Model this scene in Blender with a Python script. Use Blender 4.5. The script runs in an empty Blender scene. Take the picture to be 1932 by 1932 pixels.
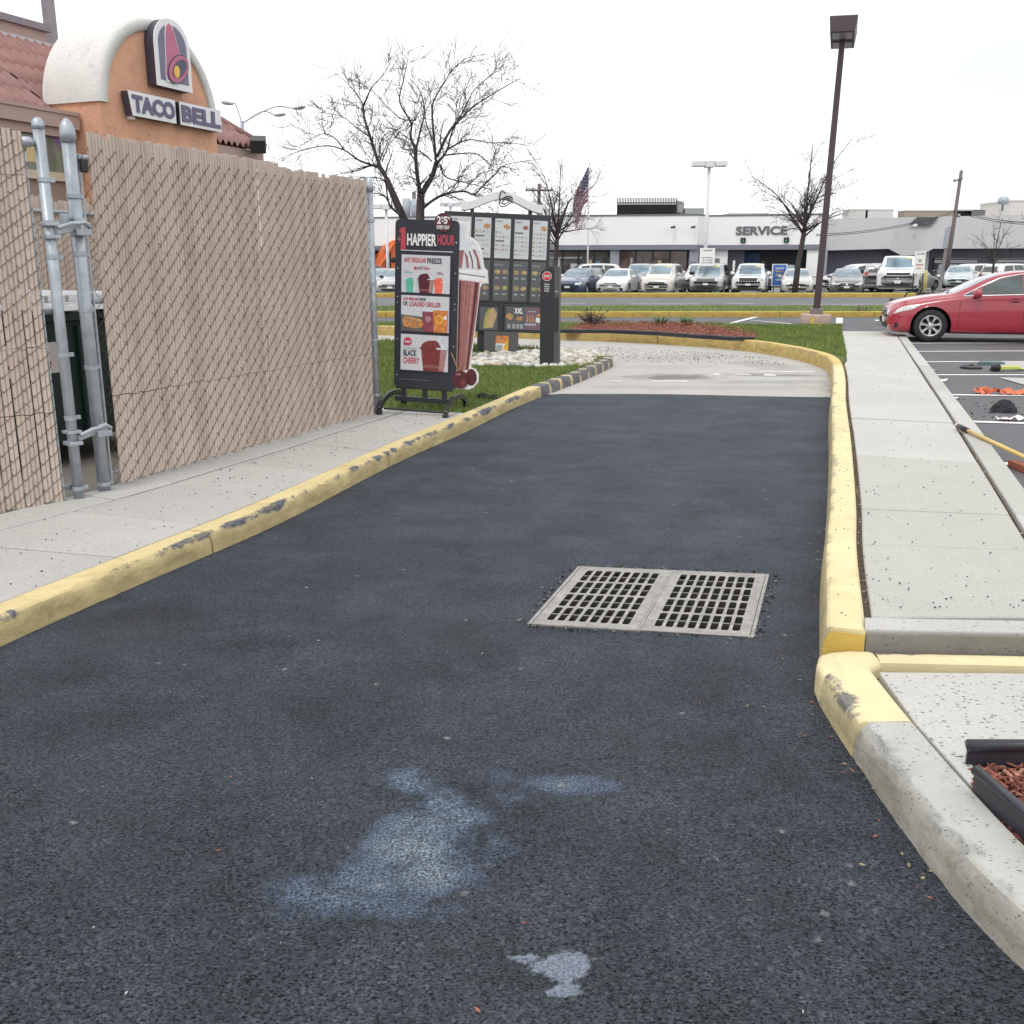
import bpy, bmesh, math, random
from mathutils import Vector, Matrix
from mathutils.bvhtree import BVHTree
random.seed(7)
R = math.radians
SC = bpy.context.scene
COL = SC.collection
# ------------------------------------------------------------------ camera model (1932 px frame)
F, CX, CY, HZ, H = 1850.0, 966.0, 966.0, 500.0, 1.6
PITCH = math.atan((CY - HZ) / F)
CP, SP = math.cos(PITCH), math.sin(PITCH)
def ray(u, v):
    a, b = (u - CX) / F, -(v - CY) / F
    return a, CP + b * SP, -SP + b * CP
def G(u, v, z=0.0):
    d = ray(u, v); t = (z - H) / d[2]
    return Vector((d[0] * t, d[1] * t, z))
def D(u, v, Y):
    d = ray(u, v); t = Y / d[1]
    return Vector((d[0] * t, Y, H + d[2] * t))
def XU(u, Y, z=0.0):
    """x at depth Y and height z seen at column u"""
    return (u - CX) / F * (Y * CP + (H - z) * SP)
# ------------------------------------------------------------------ objects
def tag(o, label=None, cat=None, group=None, kind=None):
    if label: o['label'] = label
    if cat: o['category'] = cat
    if group: o['group'] = group
    if kind: o['kind'] = kind
    return o
def thing(name, label, cat, loc=(0, 0, 0), rz=0.0, group=None, roll=0.0, lean=0.0):
    o = bpy.data.objects.new(name, None); COL.objects.link(o)
    o.empty_display_size = .2
    o.matrix_world = Matrix.Translation(loc) @ Matrix.Rotation(R(rz), 4, 'Z') @ Matrix.Rotation(R(roll), 4, 'Y') @ Matrix.Rotation(R(lean), 4, 'X')
    return tag(o, label, cat, group)
def copy_tree(o, parent=None):
    c = o.copy(); COL.objects.link(c); c.parent = parent
    for ch in list(o.children): copy_tree(ch, c)
    return c
class MB:
    def __init__(s): s.v, s.f, s.mi, s.mats, s.sm = [], [], [], [], []
    def m(s, mat):
        if mat not in s.mats: s.mats.append(mat)
        return s.mats.index(mat)
    def add(s, vs, fs, mat, smooth=False):
        b = len(s.v); s.v.extend([tuple(p) for p in vs]); k = s.m(mat)
        for f in fs: s.f.append(tuple(i + b for i in f)); s.mi.append(k); s.sm.append(smooth)
    def box(s, x0, x1, y0, y1, z0, z1, mat, M=None):
        vs = [Vector((x, y, z)) for z in (z0, z1) for y in (y0, y1) for x in (x0, x1)]
        if M: vs = [M @ p for p in vs]
        s.add(vs, [(0, 2, 3, 1), (4, 5, 7, 6), (0, 1, 5, 4), (2, 6, 7, 3), (0, 4, 6, 2), (1, 3, 7, 5)], mat)
    def bar(s, p, q, w, h, mat, up=(0, 0, 1)):
        p, q = Vector(p), Vector(q); d = (q - p); L = d.length
        if L < 1e-6: return
        d.normalize(); a = d.cross(Vector(up))
        if a.length < 1e-4: a = d.cross(Vector((1, 0, 0)))
        a.normalize(); b = a.cross(d)
        vs = []
        for e in (p, q):
            for sa, sb in ((-1, -1), (1, -1), (1, 1), (-1, 1)): vs.append(e + a * (sa * w / 2) + b * (sb * h / 2))
        s.add(vs, [(3, 2, 1, 0), (4, 5, 6, 7), (0, 1, 5, 4), (1, 2, 6, 5), (2, 3, 7, 6), (3, 0, 4, 7)], mat)
    def prism(s, poly, y0, y1, mat, M=None, back=True):
        """polygon in local x,z extruded from y0 (front) to y1"""
        n = len(poly)
        vs = [Vector((x, y0, z)) for x, z in poly] + [Vector((x, y1, z)) for x, z in poly]
        if M: vs = [M @ p for p in vs]
        fs = [tuple(range(n))] + [((i + 1) % n, i, n + i, n + (i + 1) % n) for i in range(n)]
        if back: fs.append(tuple(range(2 * n - 1, n - 1, -1)))
        s.add(vs, fs, mat)
    def flat(s, poly, y, mat):
        s.prism(poly, y, y + .002, mat)
    def slab(s, poly, z0, z1, mat):
        n = len(poly)
        vs = [(p[0], p[1], z0) for p in poly] + [(p[0], p[1], z1) for p in poly]
        s.add(vs, [tuple(range(n - 1, -1, -1)), tuple(range(n, 2 * n))] + [(i, (i + 1) % n, n + (i + 1) % n, n + i) for i in range(n)], mat)
    def sheet(s, poly, z, mat):
        s.add([(p[0], p[1], z) for p in poly], [tuple(range(len(poly)))], mat)
    def tube(s, pts, rad, n, mat, caps=True, smooth=True):
        pts = [Vector(p) for p in pts]; k = len(pts)
        rad = rad if isinstance(rad, (list, tuple)) else [rad] * k
        vs, fs = [], []; prev = None
        for i, p in enumerate(pts):
            d = (pts[min(i + 1, k - 1)] - pts[max(i - 1, 0)])
            if d.length < 1e-9: d = Vector((0, 0, 1))
            d.normalize()
            a = (prev - d * prev.dot(d)) if prev else d.cross(Vector((.31, .87, .2)))
            if a.length < 1e-5: a = d.cross(Vector((1, 0, 0)))
            a.normalize(); prev = a; b = d.cross(a)
            for j in range(n):
                t = 2 * math.pi * j / n
                vs.append(p + (a * math.cos(t) + b * math.sin(t)) * rad[i])
        for i in range(k - 1):
            for j in range(n):
                fs.append((i * n + j, i * n + (j + 1) % n, (i + 1) * n + (j + 1) % n, (i + 1) * n + j))
        if caps: fs += [tuple(range(n - 1, -1, -1)), tuple(range((k - 1) * n, k * n))]
        s.add(vs, fs, mat, smooth)
    def lathe(s, prof, n, mat, M=None, smooth=True):
        """profile [(r, z)] turned round local z"""
        vs = []; k = len(prof)
        for r, z in prof:
            for j in range(n):
                t = 2 * math.pi * j / n; vs.append(Vector((r * math.cos(t), r * math.sin(t), z)))
        if M: vs = [M @ p for p in vs]
        fs = [(i * n + j, i * n + (j + 1) % n, (i + 1) * n + (j + 1) % n, (i + 1) * n + j) for i in range(k - 1) for j in range(n)]
        fs += [tuple(range(n - 1, -1, -1)), tuple(range((k - 1) * n, k * n))]
        s.add(vs, fs, mat, smooth)
    def grid(s, rows, mat, smooth=True, flip=False):
        n = len(rows[0]); vs = [p for r in rows for p in r]; fs = []
        for i in range(len(rows) - 1):
            for j in range(n - 1):
                q = (i * n + j, i * n + j + 1, (i + 1) * n + j + 1, (i + 1) * n + j)
                fs.append(q[::-1] if flip else q)
        s.add(vs, fs, mat, smooth)
    def disc(s, x, z, rx, rz, y, mat, n=20, th=.002, a0=0.0):
        s.prism([(x + rx * math.cos(a0 + 2 * math.pi * i / n), z + rz * math.sin(a0 + 2 * math.pi * i / n)) for i in range(n)], y, y + th, mat)
    def rect(s, x0, x1, z0, z1, y, mat, th=.002):
        s.prism([(x0, z0), (x1, z0), (x1, z1), (x0, z1)], y, y + th, mat)
    def text(s, txt, x0, x1, z0, z1, y, mat, bold=.02, th=.002, shear=0.0, slope=0.0):
        vs, fs = glyphs(txt, bold)
        if not vs: return
        ax, bx = min(p[0] for p in vs), max(p[0] for p in vs); az, bz = min(p[1] for p in vs), max(p[1] for p in vs)
        out = []
        for p in vs:
            t = (p[0] - ax) / max(bx - ax, 1e-6); w = (p[1] - az) / max(bz - az, 1e-6)
            out.append((x0 + (x1 - x0) * t + shear * w, y, z0 + (z1 - z0) * w + slope * t))
        n = len(out)
        # give the lettering a small real thickness
        s.add(out, fs, mat)
        if th > .004:
            ed = {}
            for f in fs:
                for i in range(len(f)):
                    e = (f[i], f[(i + 1) % len(f)])
                    if (e[1], e[0]) in ed: del ed[(e[1], e[0])]
                    else: ed[e] = 1
            s.add(out + [(p[0], p[1] + th, p[2]) for p in out], [(b_, a_, a_ + n, b_ + n) for a_, b_ in ed], mat)
    def mesh(s, name):
        me = bpy.data.meshes.new(name); me.from_pydata(s.v, [], s.f)
        for m in s.mats: me.materials.append(m)
        me.polygons.foreach_set('material_index', s.mi); me.polygons.foreach_set('use_smooth', s.sm)
        me.update(); return me
    def build(s, name, parent=None, bevel=0.0, loc=None, seg=2):
        o = bpy.data.objects.new(name, s.mesh(name)); COL.objects.link(o)
        if parent: o.parent = parent
        if loc is not None: o.location = loc
        if bevel:
            b = o.modifiers.new('bevel', 'BEVEL'); b.width = bevel; b.segments = seg; b.limit_method = 'ANGLE'; b.angle_limit = R(40)
        return o
_gl = {}
def glyphs(txt, bold):
    k = (txt, bold)
    if k not in _gl:
        c = bpy.data.curves.new('lettering', 'FONT'); c.body = txt; c.size = 1; c.offset = bold; c.fill_mode = 'FRONT'; c.resolution_u = 3
        o = bpy.data.objects.new('lettering', c); COL.objects.link(o)
        dg = bpy.context.evaluated_depsgraph_get(); e = o.evaluated_get(dg); me = e.to_mesh()
        _gl[k] = ([(v.co.x, v.co.y) for v in me.vertices], [tuple(p.vertices) for p in me.polygons])
        e.to_mesh_clear(); bpy.data.objects.remove(o); bpy.data.curves.remove(c)
    return _gl[k]
def cat(P, n=6):
    """Catmull-Rom through a list of tuples"""
    out = []; P = [tuple(p) for p in P]
    for i in range(len(P) - 1):
        p0, p1, p2, p3 = P[max(i - 1, 0)], P[i], P[i + 1], P[min(i + 2, len(P) - 1)]
        for k in range(n):
            t = k / n
            out.append(tuple(.5 * (2 * b + (c - a) * t + (2 * a - 5 * b + 4 * c - d) * t * t + (3 * b - a - 3 * c + d) * t ** 3) for a, b, c, d in zip(p0, p1, p2, p3)))
    out.append(P[-1]); return out
def inside(x, y, poly):
    c = False; j = len(poly) - 1
    for i in range(len(poly)):
        a, b = poly[i], poly[j]
        if (a[1] > y) != (b[1] > y) and x < (b[0] - a[0]) * (y - a[1]) / (b[1] - a[1]) + a[0]: c = not c
        j = i
    return c
# ------------------------------------------------------------------ materials
class NT:
    def __init__(s, name):
        s.mat = bpy.data.materials.new(name); s.mat.use_nodes = True; s.t = s.mat.node_tree; s.n = s.t.nodes; s.n.clear()
        s.out = s.n.new('ShaderNodeOutputMaterial'); s.b = s.n.new('ShaderNodeBsdfPrincipled'); s.l(s.b.outputs[0], s.out.inputs[0])
        s.tc = s.n.new('ShaderNodeTexCoord')
    def l(s, a, b): s.t.links.new(a, b)
    def N(s, typ, **kw):
        n = s.n.new(typ)
        for k, v in kw.items():
            if hasattr(n, k): setattr(n, k, v)
        return n
    def noise(s, scale, detail=4, rough=.6, vec=None, dist=0.0):
        n = s.n.new('ShaderNodeTexNoise'); n.inputs['Scale'].default_value = scale; n.inputs['Detail'].default_value = detail
        n.inputs['Roughness'].default_value = rough; n.inputs['Distortion'].default_value = dist
        s.l(vec or s.tc.outputs['Object'], n.inputs['Vector']); return n.outputs[0]
    def voro(s, scale, vec=None, feature='F1', out=0, rnd=1.0):
        n = s.n.new('ShaderNodeTexVoronoi'); n.feature = feature; n.inputs['Scale'].default_value = scale; n.inputs['Randomness'].default_value = rnd
        s.l(vec or s.tc.outputs['Object'], n.inputs['Vector']); return n.outputs[out]
    def scaled(s, sc, vec=None):
        n = s.n.new('ShaderNodeMapping'); n.inputs['Scale'].default_value = sc; s.l(vec or s.tc.outputs['Object'], n.inputs['Vector']); return n.outputs[0]
    def ramp(s, fac, stops):
        n = s.n.new('ShaderNodeValToRGB'); e = n.color_ramp.elements
        while len(e) < len(stops): e.new(.5)
        for i, (p, c) in enumerate(stops):
            e[i].position = p; e[i].color = c if len(c) == 4 else (*c, 1)
        s.l(fac, n.inputs[0]); return n.outputs[0]
    def rng(s, x, a, b, c=0.0, d=1.0):
        n = s.n.new('ShaderNodeMapRange'); s.l(x, n.inputs[0])
        for i, v in enumerate((a, b, c, d)): n.inputs[i + 1].default_value = v
        return n.outputs[0]
    def math(s, op, a, b=None):
        n = s.n.new('ShaderNodeMath'); n.operation = op
        for i, v in enumerate((a, b)):
            if v is None: continue
            if isinstance(v, (int, float)): n.inputs[i].default_value = v
            else: s.l(v, n.inputs[i])
        return n.outputs[0]
    def mix(s, fac, a, b, mode='MIX'):
        n = s.n.new('ShaderNodeMix'); n.data_type = 'RGBA'; n.blend_type = mode
        for i, v in ((0, fac), (6, a), (7, b)):
            if isinstance(v, (int, float)): n.inputs[i].default_value = v
            elif isinstance(v, tuple): n.inputs[i].default_value = v if len(v) == 4 else (*v, 1)
            else: s.l(v, n.inputs[i])
        return n.outputs[2]
    def attr(s, name, out='Fac'):
        n = s.n.new('ShaderNodeAttribute'); n.attribute_name = name; return n.outputs[out]
    def bump(s, h, strength=.3, dist=.01):
        n = s.n.new('ShaderNodeBump'); n.inputs['Strength'].default_value = strength; n.inputs['Distance'].default_value = dist
        s.l(h, n.inputs['Height']); s.l(n.outputs[0], s.b.inputs['Normal'])
    def fin(s, col, rough=.7, metal=0.0, spec=.5, coat=0.0):
        for k, v in (('Base Color', col), ('Roughness', rough), ('Metallic', metal), ('Specular IOR Level', spec), ('Coat Weight', coat)):
            i = s.b.inputs[k]
            if isinstance(v, (int, float)): i.default_value = v
            elif isinstance(v, tuple): i.default_value = v if len(v) == 4 else (*v, 1)
            else: s.l(v, i)
        s.b.inputs['Coat Roughness'].default_value = .06
        return s.mat
_pm = {}
def pm(name, c, rough=.6, metal=0.0, var=.12, sc=6.0, bump=0.0, bsc=60.0, spec=.5, coat=0.0, dirt=0.0):
    if name in _pm: return _pm[name]
    k = NT(name); n = k.noise(sc, 5)
    lo, hi = tuple(x * (1 - var) for x in c), tuple(min(1, x * (1 + var)) for x in c)
    col = k.ramp(n, [(.3, lo), (.7, hi)])
    if dirt:
        col = k.mix(k.math('MULTIPLY', k.rng(k.noise(sc * 2.3, 6, .7), .5, .75), dirt), col, tuple(x * .45 for x in c))
    if bump: k.bump(k.noise(bsc, 4), bump, .004)
    _pm[name] = k.fin(col, rough, metal, spec, coat); return _pm[name]
def paint(name, c, flake=True): return pm(name, c, .28, 0.0, .03, 3, coat=1.0, spec=.5)
def concrete_mat(name, base, pits=.5, warm=0.0, stain=.25, dens=.62, psz=.20):
    k = NT(name); big = k.noise(1.1, 5, .6); fine = k.noise(55, 4, .7)
    col = k.ramp(big, [(.25, tuple(x * .86 for x in base)), (.75, tuple(min(1, x * 1.08) for x in base))])
    col = k.mix(.35, col, k.ramp(fine, [(.3, tuple(x * .7 for x in base)), (.7, tuple(min(1, x * 1.2) for x in base))]))
    st = k.rng(k.noise(3.1, 6, .7, dist=.4), .55, .8)
    col = k.mix(k.math('MULTIPLY', st, stain), col, tuple(x * .5 for x in base))
    area = k.rng(k.noise(1.7, 3), dens - .12, dens + .08)
    v = k.voro(62, k.scaled((.6, 1.0, 1.0)))
    pit = k.math('MULTIPLY', k.rng(v, psz, psz * .5), k.math('MULTIPLY', k.rng(k.noise(23, 2), .46, .56), k.math('ADD', .35, area)))
    col = k.mix(k.math('MULTIPLY', pit, pits), col, tuple(x * .22 for x in base))
    k.bump(k.math('SUBTRACT', fine, k.math('MULTIPLY', pit, 1.5)), .35, .004)
    return k.fin(col, .85, 0, .3)
# ------------------------------------------------------------------ specific materials
def asphalt_new():
    k = NT('fresh_asphalt'); co = k.tc.outputs['Object']
    cw = k.n.new('ShaderNodeVectorMath'); cw.operation = 'ADD'; cn = k.n.new('ShaderNodeTexNoise'); cn.inputs['Scale'].default_value = 60; k.l(co, cn.inputs['Vector']); cs_ = k.n.new('ShaderNodeVectorMath'); cs_.operation = 'SCALE'; cs_.inputs['Scale'].default_value = .012; k.l(cn.outputs[1], cs_.inputs[0]); k.l(co, cw.inputs[0]); k.l(cs_.outputs[0], cw.inputs[1]); cv = cw.outputs[0]
    v = k.voro(98, cv); vc = k.voro(98, cv, out=1); v2 = k.voro(230, co)
    sep = k.n.new('ShaderNodeSeparateColor'); k.l(vc, sep.inputs[0])
    stone = k.math('MULTIPLY', k.rng(k.math('ADD', v, k.math('MULTIPLY', k.noise(260, 3, .8), .5)), .82, .48), k.rng(sep.outputs[0], 0, 1, .12, 1.0))
    big = k.noise(1.3, 6, .62, dist=.3); strk = k.noise(2.2, 5, .65, k.scaled((.35, 1.6, 1)), .4)
    base = k.ramp(big, [(.25, (.034, .043, .061)), (.5, (.046, .057, .079)), (.75, (.060, .073, .101))])
    base = k.mix(k.rng(strk, .45, .75, 0, .5), base, (.085, .10, .135))
    coarse = k.attr('coarse')
    vb = k.voro(58, cv); vbc = k.voro(58, cv, out=1); sb = k.n.new('ShaderNodeSeparateColor'); k.l(vbc, sb.inputs[0])
    c1 = k.ramp(sep.outputs[1], [(0.0, (.014, .017, .021)), (.55, (.044, .050, .059)), (.9, (.10, .110, .124)), (1.0, (.18, .185, .19))]); c2 = k.ramp(sb.outputs[1], [(0.0, (.016, .019, .023)), (.6, (.050, .056, .066)), (1.0, (.125, .136, .15))])
    c1 = k.mix(.5, c1, (.068, .078, .092)); c2 = k.mix(.5, c2, (.078, .088, .102))
    stc = k.mix(k.math('MULTIPLY', k.rng(v, .44, .70), .75), c1, (.012, .014, .018)); stc = k.mix(k.math('MULTIPLY', k.rng(vb, .48, .34), k.rng(sb.outputs[0], .58, .62)), stc, c2)
    col = k.mix(k.math('MULTIPLY', coarse, .78), base, stc)
    dark = k.math('MULTIPLY', k.rng(k.noise(48, 5, .8), .52, .66), .8)
    pits = k.math('MULTIPLY', k.rng(k.noise(135, 3, .75, k.scaled((.75, 1.15, 1)), .3), .475, .40), k.math('ADD', .35, k.math('MULTIPLY', coarse, .65))); col = k.mix(k.math('MULTIPLY', pits, .92), col, (.007, .008, .011))
    col = k.mix(dark, col, (.010, .012, .016)); tn = k.ramp(k.noise(2.1, 7, .68, dist=.5), [(.28, (.55, .55, .56)), (.5, (.90, .91, .92)), (.72, (1.28, 1.30, 1.34))]); col = k.mix(1.0, col, tn, 'MULTIPLY'); br = k.rng(k.noise(.9, 5, .6), .52, .72, 0, .14); col = k.mix(br, col, (.062, .055, .048))
    st = k.attr('stain'); brk = k.rng(k.noise(7, 8, .8, dist=.5), .34, .56)
    edge = k.rng(k.math('ADD', st, k.math('MULTIPLY', k.math('SUBTRACT', k.noise(7, 9, .80, dist=.5), .5), 1.7)), .22, .55); sm = k.math('MULTIPLY', k.math('MULTIPLY', k.math('MULTIPLY', edge, k.rng(st, .0, .12)), k.rng(st, .1, .95, .34, .88)), k.math('MULTIPLY', k.rng(brk, 0, 1, .45, 1), k.rng(k.noise(125, 4, .8), .45, .60, .04, .92)))
    hue = k.ramp(k.math('ADD', st, k.math('MULTIPLY', k.math('SUBTRACT', k.noise(5, 4), .5), .55)), [(.30, (.13, .19, .32)), (.62, (.23, .33, .48)), (.98, (.40, .50, .57))])
    col = k.mix(sm, col, hue)
    pt = k.attr('patch'); pm_ = k.math('MULTIPLY', k.rng(k.math('ADD', pt, k.math('MULTIPLY', k.math('SUBTRACT', k.noise(16, 6, .75, dist=.8), .5), 1.3)), .45, .62), k.rng(k.noise(130, 3, .75), .38, .55, .3, .85))
    col = k.mix(pm_, col, (.24, .28, .35))
    fl = k.math('MULTIPLY', k.rng(k.voro(5.5, co), .10, .03), k.rng(k.noise(40, 2), .45, .6))
    col = k.mix(k.math('MULTIPLY', fl, .6), col, (.32, .32, .31))
    h = k.math('ADD', k.math('SUBTRACT', k.math('MULTIPLY', stone, .45), k.math('MULTIPLY', pits, .9)), k.math('MULTIPLY', k.noise(160, 3), .5))
    k.bump(h, .55, .006)
    return k.fin(col, k.rng(big, .3, .7, .6, .78), 0, k.math('SUBTRACT', .30, k.math('MULTIPLY', pits, .28)))
def asphalt_old(name, c=(.12, .12, .128), crack=.5):
    k = NT(name); big = k.noise(.5, 6, .6, dist=.5); f = k.noise(90, 3, .8)
    col = k.ramp(big, [(.3, tuple(x * .78 for x in c)), (.7, tuple(x * 1.15 for x in c))])
    col = k.mix(.4, col, k.ramp(f, [(.3, tuple(x * .5 for x in c)), (.7, tuple(x * 1.6 for x in c))]))
    cr = k.n.new('ShaderNodeTexVoronoi'); cr.feature = 'DISTANCE_TO_EDGE'; cr.inputs['Scale'].default_value = .33
    m = k.n.new('ShaderNodeVectorMath'); m.operation = 'ADD'; k.l(k.tc.outputs['Object'], m.inputs[0])
    nz = k.n.new('ShaderNodeTexNoise'); nz.inputs['Scale'].default_value = 1.2; nz.inputs['Detail'].default_value = 5; k.l(k.tc.outputs['Object'], nz.inputs['Vector'])
    k.l(nz.outputs[1], m.inputs[1]); k.l(m.outputs[0], cr.inputs['Vector'])
    line = k.math('MULTIPLY', k.rng(cr.outputs[0], .012, .004), k.math('MULTIPLY', k.rng(k.noise(.8, 2), .5, .6), crack))
    col = k.mix(line, col, (.02, .02, .02)); k.bump(f, .3, .004)
    return k.fin(col, .8, 0, .45)
def kerb_mat(name, yellow, wear=.9, grey=(.10, .105, .12), pits=0.0):
    k = NT(name); n = k.noise(3.2, 6, .7, dist=.3); f = k.noise(38, 5, .75)
    col = k.ramp(n, [(.25, tuple(x * .84 for x in yellow)), (.75, tuple(min(1, x * 1.08) for x in yellow))])
    low = k.attr('face')
    grime = k.math('MULTIPLY', low, k.rng(k.noise(5, 6, .75, k.scaled((1, 1, 3))), .30, .72, .12, .70))
    col = k.mix(grime, col, (.17, .125, .05))
    ar = k.attr('arris')
    m = k.math('MULTIPLY', k.rng(k.math('ADD', k.noise(2.2, 8, .74, dist=.5), k.math('MULTIPLY', k.math('SUBTRACT', ar, 1.0), .27)), .485, .545), wear)
    gc = k.mix(k.rng(f, .3, .7), tuple(x * .6 for x in grey), tuple(x * 1.9 for x in grey))
    col = k.mix(m, col, gc)
    spk = k.math('MULTIPLY', k.rng(k.voro(30), .12, .06), k.rng(k.noise(8, 2), .52, .6))
    col = k.mix(k.math('MULTIPLY', spk, .8), col, (.05, .045, .04))
    if pits:
        pv = k.math('MULTIPLY', k.rng(k.math('ADD', k.voro(84, k.scaled((.45, 1, 1))), k.math('MULTIPLY', k.noise(70, 3), .25)), .40, .26), k.rng(k.noise(17, 4), .44, .54)); col = k.mix(pv, col, (.10, .10, .095))
    scr = k.math('MULTIPLY', k.rng(k.noise(2.4, 6, .72, k.scaled((1, 1, 4)), .8), .55, .62), .55); col = k.mix(k.math('MULTIPLY', scr, k.math('ADD', .42, k.math('MULTIPLY', low, .58))), col, tuple(x * .42 for x in yellow))
    k.bump(k.math('SUBTRACT', f, k.math('MULTIPLY', m, .6)), .5, .006)
    return k.fin(col, .75, 0, .3)
def grass_ground(name, a=(.07, .11, .028), b=(.14, .18, .055)):
    k = NT(name); n = k.noise(1.6, 6, .7); f = k.noise(60, 4, .8)
    col = k.mix(.5, k.ramp(n, [(.3, a), (.7, b)]), k.ramp(f, [(.3, tuple(x * .4 for x in a)), (.7, tuple(x * 1.4 for x in b))]))
    dry = k.rng(k.noise(3.3, 5), .58, .75, 0, .5)
    col = k.mix(dry, col, (.13, .11, .045)); k.bump(f, .8, .02)
    return k.fin(col, .9, 0, .2)
def blade_mat(name, a, b, c):
    k = NT(name); oi = k.attr('tint')
    col = k.ramp(oi, [(0.0, a), (.6, b), (1.0, c)])
    col = k.mix(k.rng(k.noise(1.4, 4), .4, .7, 0, .5), col, tuple(x * .6 for x in a))
    return k.fin(col, .6, 0, .25)
def stucco(name, c, var=.1, blotch=.3):
    k = NT(name); n = k.noise(2.2, 6, .65); f = k.noise(26, 6, .75); t = k.noise(7, 5, .7, dist=1.2)
    col = k.ramp(n, [(.3, tuple(x * (1 - var) for x in c)), (.7, tuple(min(1, x * (1 + var)) for x in c))])
    ln = k.math('MULTIPLY', k.rng(k.math('ABSOLUTE', k.math('SUBTRACT', k.noise(5.5, 6, .72, dist=1.5), .5)), .012, .003), k.rng(k.noise(2.6, 3), .5, .62))
    col = k.mix(k.math('MULTIPLY', ln, .8), col, tuple(x * .25 for x in c))
    col = k.mix(k.math('MULTIPLY', k.rng(t, .58, .75), blotch), col, tuple(x * .6 for x in c))
    k.bump(k.math('ADD', f, t), .6, .02)
    return k.fin(col, .85, 0, .25)
def bark_mat():
    k = NT('bark'); n = k.noise(9, 6, .7, k.scaled((1, 1, .25)))
    col = k.ramp(n, [(.3, (.035, .030, .030)), (.7, (.105, .090, .088))]); k.bump(n, .7, .02)
    return k.fin(col, .9, 0, .2)
M_ASPH = asphalt_new(); M_OLD = asphalt_old('old_asphalt'); M_ROAD = asphalt_old('road_asphalt', (.145, .145, .158), .25); M_LOT = asphalt_old('dealer_lot_asphalt', (.21, .205, .205), .2)
M_CONC = concrete_mat('sidewalk_concrete', (.53, .525, .49), .55, stain=.05, dens=.62)
M_CONCS = concrete_mat('speckled_concrete', (.52, .515, .485), 1.0, stain=.10, dens=.30, psz=.30)
M_CONCL = concrete_mat('weathered_concrete', (.50, .49, .465), .95, stain=.16, dens=.46, psz=.24)
M_CONC2 = concrete_mat('sidewalk_concrete_darker', (.47, .465, .43), .6, stain=.12, dens=.5); M_CONCL2 = concrete_mat('weathered_concrete_darker', (.475, .465, .44), .95, stain=.2, dens=.44)
M_CONCD = concrete_mat('dirty_concrete', (.24, .225, .20), .8, stain=.5, dens=.4)
M_PAD = concrete_mat('lane_concrete', (.47, .455, .43), .75, stain=.6, dens=.5)
def stained(mat, blobs):
    k = NT.__new__(NT); k.mat = mat; k.t = mat.node_tree; k.n = k.t.nodes; k.b = [n for n in k.n if n.type == 'BSDF_PRINCIPLED'][0]; k.tc = [n for n in k.n if n.type == 'TEX_COORD'][0]
    col = k.b.inputs['Base Color'].links[0].from_socket; nz = k.noise(2.4, 6, .7, dist=.6)
    for (x, y, rx, ry, ang, amt, c) in blobs:
        m = k.n.new('ShaderNodeMapping'); m.vector_type = 'TEXTURE'; m.inputs['Location'].default_value = (x, y, 0); m.inputs['Rotation'].default_value = (0, 0, R(ang)); m.inputs['Scale'].default_value = (rx, ry, 1); k.l(k.tc.outputs['Object'], m.inputs[0]); l = k.n.new('ShaderNodeVectorMath'); l.operation = 'LENGTH'; k.l(m.outputs[0], l.inputs[0])
        f = k.rng(k.math('ADD', l.outputs['Value'], k.math('MULTIPLY', k.math('SUBTRACT', nz, .5), 2.2)), 1.1, .35, 0, amt); col = k.mix(f, col, c)
    k.l(col, k.b.inputs['Base Color'])
stained(M_PAD, [(2.35, 14.6, .8, .45, 10, .85, (.15, .135, .11)), (3.7, 14.0, 1.1, .28, 0, .6, (.26, .26, .29)), (3.9, 14.9, .9, .25, -8, .75, (.17, .17, .18)), (1.9, 13.4, .9, .3, 0, .35, (.27, .24, .20)), (3.0, 17.8, 1.8, .8, 20, .45, (.28, .27, .25)), (4.45, 13.3, .25, 1.2, -15, .5, (.22, .20, .17)), (3.2, 13.3, 1.3, .3, 5, .45, (.30, .28, .25)), (2.6, 16.2, 1.2, .5, 0, .35, (.33, .31, .28)), (4.2, 16.4, .5, 1.0, 20, .5, (.24, .22, .2)), (.0, 20.3, 2.4, .5, -30, .4, (.3, .29, .27))])
M_YEL = kerb_mat('pale_yellow_kerb_paint', (.76, .66, .40)); M_YEL2 = kerb_mat('deep_yellow_kerb_paint', (.62, .43, .10), .35)
M_KCONC = kerb_mat('bare_kerb_concrete', (.50, .50, .47), .55, (.20, .20, .19), 1.0); M_KBLK = pm('black_kerb_paint', (.125, .125, .135), .8, var=.3, sc=9, bump=.4, dirt=.3)
M_DIRT = pm('dirt', (.085, .062, .042), .95, var=.5, sc=40, bump=.8, bsc=90)
M_GRASSG = grass_ground('lawn_soil'); M_GRASSF = grass_ground('median_soil', (.10, .16, .04), (.19, .26, .075))
M_WHITE = pm('white_road_paint', (.80, .80, .80), .7, var=.06, sc=30, dirt=.35)
M_MULCH = pm('red_mulch', (.27, .09, .062), .9, var=.45, sc=30, bump=.7, bsc=60); M_MULCH2 = pm('pale_mulch', (.36, .18, .125), .9, var=.4, sc=30); M_MULCH3 = pm('dark_mulch', (.14, .045, .03), .9, var=.4, sc=30)
M_GALV = pm('galvanised_steel', (.42, .46, .50), .45, .55, .15, 12, bump=.15, dirt=.25)
M_IRON = pm('grate_iron', (.36, .345, .325), .6, .3, .24, 10, bump=.4, bsc=90, dirt=.75); M_PIT = pm('pit_shade_black', (.012, .012, .013), .9)  # pit walls: the dark of the catch pit put into their colour
M_BLACK = pm('black_plastic', (.022, .024, .030), .42, var=.25, sc=8); M_BARK = bark_mat()
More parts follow.
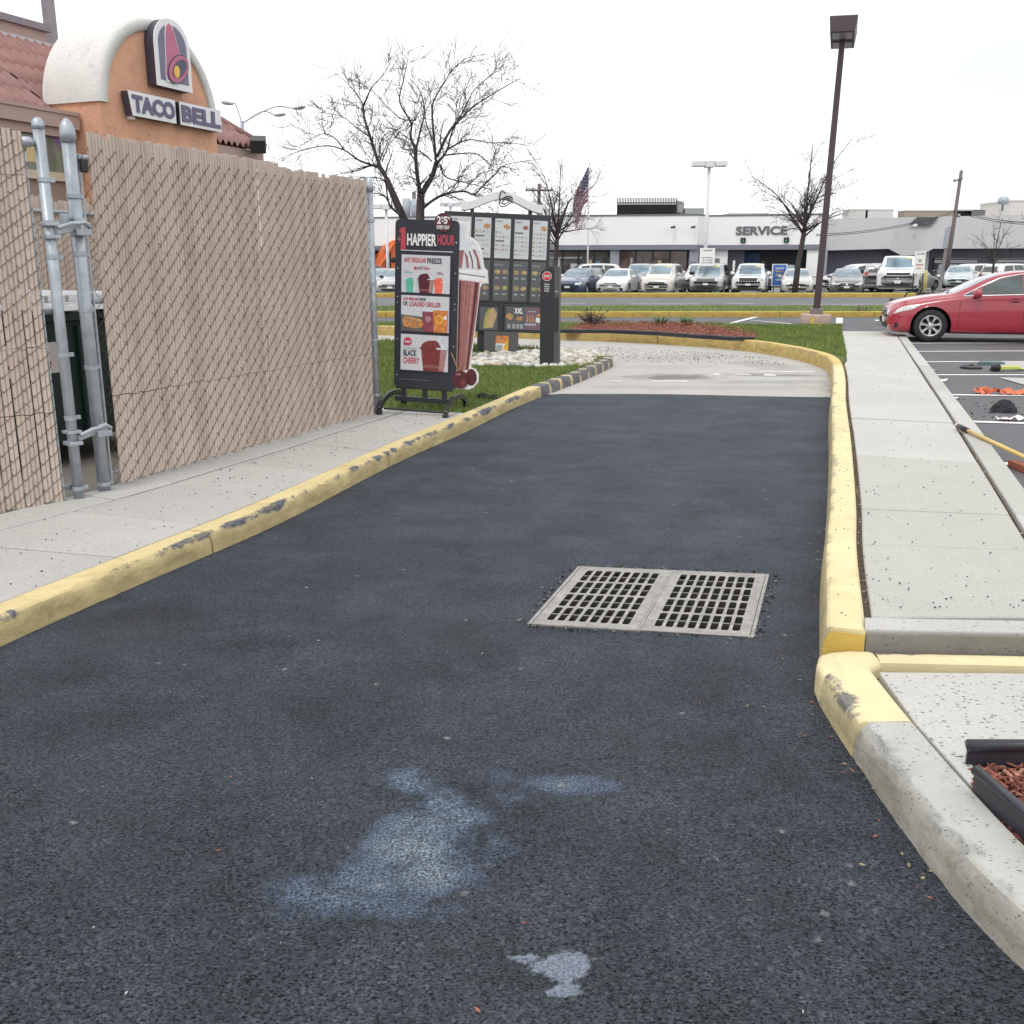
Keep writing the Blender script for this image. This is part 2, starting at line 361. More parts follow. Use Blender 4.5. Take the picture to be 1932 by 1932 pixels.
M_TYRE = pm('tyre_rubber', (.022, .022, .025), .8, var=.2, sc=12, bump=.2); M_GLASS = None
def glass_mat(name, c, rough=.06, spec=.9):
    k = NT(name); n = k.noise(1.7, 3, .5, dist=.8)
    col = k.ramp(n, [(.35, tuple(x * .55 for x in c)), (.65, tuple(x * 1.5 for x in c))])
    return k.fin(col, rough, 0, spec, .6)
M_CARGLASS = glass_mat('car_glass', (.12, .19, .24)); M_SIDEGLASS = glass_mat('side_glass', (.035, .05, .052)); M_WINGLASS = glass_mat('shop_glass', (.075, .07, .075), .08)  # car glass: its bluish colour paints the sky's reflection into the windshields
M_LAMP = pm('headlight_lens', (.60, .60, .60), .12, .3, .35, 22, coat=1.0); M_RED = pm('tail_light_lens', (.35, .02, .025), .15, coat=1.0)
M_CHROME = pm('chrome', (.72, .73, .75), .16, 1.0, .05); M_ALLOY = pm('alloy_wheel', (.52, .53, .55), .32, .7, .1, 8); M_DKTRIM = pm('dark_trim', (.018, .018, .020), .55); M_PLATE = pm('number_plate', (.78, .78, .76), .5, var=.05)
M_AMBER = pm('amber_lens', (.55, .24, .05), .2, coat=1.0); M_GREYCLAD = pm('grey_cladding', (.075, .08, .085), .6)
# ------------------------------------------------------------------ camera, world, sun
cam = bpy.data.cameras.new('camera'); cam.sensor_width = 36.0; cam.sensor_fit = 'HORIZONTAL'; cam.lens = 36.0 * F / 1932.0; cam.clip_start = .05; cam.clip_end = 2000
co = bpy.data.objects.new('camera', cam); COL.objects.link(co); co.location = (0, 0, H); co.rotation_euler = (R(90) - PITCH, 0, 0); SC.camera = co
W = bpy.data.worlds.new('World'); SC.world = W; W.use_nodes = True
SUN_EL, SUN_AZ = R(56), R(205)
def sky():
    t = W.node_tree; n = t.nodes; n.clear()
    out = n.new('ShaderNodeOutputWorld'); bg = n.new('ShaderNodeBackground'); bg.inputs['Strength'].default_value = .1
    sk = n.new('ShaderNodeTexSky'); sk.sky_type = 'NISHITA'; sk.sun_disc = False; sk.sun_elevation = SUN_EL; sk.sun_rotation = SUN_AZ
    tc = n.new('ShaderNodeTexCoord'); mp = n.new('ShaderNodeMapping'); mp.inputs['Scale'].default_value = (1, 1, 2.6); mp.inputs['Location'].default_value = (.35, .1, .4)
    nz = n.new('ShaderNodeTexNoise'); nz.inputs['Scale'].default_value = 1.6; nz.inputs['Detail'].default_value = 6; nz.inputs['Roughness'].default_value = .5
    mr = n.new('ShaderNodeMapRange')
    for i, v in enumerate((.30, .44, .80, 1.0)): mr.inputs[i + 1].default_value = v
    cr = n.new('ShaderNodeValToRGB'); cr.color_ramp.elements[0].position = .3; cr.color_ramp.elements[0].color = (11.3, 11.5, 11.8, 1); cr.color_ramp.elements[1].position = .7; cr.color_ramp.elements[1].color = (12.2, 12.2, 12.2, 1)
    mx = n.new('ShaderNodeMix'); mx.data_type = 'RGBA'
    # a small thin gap in the cloud to the right, where pale blue shows
    gp = n.new('ShaderNodeVectorMath'); gp.operation = 'SUBTRACT'
    d = Vector(ray(1915, 143)).normalized(); gp.inputs[1].default_value = d
    gs = n.new('ShaderNodeMapping'); gs.vector_type = 'POINT'; gs.inputs['Scale'].default_value = (8.5, 3, 17)
    gl = n.new('ShaderNodeVectorMath'); gl.operation = 'LENGTH'; ga = n.new('ShaderNodeMath'); ga.operation = 'ADD'; gr = n.new('ShaderNodeMapRange')
    for i, v in enumerate((.75, 1.5, .70, 1.0)): gr.inputs[i + 1].default_value = v
    mn = n.new('ShaderNodeMath'); mn.operation = 'MINIMUM'; L = t.links.new
    L(tc.outputs['Generated'], mp.inputs[0]); L(mp.outputs[0], nz.inputs['Vector']); L(nz.outputs[0], mr.inputs[0]); L(nz.outputs[0], cr.inputs[0])
    L(tc.outputs['Generated'], gp.inputs[0]); L(gp.outputs[0], gs.inputs[0]); L(gs.outputs[0], gl.inputs[0]); L(gl.outputs['Value'], ga.inputs[0]); L(nz.outputs[0], ga.inputs[1]); L(ga.outputs[0], gr.inputs[0])
    L(mr.outputs[0], mn.inputs[0]); L(gr.outputs[0], mn.inputs[1]); L(mn.outputs[0], mx.inputs[0])
    L(sk.outputs[0], mx.inputs[6]); L(cr.outputs[0], mx.inputs[7]); L(mx.outputs[2], bg.inputs['Color']); L(bg.outputs[0], out.inputs[0])
sky()
sl = bpy.data.lights.new('sun', 'SUN'); sl.energy = 1.0; sl.angle = R(12); sl.color = (1, .96, .9)
so = bpy.data.objects.new('sun', sl); COL.objects.link(so)
sd = Vector((math.sin(SUN_AZ) * math.cos(SUN_EL), math.cos(SUN_AZ) * math.cos(SUN_EL), math.sin(SUN_EL)))
so.rotation_euler = sd.to_track_quat('Z', 'Y').to_euler(); so.location = sd * 50
SC.view_settings.view_transform = 'Standard'; SC.view_settings.look = 'None'; SC.view_settings.exposure = 0.12; SC.view_settings.gamma = 1.0
SC.cycles.max_bounces = 5; SC.cycles.diffuse_bounces = 3; SC.cycles.glossy_bounces = 3; SC.cycles.caustics_reflective = False; SC.cycles.caustics_refractive = False
# ------------------------------------------------------------------ setting
def structure(o): o['kind'] = 'structure'; return o
def resample(path, step):
    P = [Vector((p[0], p[1])) for p in path]; out = [P[0]]
    for a, b in zip(P, P[1:]):
        k = max(1, int(math.ceil((b - a).length / step)))
        for i in range(1, k + 1): out.append(a.lerp(b, i / k))
    return out
def normals(P, side):
    N = []
    for i in range(len(P)):
        d = (P[min(i + 1, len(P) - 1)] - P[max(i - 1, 0)]).normalized(); N.append(Vector((-d.y, d.x)) * side)
    return N
def kerb(name, path, w, h, side, mat, seg=3.0, z0=0.0, step=.035, stripes=None, chip=.008, first=None, ends=None):
    P = resample(path, step); N = normals(P, side); rnd = random.Random(len(name) * 7 + int(P[0].x * 100))
    prof = [(0.0, -.08, 0, 1), (0.004, h * .45, .35, 1), (.012, h - .030, .85, .9), (.019, h - .010, 1, .5), (.036, h, .95, 0), (w * .55, h, .25, 0), (w - .012, h, 0, 0), (w, h - .012, 0, 0), (w, -.08, 0, 0)]
    vs, fs, ar, fa, mi = [], [], [], [], []; run = 0.0; nxt = first if first is not None else seg
    np_ = len(prof); rows = []; mats = [mat, M_KBLK]
    ev = [0, 0.0]
    def row(p, n, s):
        b = len(vs)
        if ev[0] <= 0 and rnd.random() < min(.35, chip * 16): ev[0] = rnd.randint(1, 5); ev[1] = rnd.uniform(.4, 1) * chip * 2.2
        ev[0] -= 1; j = rnd.uniform(0, chip * .35) + (ev[1] * rnd.uniform(.6, 1) if ev[0] >= 0 else 0)
        for i, (o, z, a, f) in enumerate(prof):
            jj = j * (.4, .4, .8, 1, .8)[i] if 1 <= i <= 4 else 0.0
            q = p + n * (o + jj); vs.append((q.x, q.y, z0 + z - abs(jj) * (.8 if i == 3 else .25 if i == 4 else 0))); ar.append(a); fa.append(f)
        rows.append((b, s)); return b
    prev = None; starts = []
    for i, p in enumerate(P):
        if i: run += (p - P[i - 1]).length
        b = row(p, N[i], run)
        if prev is not None:
            for k in range(np_ - 1):
                fs.append((prev + k, prev + k + 1, b + k + 1, b + k) if side < 0 else (prev + k, b + k, b + k + 1, prev + k + 1))
                mi.append(1 if stripes and stripes(run) else 0)
        else: starts.append(b)
        prev = b
        if run >= nxt and i < len(P) - 1:
            fs.append(tuple(range(b, b + np_))); mi.append(0)
            d = (P[i + 1] - p).normalized(); prev = row(p + d * .014, N[i], run); fs.append(tuple(range(prev + np_ - 1, prev - 1, -1))); mi.append(0); nxt += seg
    fs.append(tuple(range(starts[0] + np_ - 1, starts[0] - 1, -1))); mi.append(0); fs.append(tuple(range(prev, prev + np_))); mi.append(0)
    me = bpy.data.meshes.new(name); me.from_pydata(vs, [], fs)
    for m in mats: me.materials.append(m)
    me.polygons.foreach_set('material_index', mi); me.polygons.foreach_set('use_smooth', [len(f) == 4 for f in fs]); me.update(); me.set_sharp_from_angle(angle=R(32))
    for nm, dat in (('arris', ar), ('face', fa)): me.attributes.new(nm, 'FLOAT', 'POINT').data.foreach_set('value', dat)
    bm = bmesh.new(); bm.from_mesh(me); bmesh.ops.recalc_face_normals(bm, faces=bm.faces); bm.to_mesh(me); bm.free(); me.set_sharp_from_angle(angle=R(32))
    o = bpy.data.objects.new(name, me); COL.objects.link(o); return structure(o)
def offset(path, d, side):
    P = resample(path, .3); N = normals(P, side); return [p + n * d for p, n in zip(P, N)]
def at_y(path, y):
    for a, b in zip(path, path[1:]):
        if (a[1] - y) * (b[1] - y) <= 0 and a[1] != b[1]: return a[0] + (b[0] - a[0]) * (y - a[1]) / (b[1] - a[1])
    a, b = (path[0], path[1]) if abs(y - path[0][1]) < abs(y - path[-1][1]) else (path[-2], path[-1])
    return a[0] + (b[0] - a[0]) * (y - a[1]) / (b[1] - a[1])
# lane edges at the asphalt
KL = [(-3.6, -.6), (-2.75, 2.2), (-2.22, 3.95), (-1.91, 4.85), (-1.47, 6.15), (-.89, 8.25), (-.36, 9.95), (.33, 12.2), (.98, 14.0), (1.42, 15.35)]
KL = cat(KL, 6)
ISL = cat([(1.42, 15.35), (1.68, 16.35), (1.62, 17.2), (1.15, 18.0), (.2, 18.75), (-1.2, 19.6), (-3.4, 20.9), (-7.0, 23.0)], 6)
KR = cat([(1.30, 3.88), (1.60, 4.85), (1.95, 5.89), (2.66, 8.1), (3.38, 10.4), (4.05, 12.45), (4.62, 14.3), (4.93, 15.5), (5.02, 16.5), (4.88, 17.9), (4.42, 19.3), (3.4, 20.55), (1.5, 21.9), (-.8, 22.8), (-3.1, 23.6), (-8, 25)], 6)
base = MB(); base.sheet([(-400, -60), (400, -60), (400, 600), (-400, 600)], -.05, M_LOT); structure(base.build('ground'))
GQ = [Vector((.07, 4.24)), Vector((1.07, 4.07)), Vector((1.37, 4.98)), Vector((.36, 5.12))]   # drain corners: near-left, near-right, far-right, far-left
def gq(a, b): return (GQ[0] * (1 - a) + GQ[1] * a) * (1 - b) + (GQ[3] * (1 - a) + GQ[2] * a) * b
STAINS = [(770, 1470, 50, 26, .7), (840, 1510, 38, 26, .7), (870, 1540, 48, 20, .75), (800, 1560, 90, 34, .8), (770, 1600, 85, 34, .95), (820, 1650, 60, 36, 1.0), (730, 1660, 130, 36, .68), (640, 1690, 135, 40, .62), (760, 1715, 110, 26, .5), (930, 1480, 62, 40, .45), (905, 1590, 62, 80, .46), (960, 1500, 45, 16, .5), (1080, 1475, 90, 19, .68), (540, 1720, 60, 24, .4), (140, 1600, 90, 50, .16), (720, 1330, 120, 34, .08), (1090, 1365, 60, 12, .15)]
PATCH = [(1070, 1818, 46, 32, 1.0), (1030, 1824, 50, 18, .85), (990, 1810, 38, 10, .85), (1085, 1840, 22, 18, .8), (1062, 1868, 44, 14, .9), (1040, 1876, 30, 11, .75), (1015, 1755, 18, 18, .45), (480, 1772, 10, 10, .6), (665, 1860, 12, 12, .55), (1225, 1362, 8, 6, .5)]
def proj(x, y):
    dz = y * CP + H * SP; return CX + F * x / dz, CY - F * (y * SP - H * CP) / dz
def lane():
    ys = []; y = -3.0
    while y < 12.5: ys.append(y); y += .35 if y < 1.2 else (.03 if y < 3.2 else (.05 if y < 6 else .12))
    e0, e1 = G(1060, 741.5), G(1568, 748); vs, fs, st, pt, cs = [], [], [], [], []; n = 96
    gi = [gq(.035, .035), gq(.965, .035), gq(.965, .965), gq(.035, .965)]
    ys.append(13.2)
    for y in ys:
        xl = at_y(KL, y) - .04; xr = at_y(KR, y) + .05 if y > 3.5 else max(1.4, 1.25 + (3.5 - y) * .12)
        for i in range(n):
            x = xl + (xr - xl) * i / (n - 1); yy = min(y, e0.y + (e1.y - e0.y) * (x - e0.x) / (e1.x - e0.x))
            vs.append((x, yy, .006 * math.sin(x * 2.1 + yy * 1.3) * (.6 if 3.9 < yy < 5.4 else 1) - .004))
            s = p = 0
            if .9 < y < 4.2:
                u, v = proj(x, yy)
                for a, b, ra, rb, k in STAINS:
                    q = ((u - a) / ra) ** 2 + ((v - b) / rb) ** 2
                    if q < 2.2: s = max(s, k * max(0, 1 - (q / 2.2) ** 1.2))
                for a, b, ra, rb, k in PATCH:
                    q = ((u - a) / ra) ** 2 + ((v - b) / rb) ** 2
                    if q < 2: p = max(p, k * (1 - q / 2))
            st.append(s); pt.append(p); cs.append(max(.22, min(1, 1.25 - yy * .17)))
    for j in range(len(ys) - 1):
        for i in range(n - 1):
            q = (j * n + i, j * n + i + 1, (j + 1) * n + i + 1, (j + 1) * n + i)
            if all(inside(vs[k][0], vs[k][1], gi) for k in q): continue
            fs.append(q)
    me = bpy.data.meshes.new('drive_lane'); me.from_pydata(vs, [], fs); me.materials.append(M_ASPH)
    for nm, d in (('stain', st), ('patch', pt), ('coarse', cs)): me.attributes.new(nm, 'FLOAT', 'POINT').data.foreach_set('value', d)
    me.polygons.foreach_set('use_smooth', [True] * len(fs))
    o = bpy.data.objects.new('drive_lane', me); COL.objects.link(o); structure(o)
lane()
b = MB()
b.sheet([(-.1, 12.3), (4.6, 11.8), (5.3, 15.5), (5.3, 18), (4.6, 20), (3.2, 21.2), (-3, 24), (-12, 27), (-12, 22.5), (-3.6, 20.7), (-.4, 18.8), (1.0, 17.6), (1.2, 16.4), (.6, 14)], -.016, M_PAD)
structure(b.build('concrete_lane')); lane_pad = bpy.data.objects['concrete_lane']
b = MB()
for u0, u1, v, dv in ((1228, 1300, 719, 2.5), (1148, 1175, 719, 2), (1345, 1362, 706, 4), (1430, 1540, 701, 2), (1385, 1420, 706, 1.5), (1440, 1466, 707, 3.5)):
    b.add([G(u0, v + dv / 2, -.012), G(u1, v + dv / 2 + 1, -.012), G(u1 - 6, v - dv / 2, -.012), G(u0 + 3, v - dv / 2, -.012)], [(0, 1, 2, 3)], pm('worn_white_paint', (.62, .61, .60), .8, dirt=.8))
structure(b.build('lane_markings'))
# kerbs
kerb('left_kerb', KL, .17, .12, 1, kerb_mat('dirty_yellow_kerb_paint', (.70, .575, .30), 1.0), 2.55, first=3.72, stripes=lambda s: s > 13.45 and (s - 13.45) % .46 > .10)
kerb('island_kerb', ISL, .17, .12, 1, M_YEL, 2.4, stripes=lambda s: s < 2.6 and s % .46 > .10)
ks = [i for i, p in enumerate(KR) if p[1] > 14.2][0]
KR2 = [(1.240, 3.69), (1.265, 3.78)] + KR[:ks + 1]
kerb('lane_kerb', KR[ks:], .165, .20, -1, kerb_mat('worn_yellow_kerb_paint', (.70, .52, .19), .5), 2.6, first=2.0, chip=.004)
kerb('right_kerb', KR2, .165, .20, -1, kerb_mat('clean_yellow_kerb_paint', (.76, .66, .38), .45), 2.6, first=9.8, chip=.003)
LANE_A = math.atan2(.33, 1.0)
# right sidewalk slabs
KRi = offset(KR, .195, -1)
GAP = [(2.28, 3.68), (2.72, 5.03), (3.91, 8.52), (5.9, 14.45), (7.95, 20.6), (8.2, 21.4)]
def slabs(name, A, Bp, cuts, z, mats, thick=.12, gap=.014, jitter=.005):
    b = MB(); rnd = random.Random(3)
    for (a0, b0), (a1, b1) in zip(cuts, cuts[1:]):
        dz = rnd.uniform(-jitter, jitter); k = 5; mat = rnd.choice(mats)
        b.sheet([(at_y(A, a1 - gap), a1 - gap), (at_y(Bp, b1 - gap), b1 - gap), (at_y(Bp, b1 + gap), b1 + gap), (at_y(A, a1 + gap), a1 + gap)], z - .014, M_DIRT)
        L = [(at_y(A, a0 + gap / 2 + (a1 - a0 - gap) * i / k), a0 + gap / 2 + (a1 - a0 - gap) * i / k) for i in range(k + 1)]
        Q = [(at_y(Bp, b0 + gap / 2 + (b1 - b0 - gap) * i / k), b0 + gap / 2 + (b1 - b0 - gap) * i / k) for i in range(k + 1)]
        b.slab([*Q, *L[::-1]], z - thick, z + dz, mat)
    return structure(b.build(name, bevel=.006, seg=1))
cuts = [(3.80, 3.80), (4.88, 4.78), (5.65, 5.50), (7.35, 7.05), (9.2, 8.9), (11.6, 11.2), (13.6, 13.1)]
slabs('right_sidewalk', KRi, GAP, cuts, .20, [M_CONC, M_CONC, M_CONC2])
e = MB(); e.slab([(at_y(KRi, 13.61), 13.61), (at_y(GAP, 13.11), 13.11), (7.93, 20.5), (8.15, 21.6), (7.22, 21.75), (5.70, 16.9), (5.08, 14.98)] + [(at_y(KRi, y), y) for y in (14.4,)], .08, .20, M_CONC); structure(e.build('right_sidewalk_end', bevel=.006, seg=1))
b = MB(); b.slab([(1.402, 3.663), (2.9, 3.57), (2.95, 3.70), (1.445, 3.793)], -.02, .20, M_CONCL); b.slab([(1.404, 3.648), (2.9, 3.555), (2.9, 3.567), (1.404, 3.66)], -.02, .188, M_CONCD); structure(b.build('sidewalk_step', bevel=.008))  # thin front slab: dirt plus the shade of the step face, in its colour
b = MB(); dv = Vector((.158, -.048)).normalized(); b.prism([(.0, -.02), (.163, -.02), (.163, .180), (.05, .186), (.026, .175), (.01, .14)], -.004, .0, M_YEL2, Matrix.Translation((1.240, 3.687, 0)) @ Matrix.Rotation(math.atan2(dv.y, dv.x), 4, 'Z')); structure(b.build('shaded_kerb_end'))  # end plate in deeper yellow: the end face's shade put into its colour
STR = offset(GAP, .03, -1); STR2 = offset(GAP, .185, -1)
slabs('parking_kerb', [tuple(p) for p in STR], [tuple(p) for p in STR2], [(3.7, 3.65), (5.5, 5.45), (8.35, 8.3), (11.2, 11.15), (14.2, 14.15), (17.2, 17.15), (20.7, 20.6)], .205, [M_CONC, M_CONC2], .30)
b = MB()
def strip(A, Bp, z, mat):
    A, Bp = resample(A, .25), resample(Bp, .25); n = min(len(A), len(Bp))
    for i in range(n - 1): b.add([(A[i].x, A[i].y, z), (Bp[i].x, Bp[i].y, z), (Bp[i + 1].x, Bp[i + 1].y, z), (A[i + 1].x, A[i + 1].y, z)], [(0, 1, 2, 3)], mat)
k = [p for p in KR if p[1] < 17.5 and p[1] > 3.8][:int(len(KR) * .5)]
strip(offset(k, .15, -1), offset(k, .24, -1), .172, M_DIRT); strip(offset(GAP, -.03, -1), offset(GAP, .06, -1), .165, M_DIRT)
b.slab([(1.40, 3.70), (2.95, 3.7), (3.4, 5.0), (2.2, 5.2)], -.02, .06, M_DIRT)
b.sheet([(-4.2, 1.0), (-3.0, 1.0), (-2.2, 4.5), (-.5, 9.9), (-.9, 10.6), (-1.5, 10.3), (-3.3, 5.4)], .095, M_DIRT)
structure(b.build('joint_dirt'))
# lower kerb and pad, foreground right
LK = cat([(1.152, 3.40), (1.144, 3.2), (1.14, 3.0)], 5); LK2 = cat([(1.14, 3.0), (1.14, 2.6), (1.16, 2.2), (1.24, 1.8), (1.4, 1.2), (1.7, .4), (2.2, -.8)], 5)
LK0 = [(2.9, 3.545), (1.9, 3.60), (1.425, 3.627)]
b = MB(); b.slab([(1.151, 3.392), (1.166, 3.50), (1.20, 3.585), (1.25, 3.615), (1.325, 3.632), (1.43, 3.627), (1.43, 3.523), (1.362, 3.46), (1.353, 3.392)], -.02, .1255, M_YEL); structure(b.build('kerb_corner', bevel=.028, seg=3))
kerb('lower_kerb', LK, .20, .125, 1, M_YEL, 9, chip=.003); kerb('bare_kerb', LK2, .20, .125, 1, M_KCONC, 9, chip=.009, step=.03); kerb('step_kerb', LK0, .105, .125, 1, M_YEL, 9, step=.2, chip=.002)
b = MB(); b.slab([(1.385, 3.44), (2.9, 3.41), (2.9, 2.74), (1.42, 2.74), (1.375, 2.62), (1.372, 2.55), (1.355, 2.6), (1.352, 3.0)], .0, .112, M_CONCS); structure(b.build('lower_sidewalk', bevel=.006))
b = MB(); b.slab([(1.32, 3.5), (2.95, 3.5), (2.95, 2.5), (1.3, 2.5)], -.03, .06, M_DIRT); structure(b.build('pad_base'))
# left sidewalk
KLi = offset(KL, .178, 1)
FS = [(-3.95, 3.3), (-3.35, 4.6), (-2.94, 5.44), (-2.47, 6.4), (-2.21, 7.13), (-1.87, 8.02), (-1.58, 8.87), (-1.27, 9.72), (-1.02, 10.5)]
cuts = [(2.4, 2.3), (3.75, 3.6), (5.18, 4.92), (5.9, 5.59), (6.66, 6.31), (7.45, 7.1), (8.3, 7.95), (9.15, 8.8), (9.75, 9.45), (10.25, 10.1)]
slabs('left_sidewalk', FS, KLi, cuts, .12, [M_CONCL, M_CONCL2])
FS2 = offset(FS, .02, 1); FS3 = offset(FS, .34, 1)
slabs('fence_kerb', [tuple(p) for p in FS3], [tuple(p) for p in FS2], [(3.5, 3.5), (6.35, 6.2), (8.6, 8.5), (10.4, 10.3)], .125, [M_CONCL])
b = MB(); b.sheet([(-4.5, 2.5), (-3.3, 5.1), (-2.5, 6.7), (-1.0, 10.5), (-6, 14), (-11, 9), (-9, 2.5)], .085, M_CONCD); structure(b.build('enclosure_floor'))
# lawns, mulch beds
def lawn(name, poly, z, mat):
    b = MB(); b.slab(poly, z - .12, z, mat); return structure(b.build(name))
LAWN_L = [(-1.27, 10.45), (-.55, 10.1), (-.42, 10.3)] + [(p.x, p.y) for p in offset([q for q in KL if q[1] > 9.9], .165, 1) if p.y > 10.0] + [(p.x, p.y) for p in offset(ISL, .165, 1)] + [(-7, 13), (-1.6, 10.6)]
lawn('left_lawn', LAWN_L, .115, M_GRASSG)
kr2 = [(p.x, p.y) for p in offset([q for q in KR if q[1] > 14.6], .16, -1)]
LAWN_R = kr2 + [(-8, 25.9), (1.0, 25.5), (4.2, 25.2), (6.0, 24.5), (8.05, 24.3), (7.2, 21.7), (5.69, 16.88), (5.07, 14.98)]
lawn('outer_lawn', LAWN_R, .175, M_GRASSG)
LAWN_M = [(-60, 31.9), (60, 31.9), (60, 35.6), (-60, 35.6)]
lawn('median_lawn', LAWN_M, .16, M_GRASSF)
kerb('median_kerb', [(-60, 31.7), (60, 31.7)], .25, .17, 1, M_YEL2, 3.05, step=.5, first=.9)
lawn('roadside_verge', [(-60, 51.75), (60, 51.75), (60, 53.9), (-60, 53.9)], .18, M_GRASSF)
kerb('roadside_kerb', [(-60, 51.3), (60, 51.3)], .5, .20, 1, M_YEL2, 3.05, step=.5, first=2.1)
# parking lot on the right (a little above the lane) sloping down beyond the lawn
b = MB(); b.sheet([(2.3, -8), (80, -8), (80, 22.4), (8.1, 22.4), (7.9, 20.5), (3.95, 8.5), (2.75, 5.0), (2.35, 3.7)], .106, M_OLD)
rows = []
for y, z in ((21.6, .106), (22.4, .104), (25, .05), (28, -.004), (31.75, -.004)): rows.append([(x, y, z - .003) for x in (5.6, 14, 40, 80)])
b.grid(rows, M_OLD, smooth=False); b.grid([[(x, y, -.0075) for x in (-60, -8, -2)] for y in (25.6, 28, 31.75)], M_OLD, smooth=False); b.sheet([(-2, 24.2), (5.61, 23.6), (5.61, 31.75), (-2, 31.75)], -.0075, M_OLD)
structure(b.build('parking_lot'))
b = MB(); b.sheet([(-120, 35.5), (120, 35.5), (120, 51.35), (-120, 51.35)], -.01, M_ROAD); structure(b.build('road'))
b = MB()
for x0, x1, y in ((-1, 3.2, 43.4), (5, 8, 42.5), (9.2, 10.4, 43.0), (11.5, 16, 42.2), (1.2, 2.4, 41), (13.4, 14.2, 40.6), (-20, -8, 43), (18, 30, 42)): b.sheet([(x0, y), (x1, y), (x1, y + .18), (x0, y + .18)], -.004, M_WHITE)
structure(b.build('road_markings'))
b = MB()
for uA, vA, vB in ((1716, 663, 662), (1738, 682.5, 682), (1758, 707, 707), (1790, 744.5, 746), (1830, 795, 798), (1888, 874, 876), (1702, 647.5, 647), (1690, 636, 636)):
    p, q = G(uA, vA, .112), G(1932, vB, .112); d = (q - p); q = p + d.normalized() * 4.6; p = p - d.normalized() * .12; n = Vector((-d.y, d.x, 0)).normalized() * .055
    b.add([p - n, q - n, q + n, p + n], [(0, 1, 2, 3)], M_WHITE)
for L in (((1360, 614), (1372, 614), (1432, 598), (1420, 598)), ((1577, 610), (1590, 610), (1590, 599.5), (1578, 599.5)), ((1415, 604), (1420, 604), (1500, 611), (1488, 611)), ((1650, 605), (1690, 607), (1690, 605.5), (1652, 603))):
    b.add([G(u, v, .004) + Vector((0, 0, max(0, (28 - G(u, v).y) * .018) if G(u, v).x > 5.6 else 0)) for u, v in L], [(0, 1, 2, 3)], M_WHITE)
structure(b.build('parking_lines'))
b = MB(); b.add([G(u, v, .116) for u, v in ((1866, 693), (1985, 702), (2060, 682), (1892, 682))], [(0, 1, 2, 3)], M_CONCL); b.add([G(u, v, .116) for u, v in ((1884, 712), (1940, 728), (2080, 760), (2080, 716))], [(0, 1, 2, 3)], M_CONCL); structure(b.build('concrete_apron'))
# ------------------------------------------------------------------ drain grates
M_IROND = pm('grate_iron_shaded', (.05, .048, .045), .7, .2)  # hole walls: shade inside the grate holes put into a darker iron
def grate(a0, a1, label):
    t = thing('drain_grate', label, 'drain grate', gq((a0 + a1) / 2, .5).to_3d(), 0, 'drain grates in the lane')
    o = t.location.copy(); b = MB(); zt = .004
    def P(a, c, z): q = gq(a0 + (a1 - a0) * a, c); return Vector((q.x - o.x, q.y - o.y, z))
    nh, mg = 8, .085; cw = (1 - 2 * mg) / nh; xs = []
    for i in range(nh): xs += [mg + i * cw + cw * .16, mg + (i + 1) * cw - cw * .16]
    ys = []; rp = (1 - 2 * .06) / 4
    for r in range(4):
        y = .06 + r * rp; ys += [y + rp * .05, y + rp * .45, y + rp * .54, y + rp * .94]
    X = [0, *xs, 1]; Y = [0, *ys, 1]
    for j in range(len(Y) - 1):
        for i in range(len(X) - 1):
            hole = i % 2 == 1 and j % 2 == 1; low = i % 2 == 1 and j % 4 == 2
            if hole:
                x0, x1, y0, y1 = X[i], X[i + 1], Y[j], Y[j + 1]; q = .16 * (x1 - x0); far = j % 4 == 3; ring = []
                ring = [(x0, y0), (x1, y0), (x1, y1 - .012), (x1 - q, y1), (x0 + q, y1), (x0, y1 - .012)] if far else [(x0 + q, y0), (x1 - q, y0), (x1, y0 + .012), (x1, y1), (x0, y1), (x0, y0 + .012)]
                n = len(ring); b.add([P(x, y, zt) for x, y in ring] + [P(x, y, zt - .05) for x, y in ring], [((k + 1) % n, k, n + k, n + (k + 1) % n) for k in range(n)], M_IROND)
                if far:
                    b.add([P(x1, y1 - .012, zt), P(x1, y1, zt), P(x1 - q, y1, zt)], [(0, 1, 2)], M_IRON); b.add([P(x0 + q, y1, zt), P(x0, y1, zt), P(x0, y1 - .012, zt)], [(0, 1, 2)], M_IRON)
                else:
                    b.add([P(x0, y0, zt), P(x0 + q, y0, zt), P(x0, y0 + .012, zt)], [(0, 1, 2)], M_IRON); b.add([P(x1 - q, y0, zt), P(x1, y0, zt), P(x1, y0 + .012, zt)], [(0, 1, 2)], M_IRON)
            else:
                z = zt - (.003 if low else 0); b.add([P(X[i], Y[j], z), P(X[i + 1], Y[j], z), P(X[i + 1], Y[j + 1], z), P(X[i], Y[j + 1], z)], [(0, 1, 2, 3)], M_IRON)
    for c in ((0, 0, 1, 0), (1, 0, 1, 1), (1, 1, 0, 1), (0, 1, 0, 0)):
        b.add([P(c[0], c[1], zt), P(c[2], c[3], zt), P(c[2], c[3], -.045), P(c[0], c[1], -.045)], [(0, 1, 2, 3)], M_IRON)
    b.build('plate', t); return t
grate(.02, .492, 'cast iron drain grate nearer the middle of the black lane, crumbs in its far corner')
grate(.508, .98, 'cast iron drain grate nearer the yellow right kerb, beside its twin')
t = thing('catch_basin', 'thin iron rim and dark catch pit holding both drain grates in the asphalt', 'drain basin', gq(.5, .5).to_3d()); o_ = t.location
b = MB()
def rim(a0, c0, a1, c1):
    q = [gq(a, c) for a, c in ((a0, c0), (a1, c0), (a1, c1), (a0, c1))]; b.slab([(p.x - o_.x, p.y - o_.y) for p in q], -.09, .006, M_IRON)
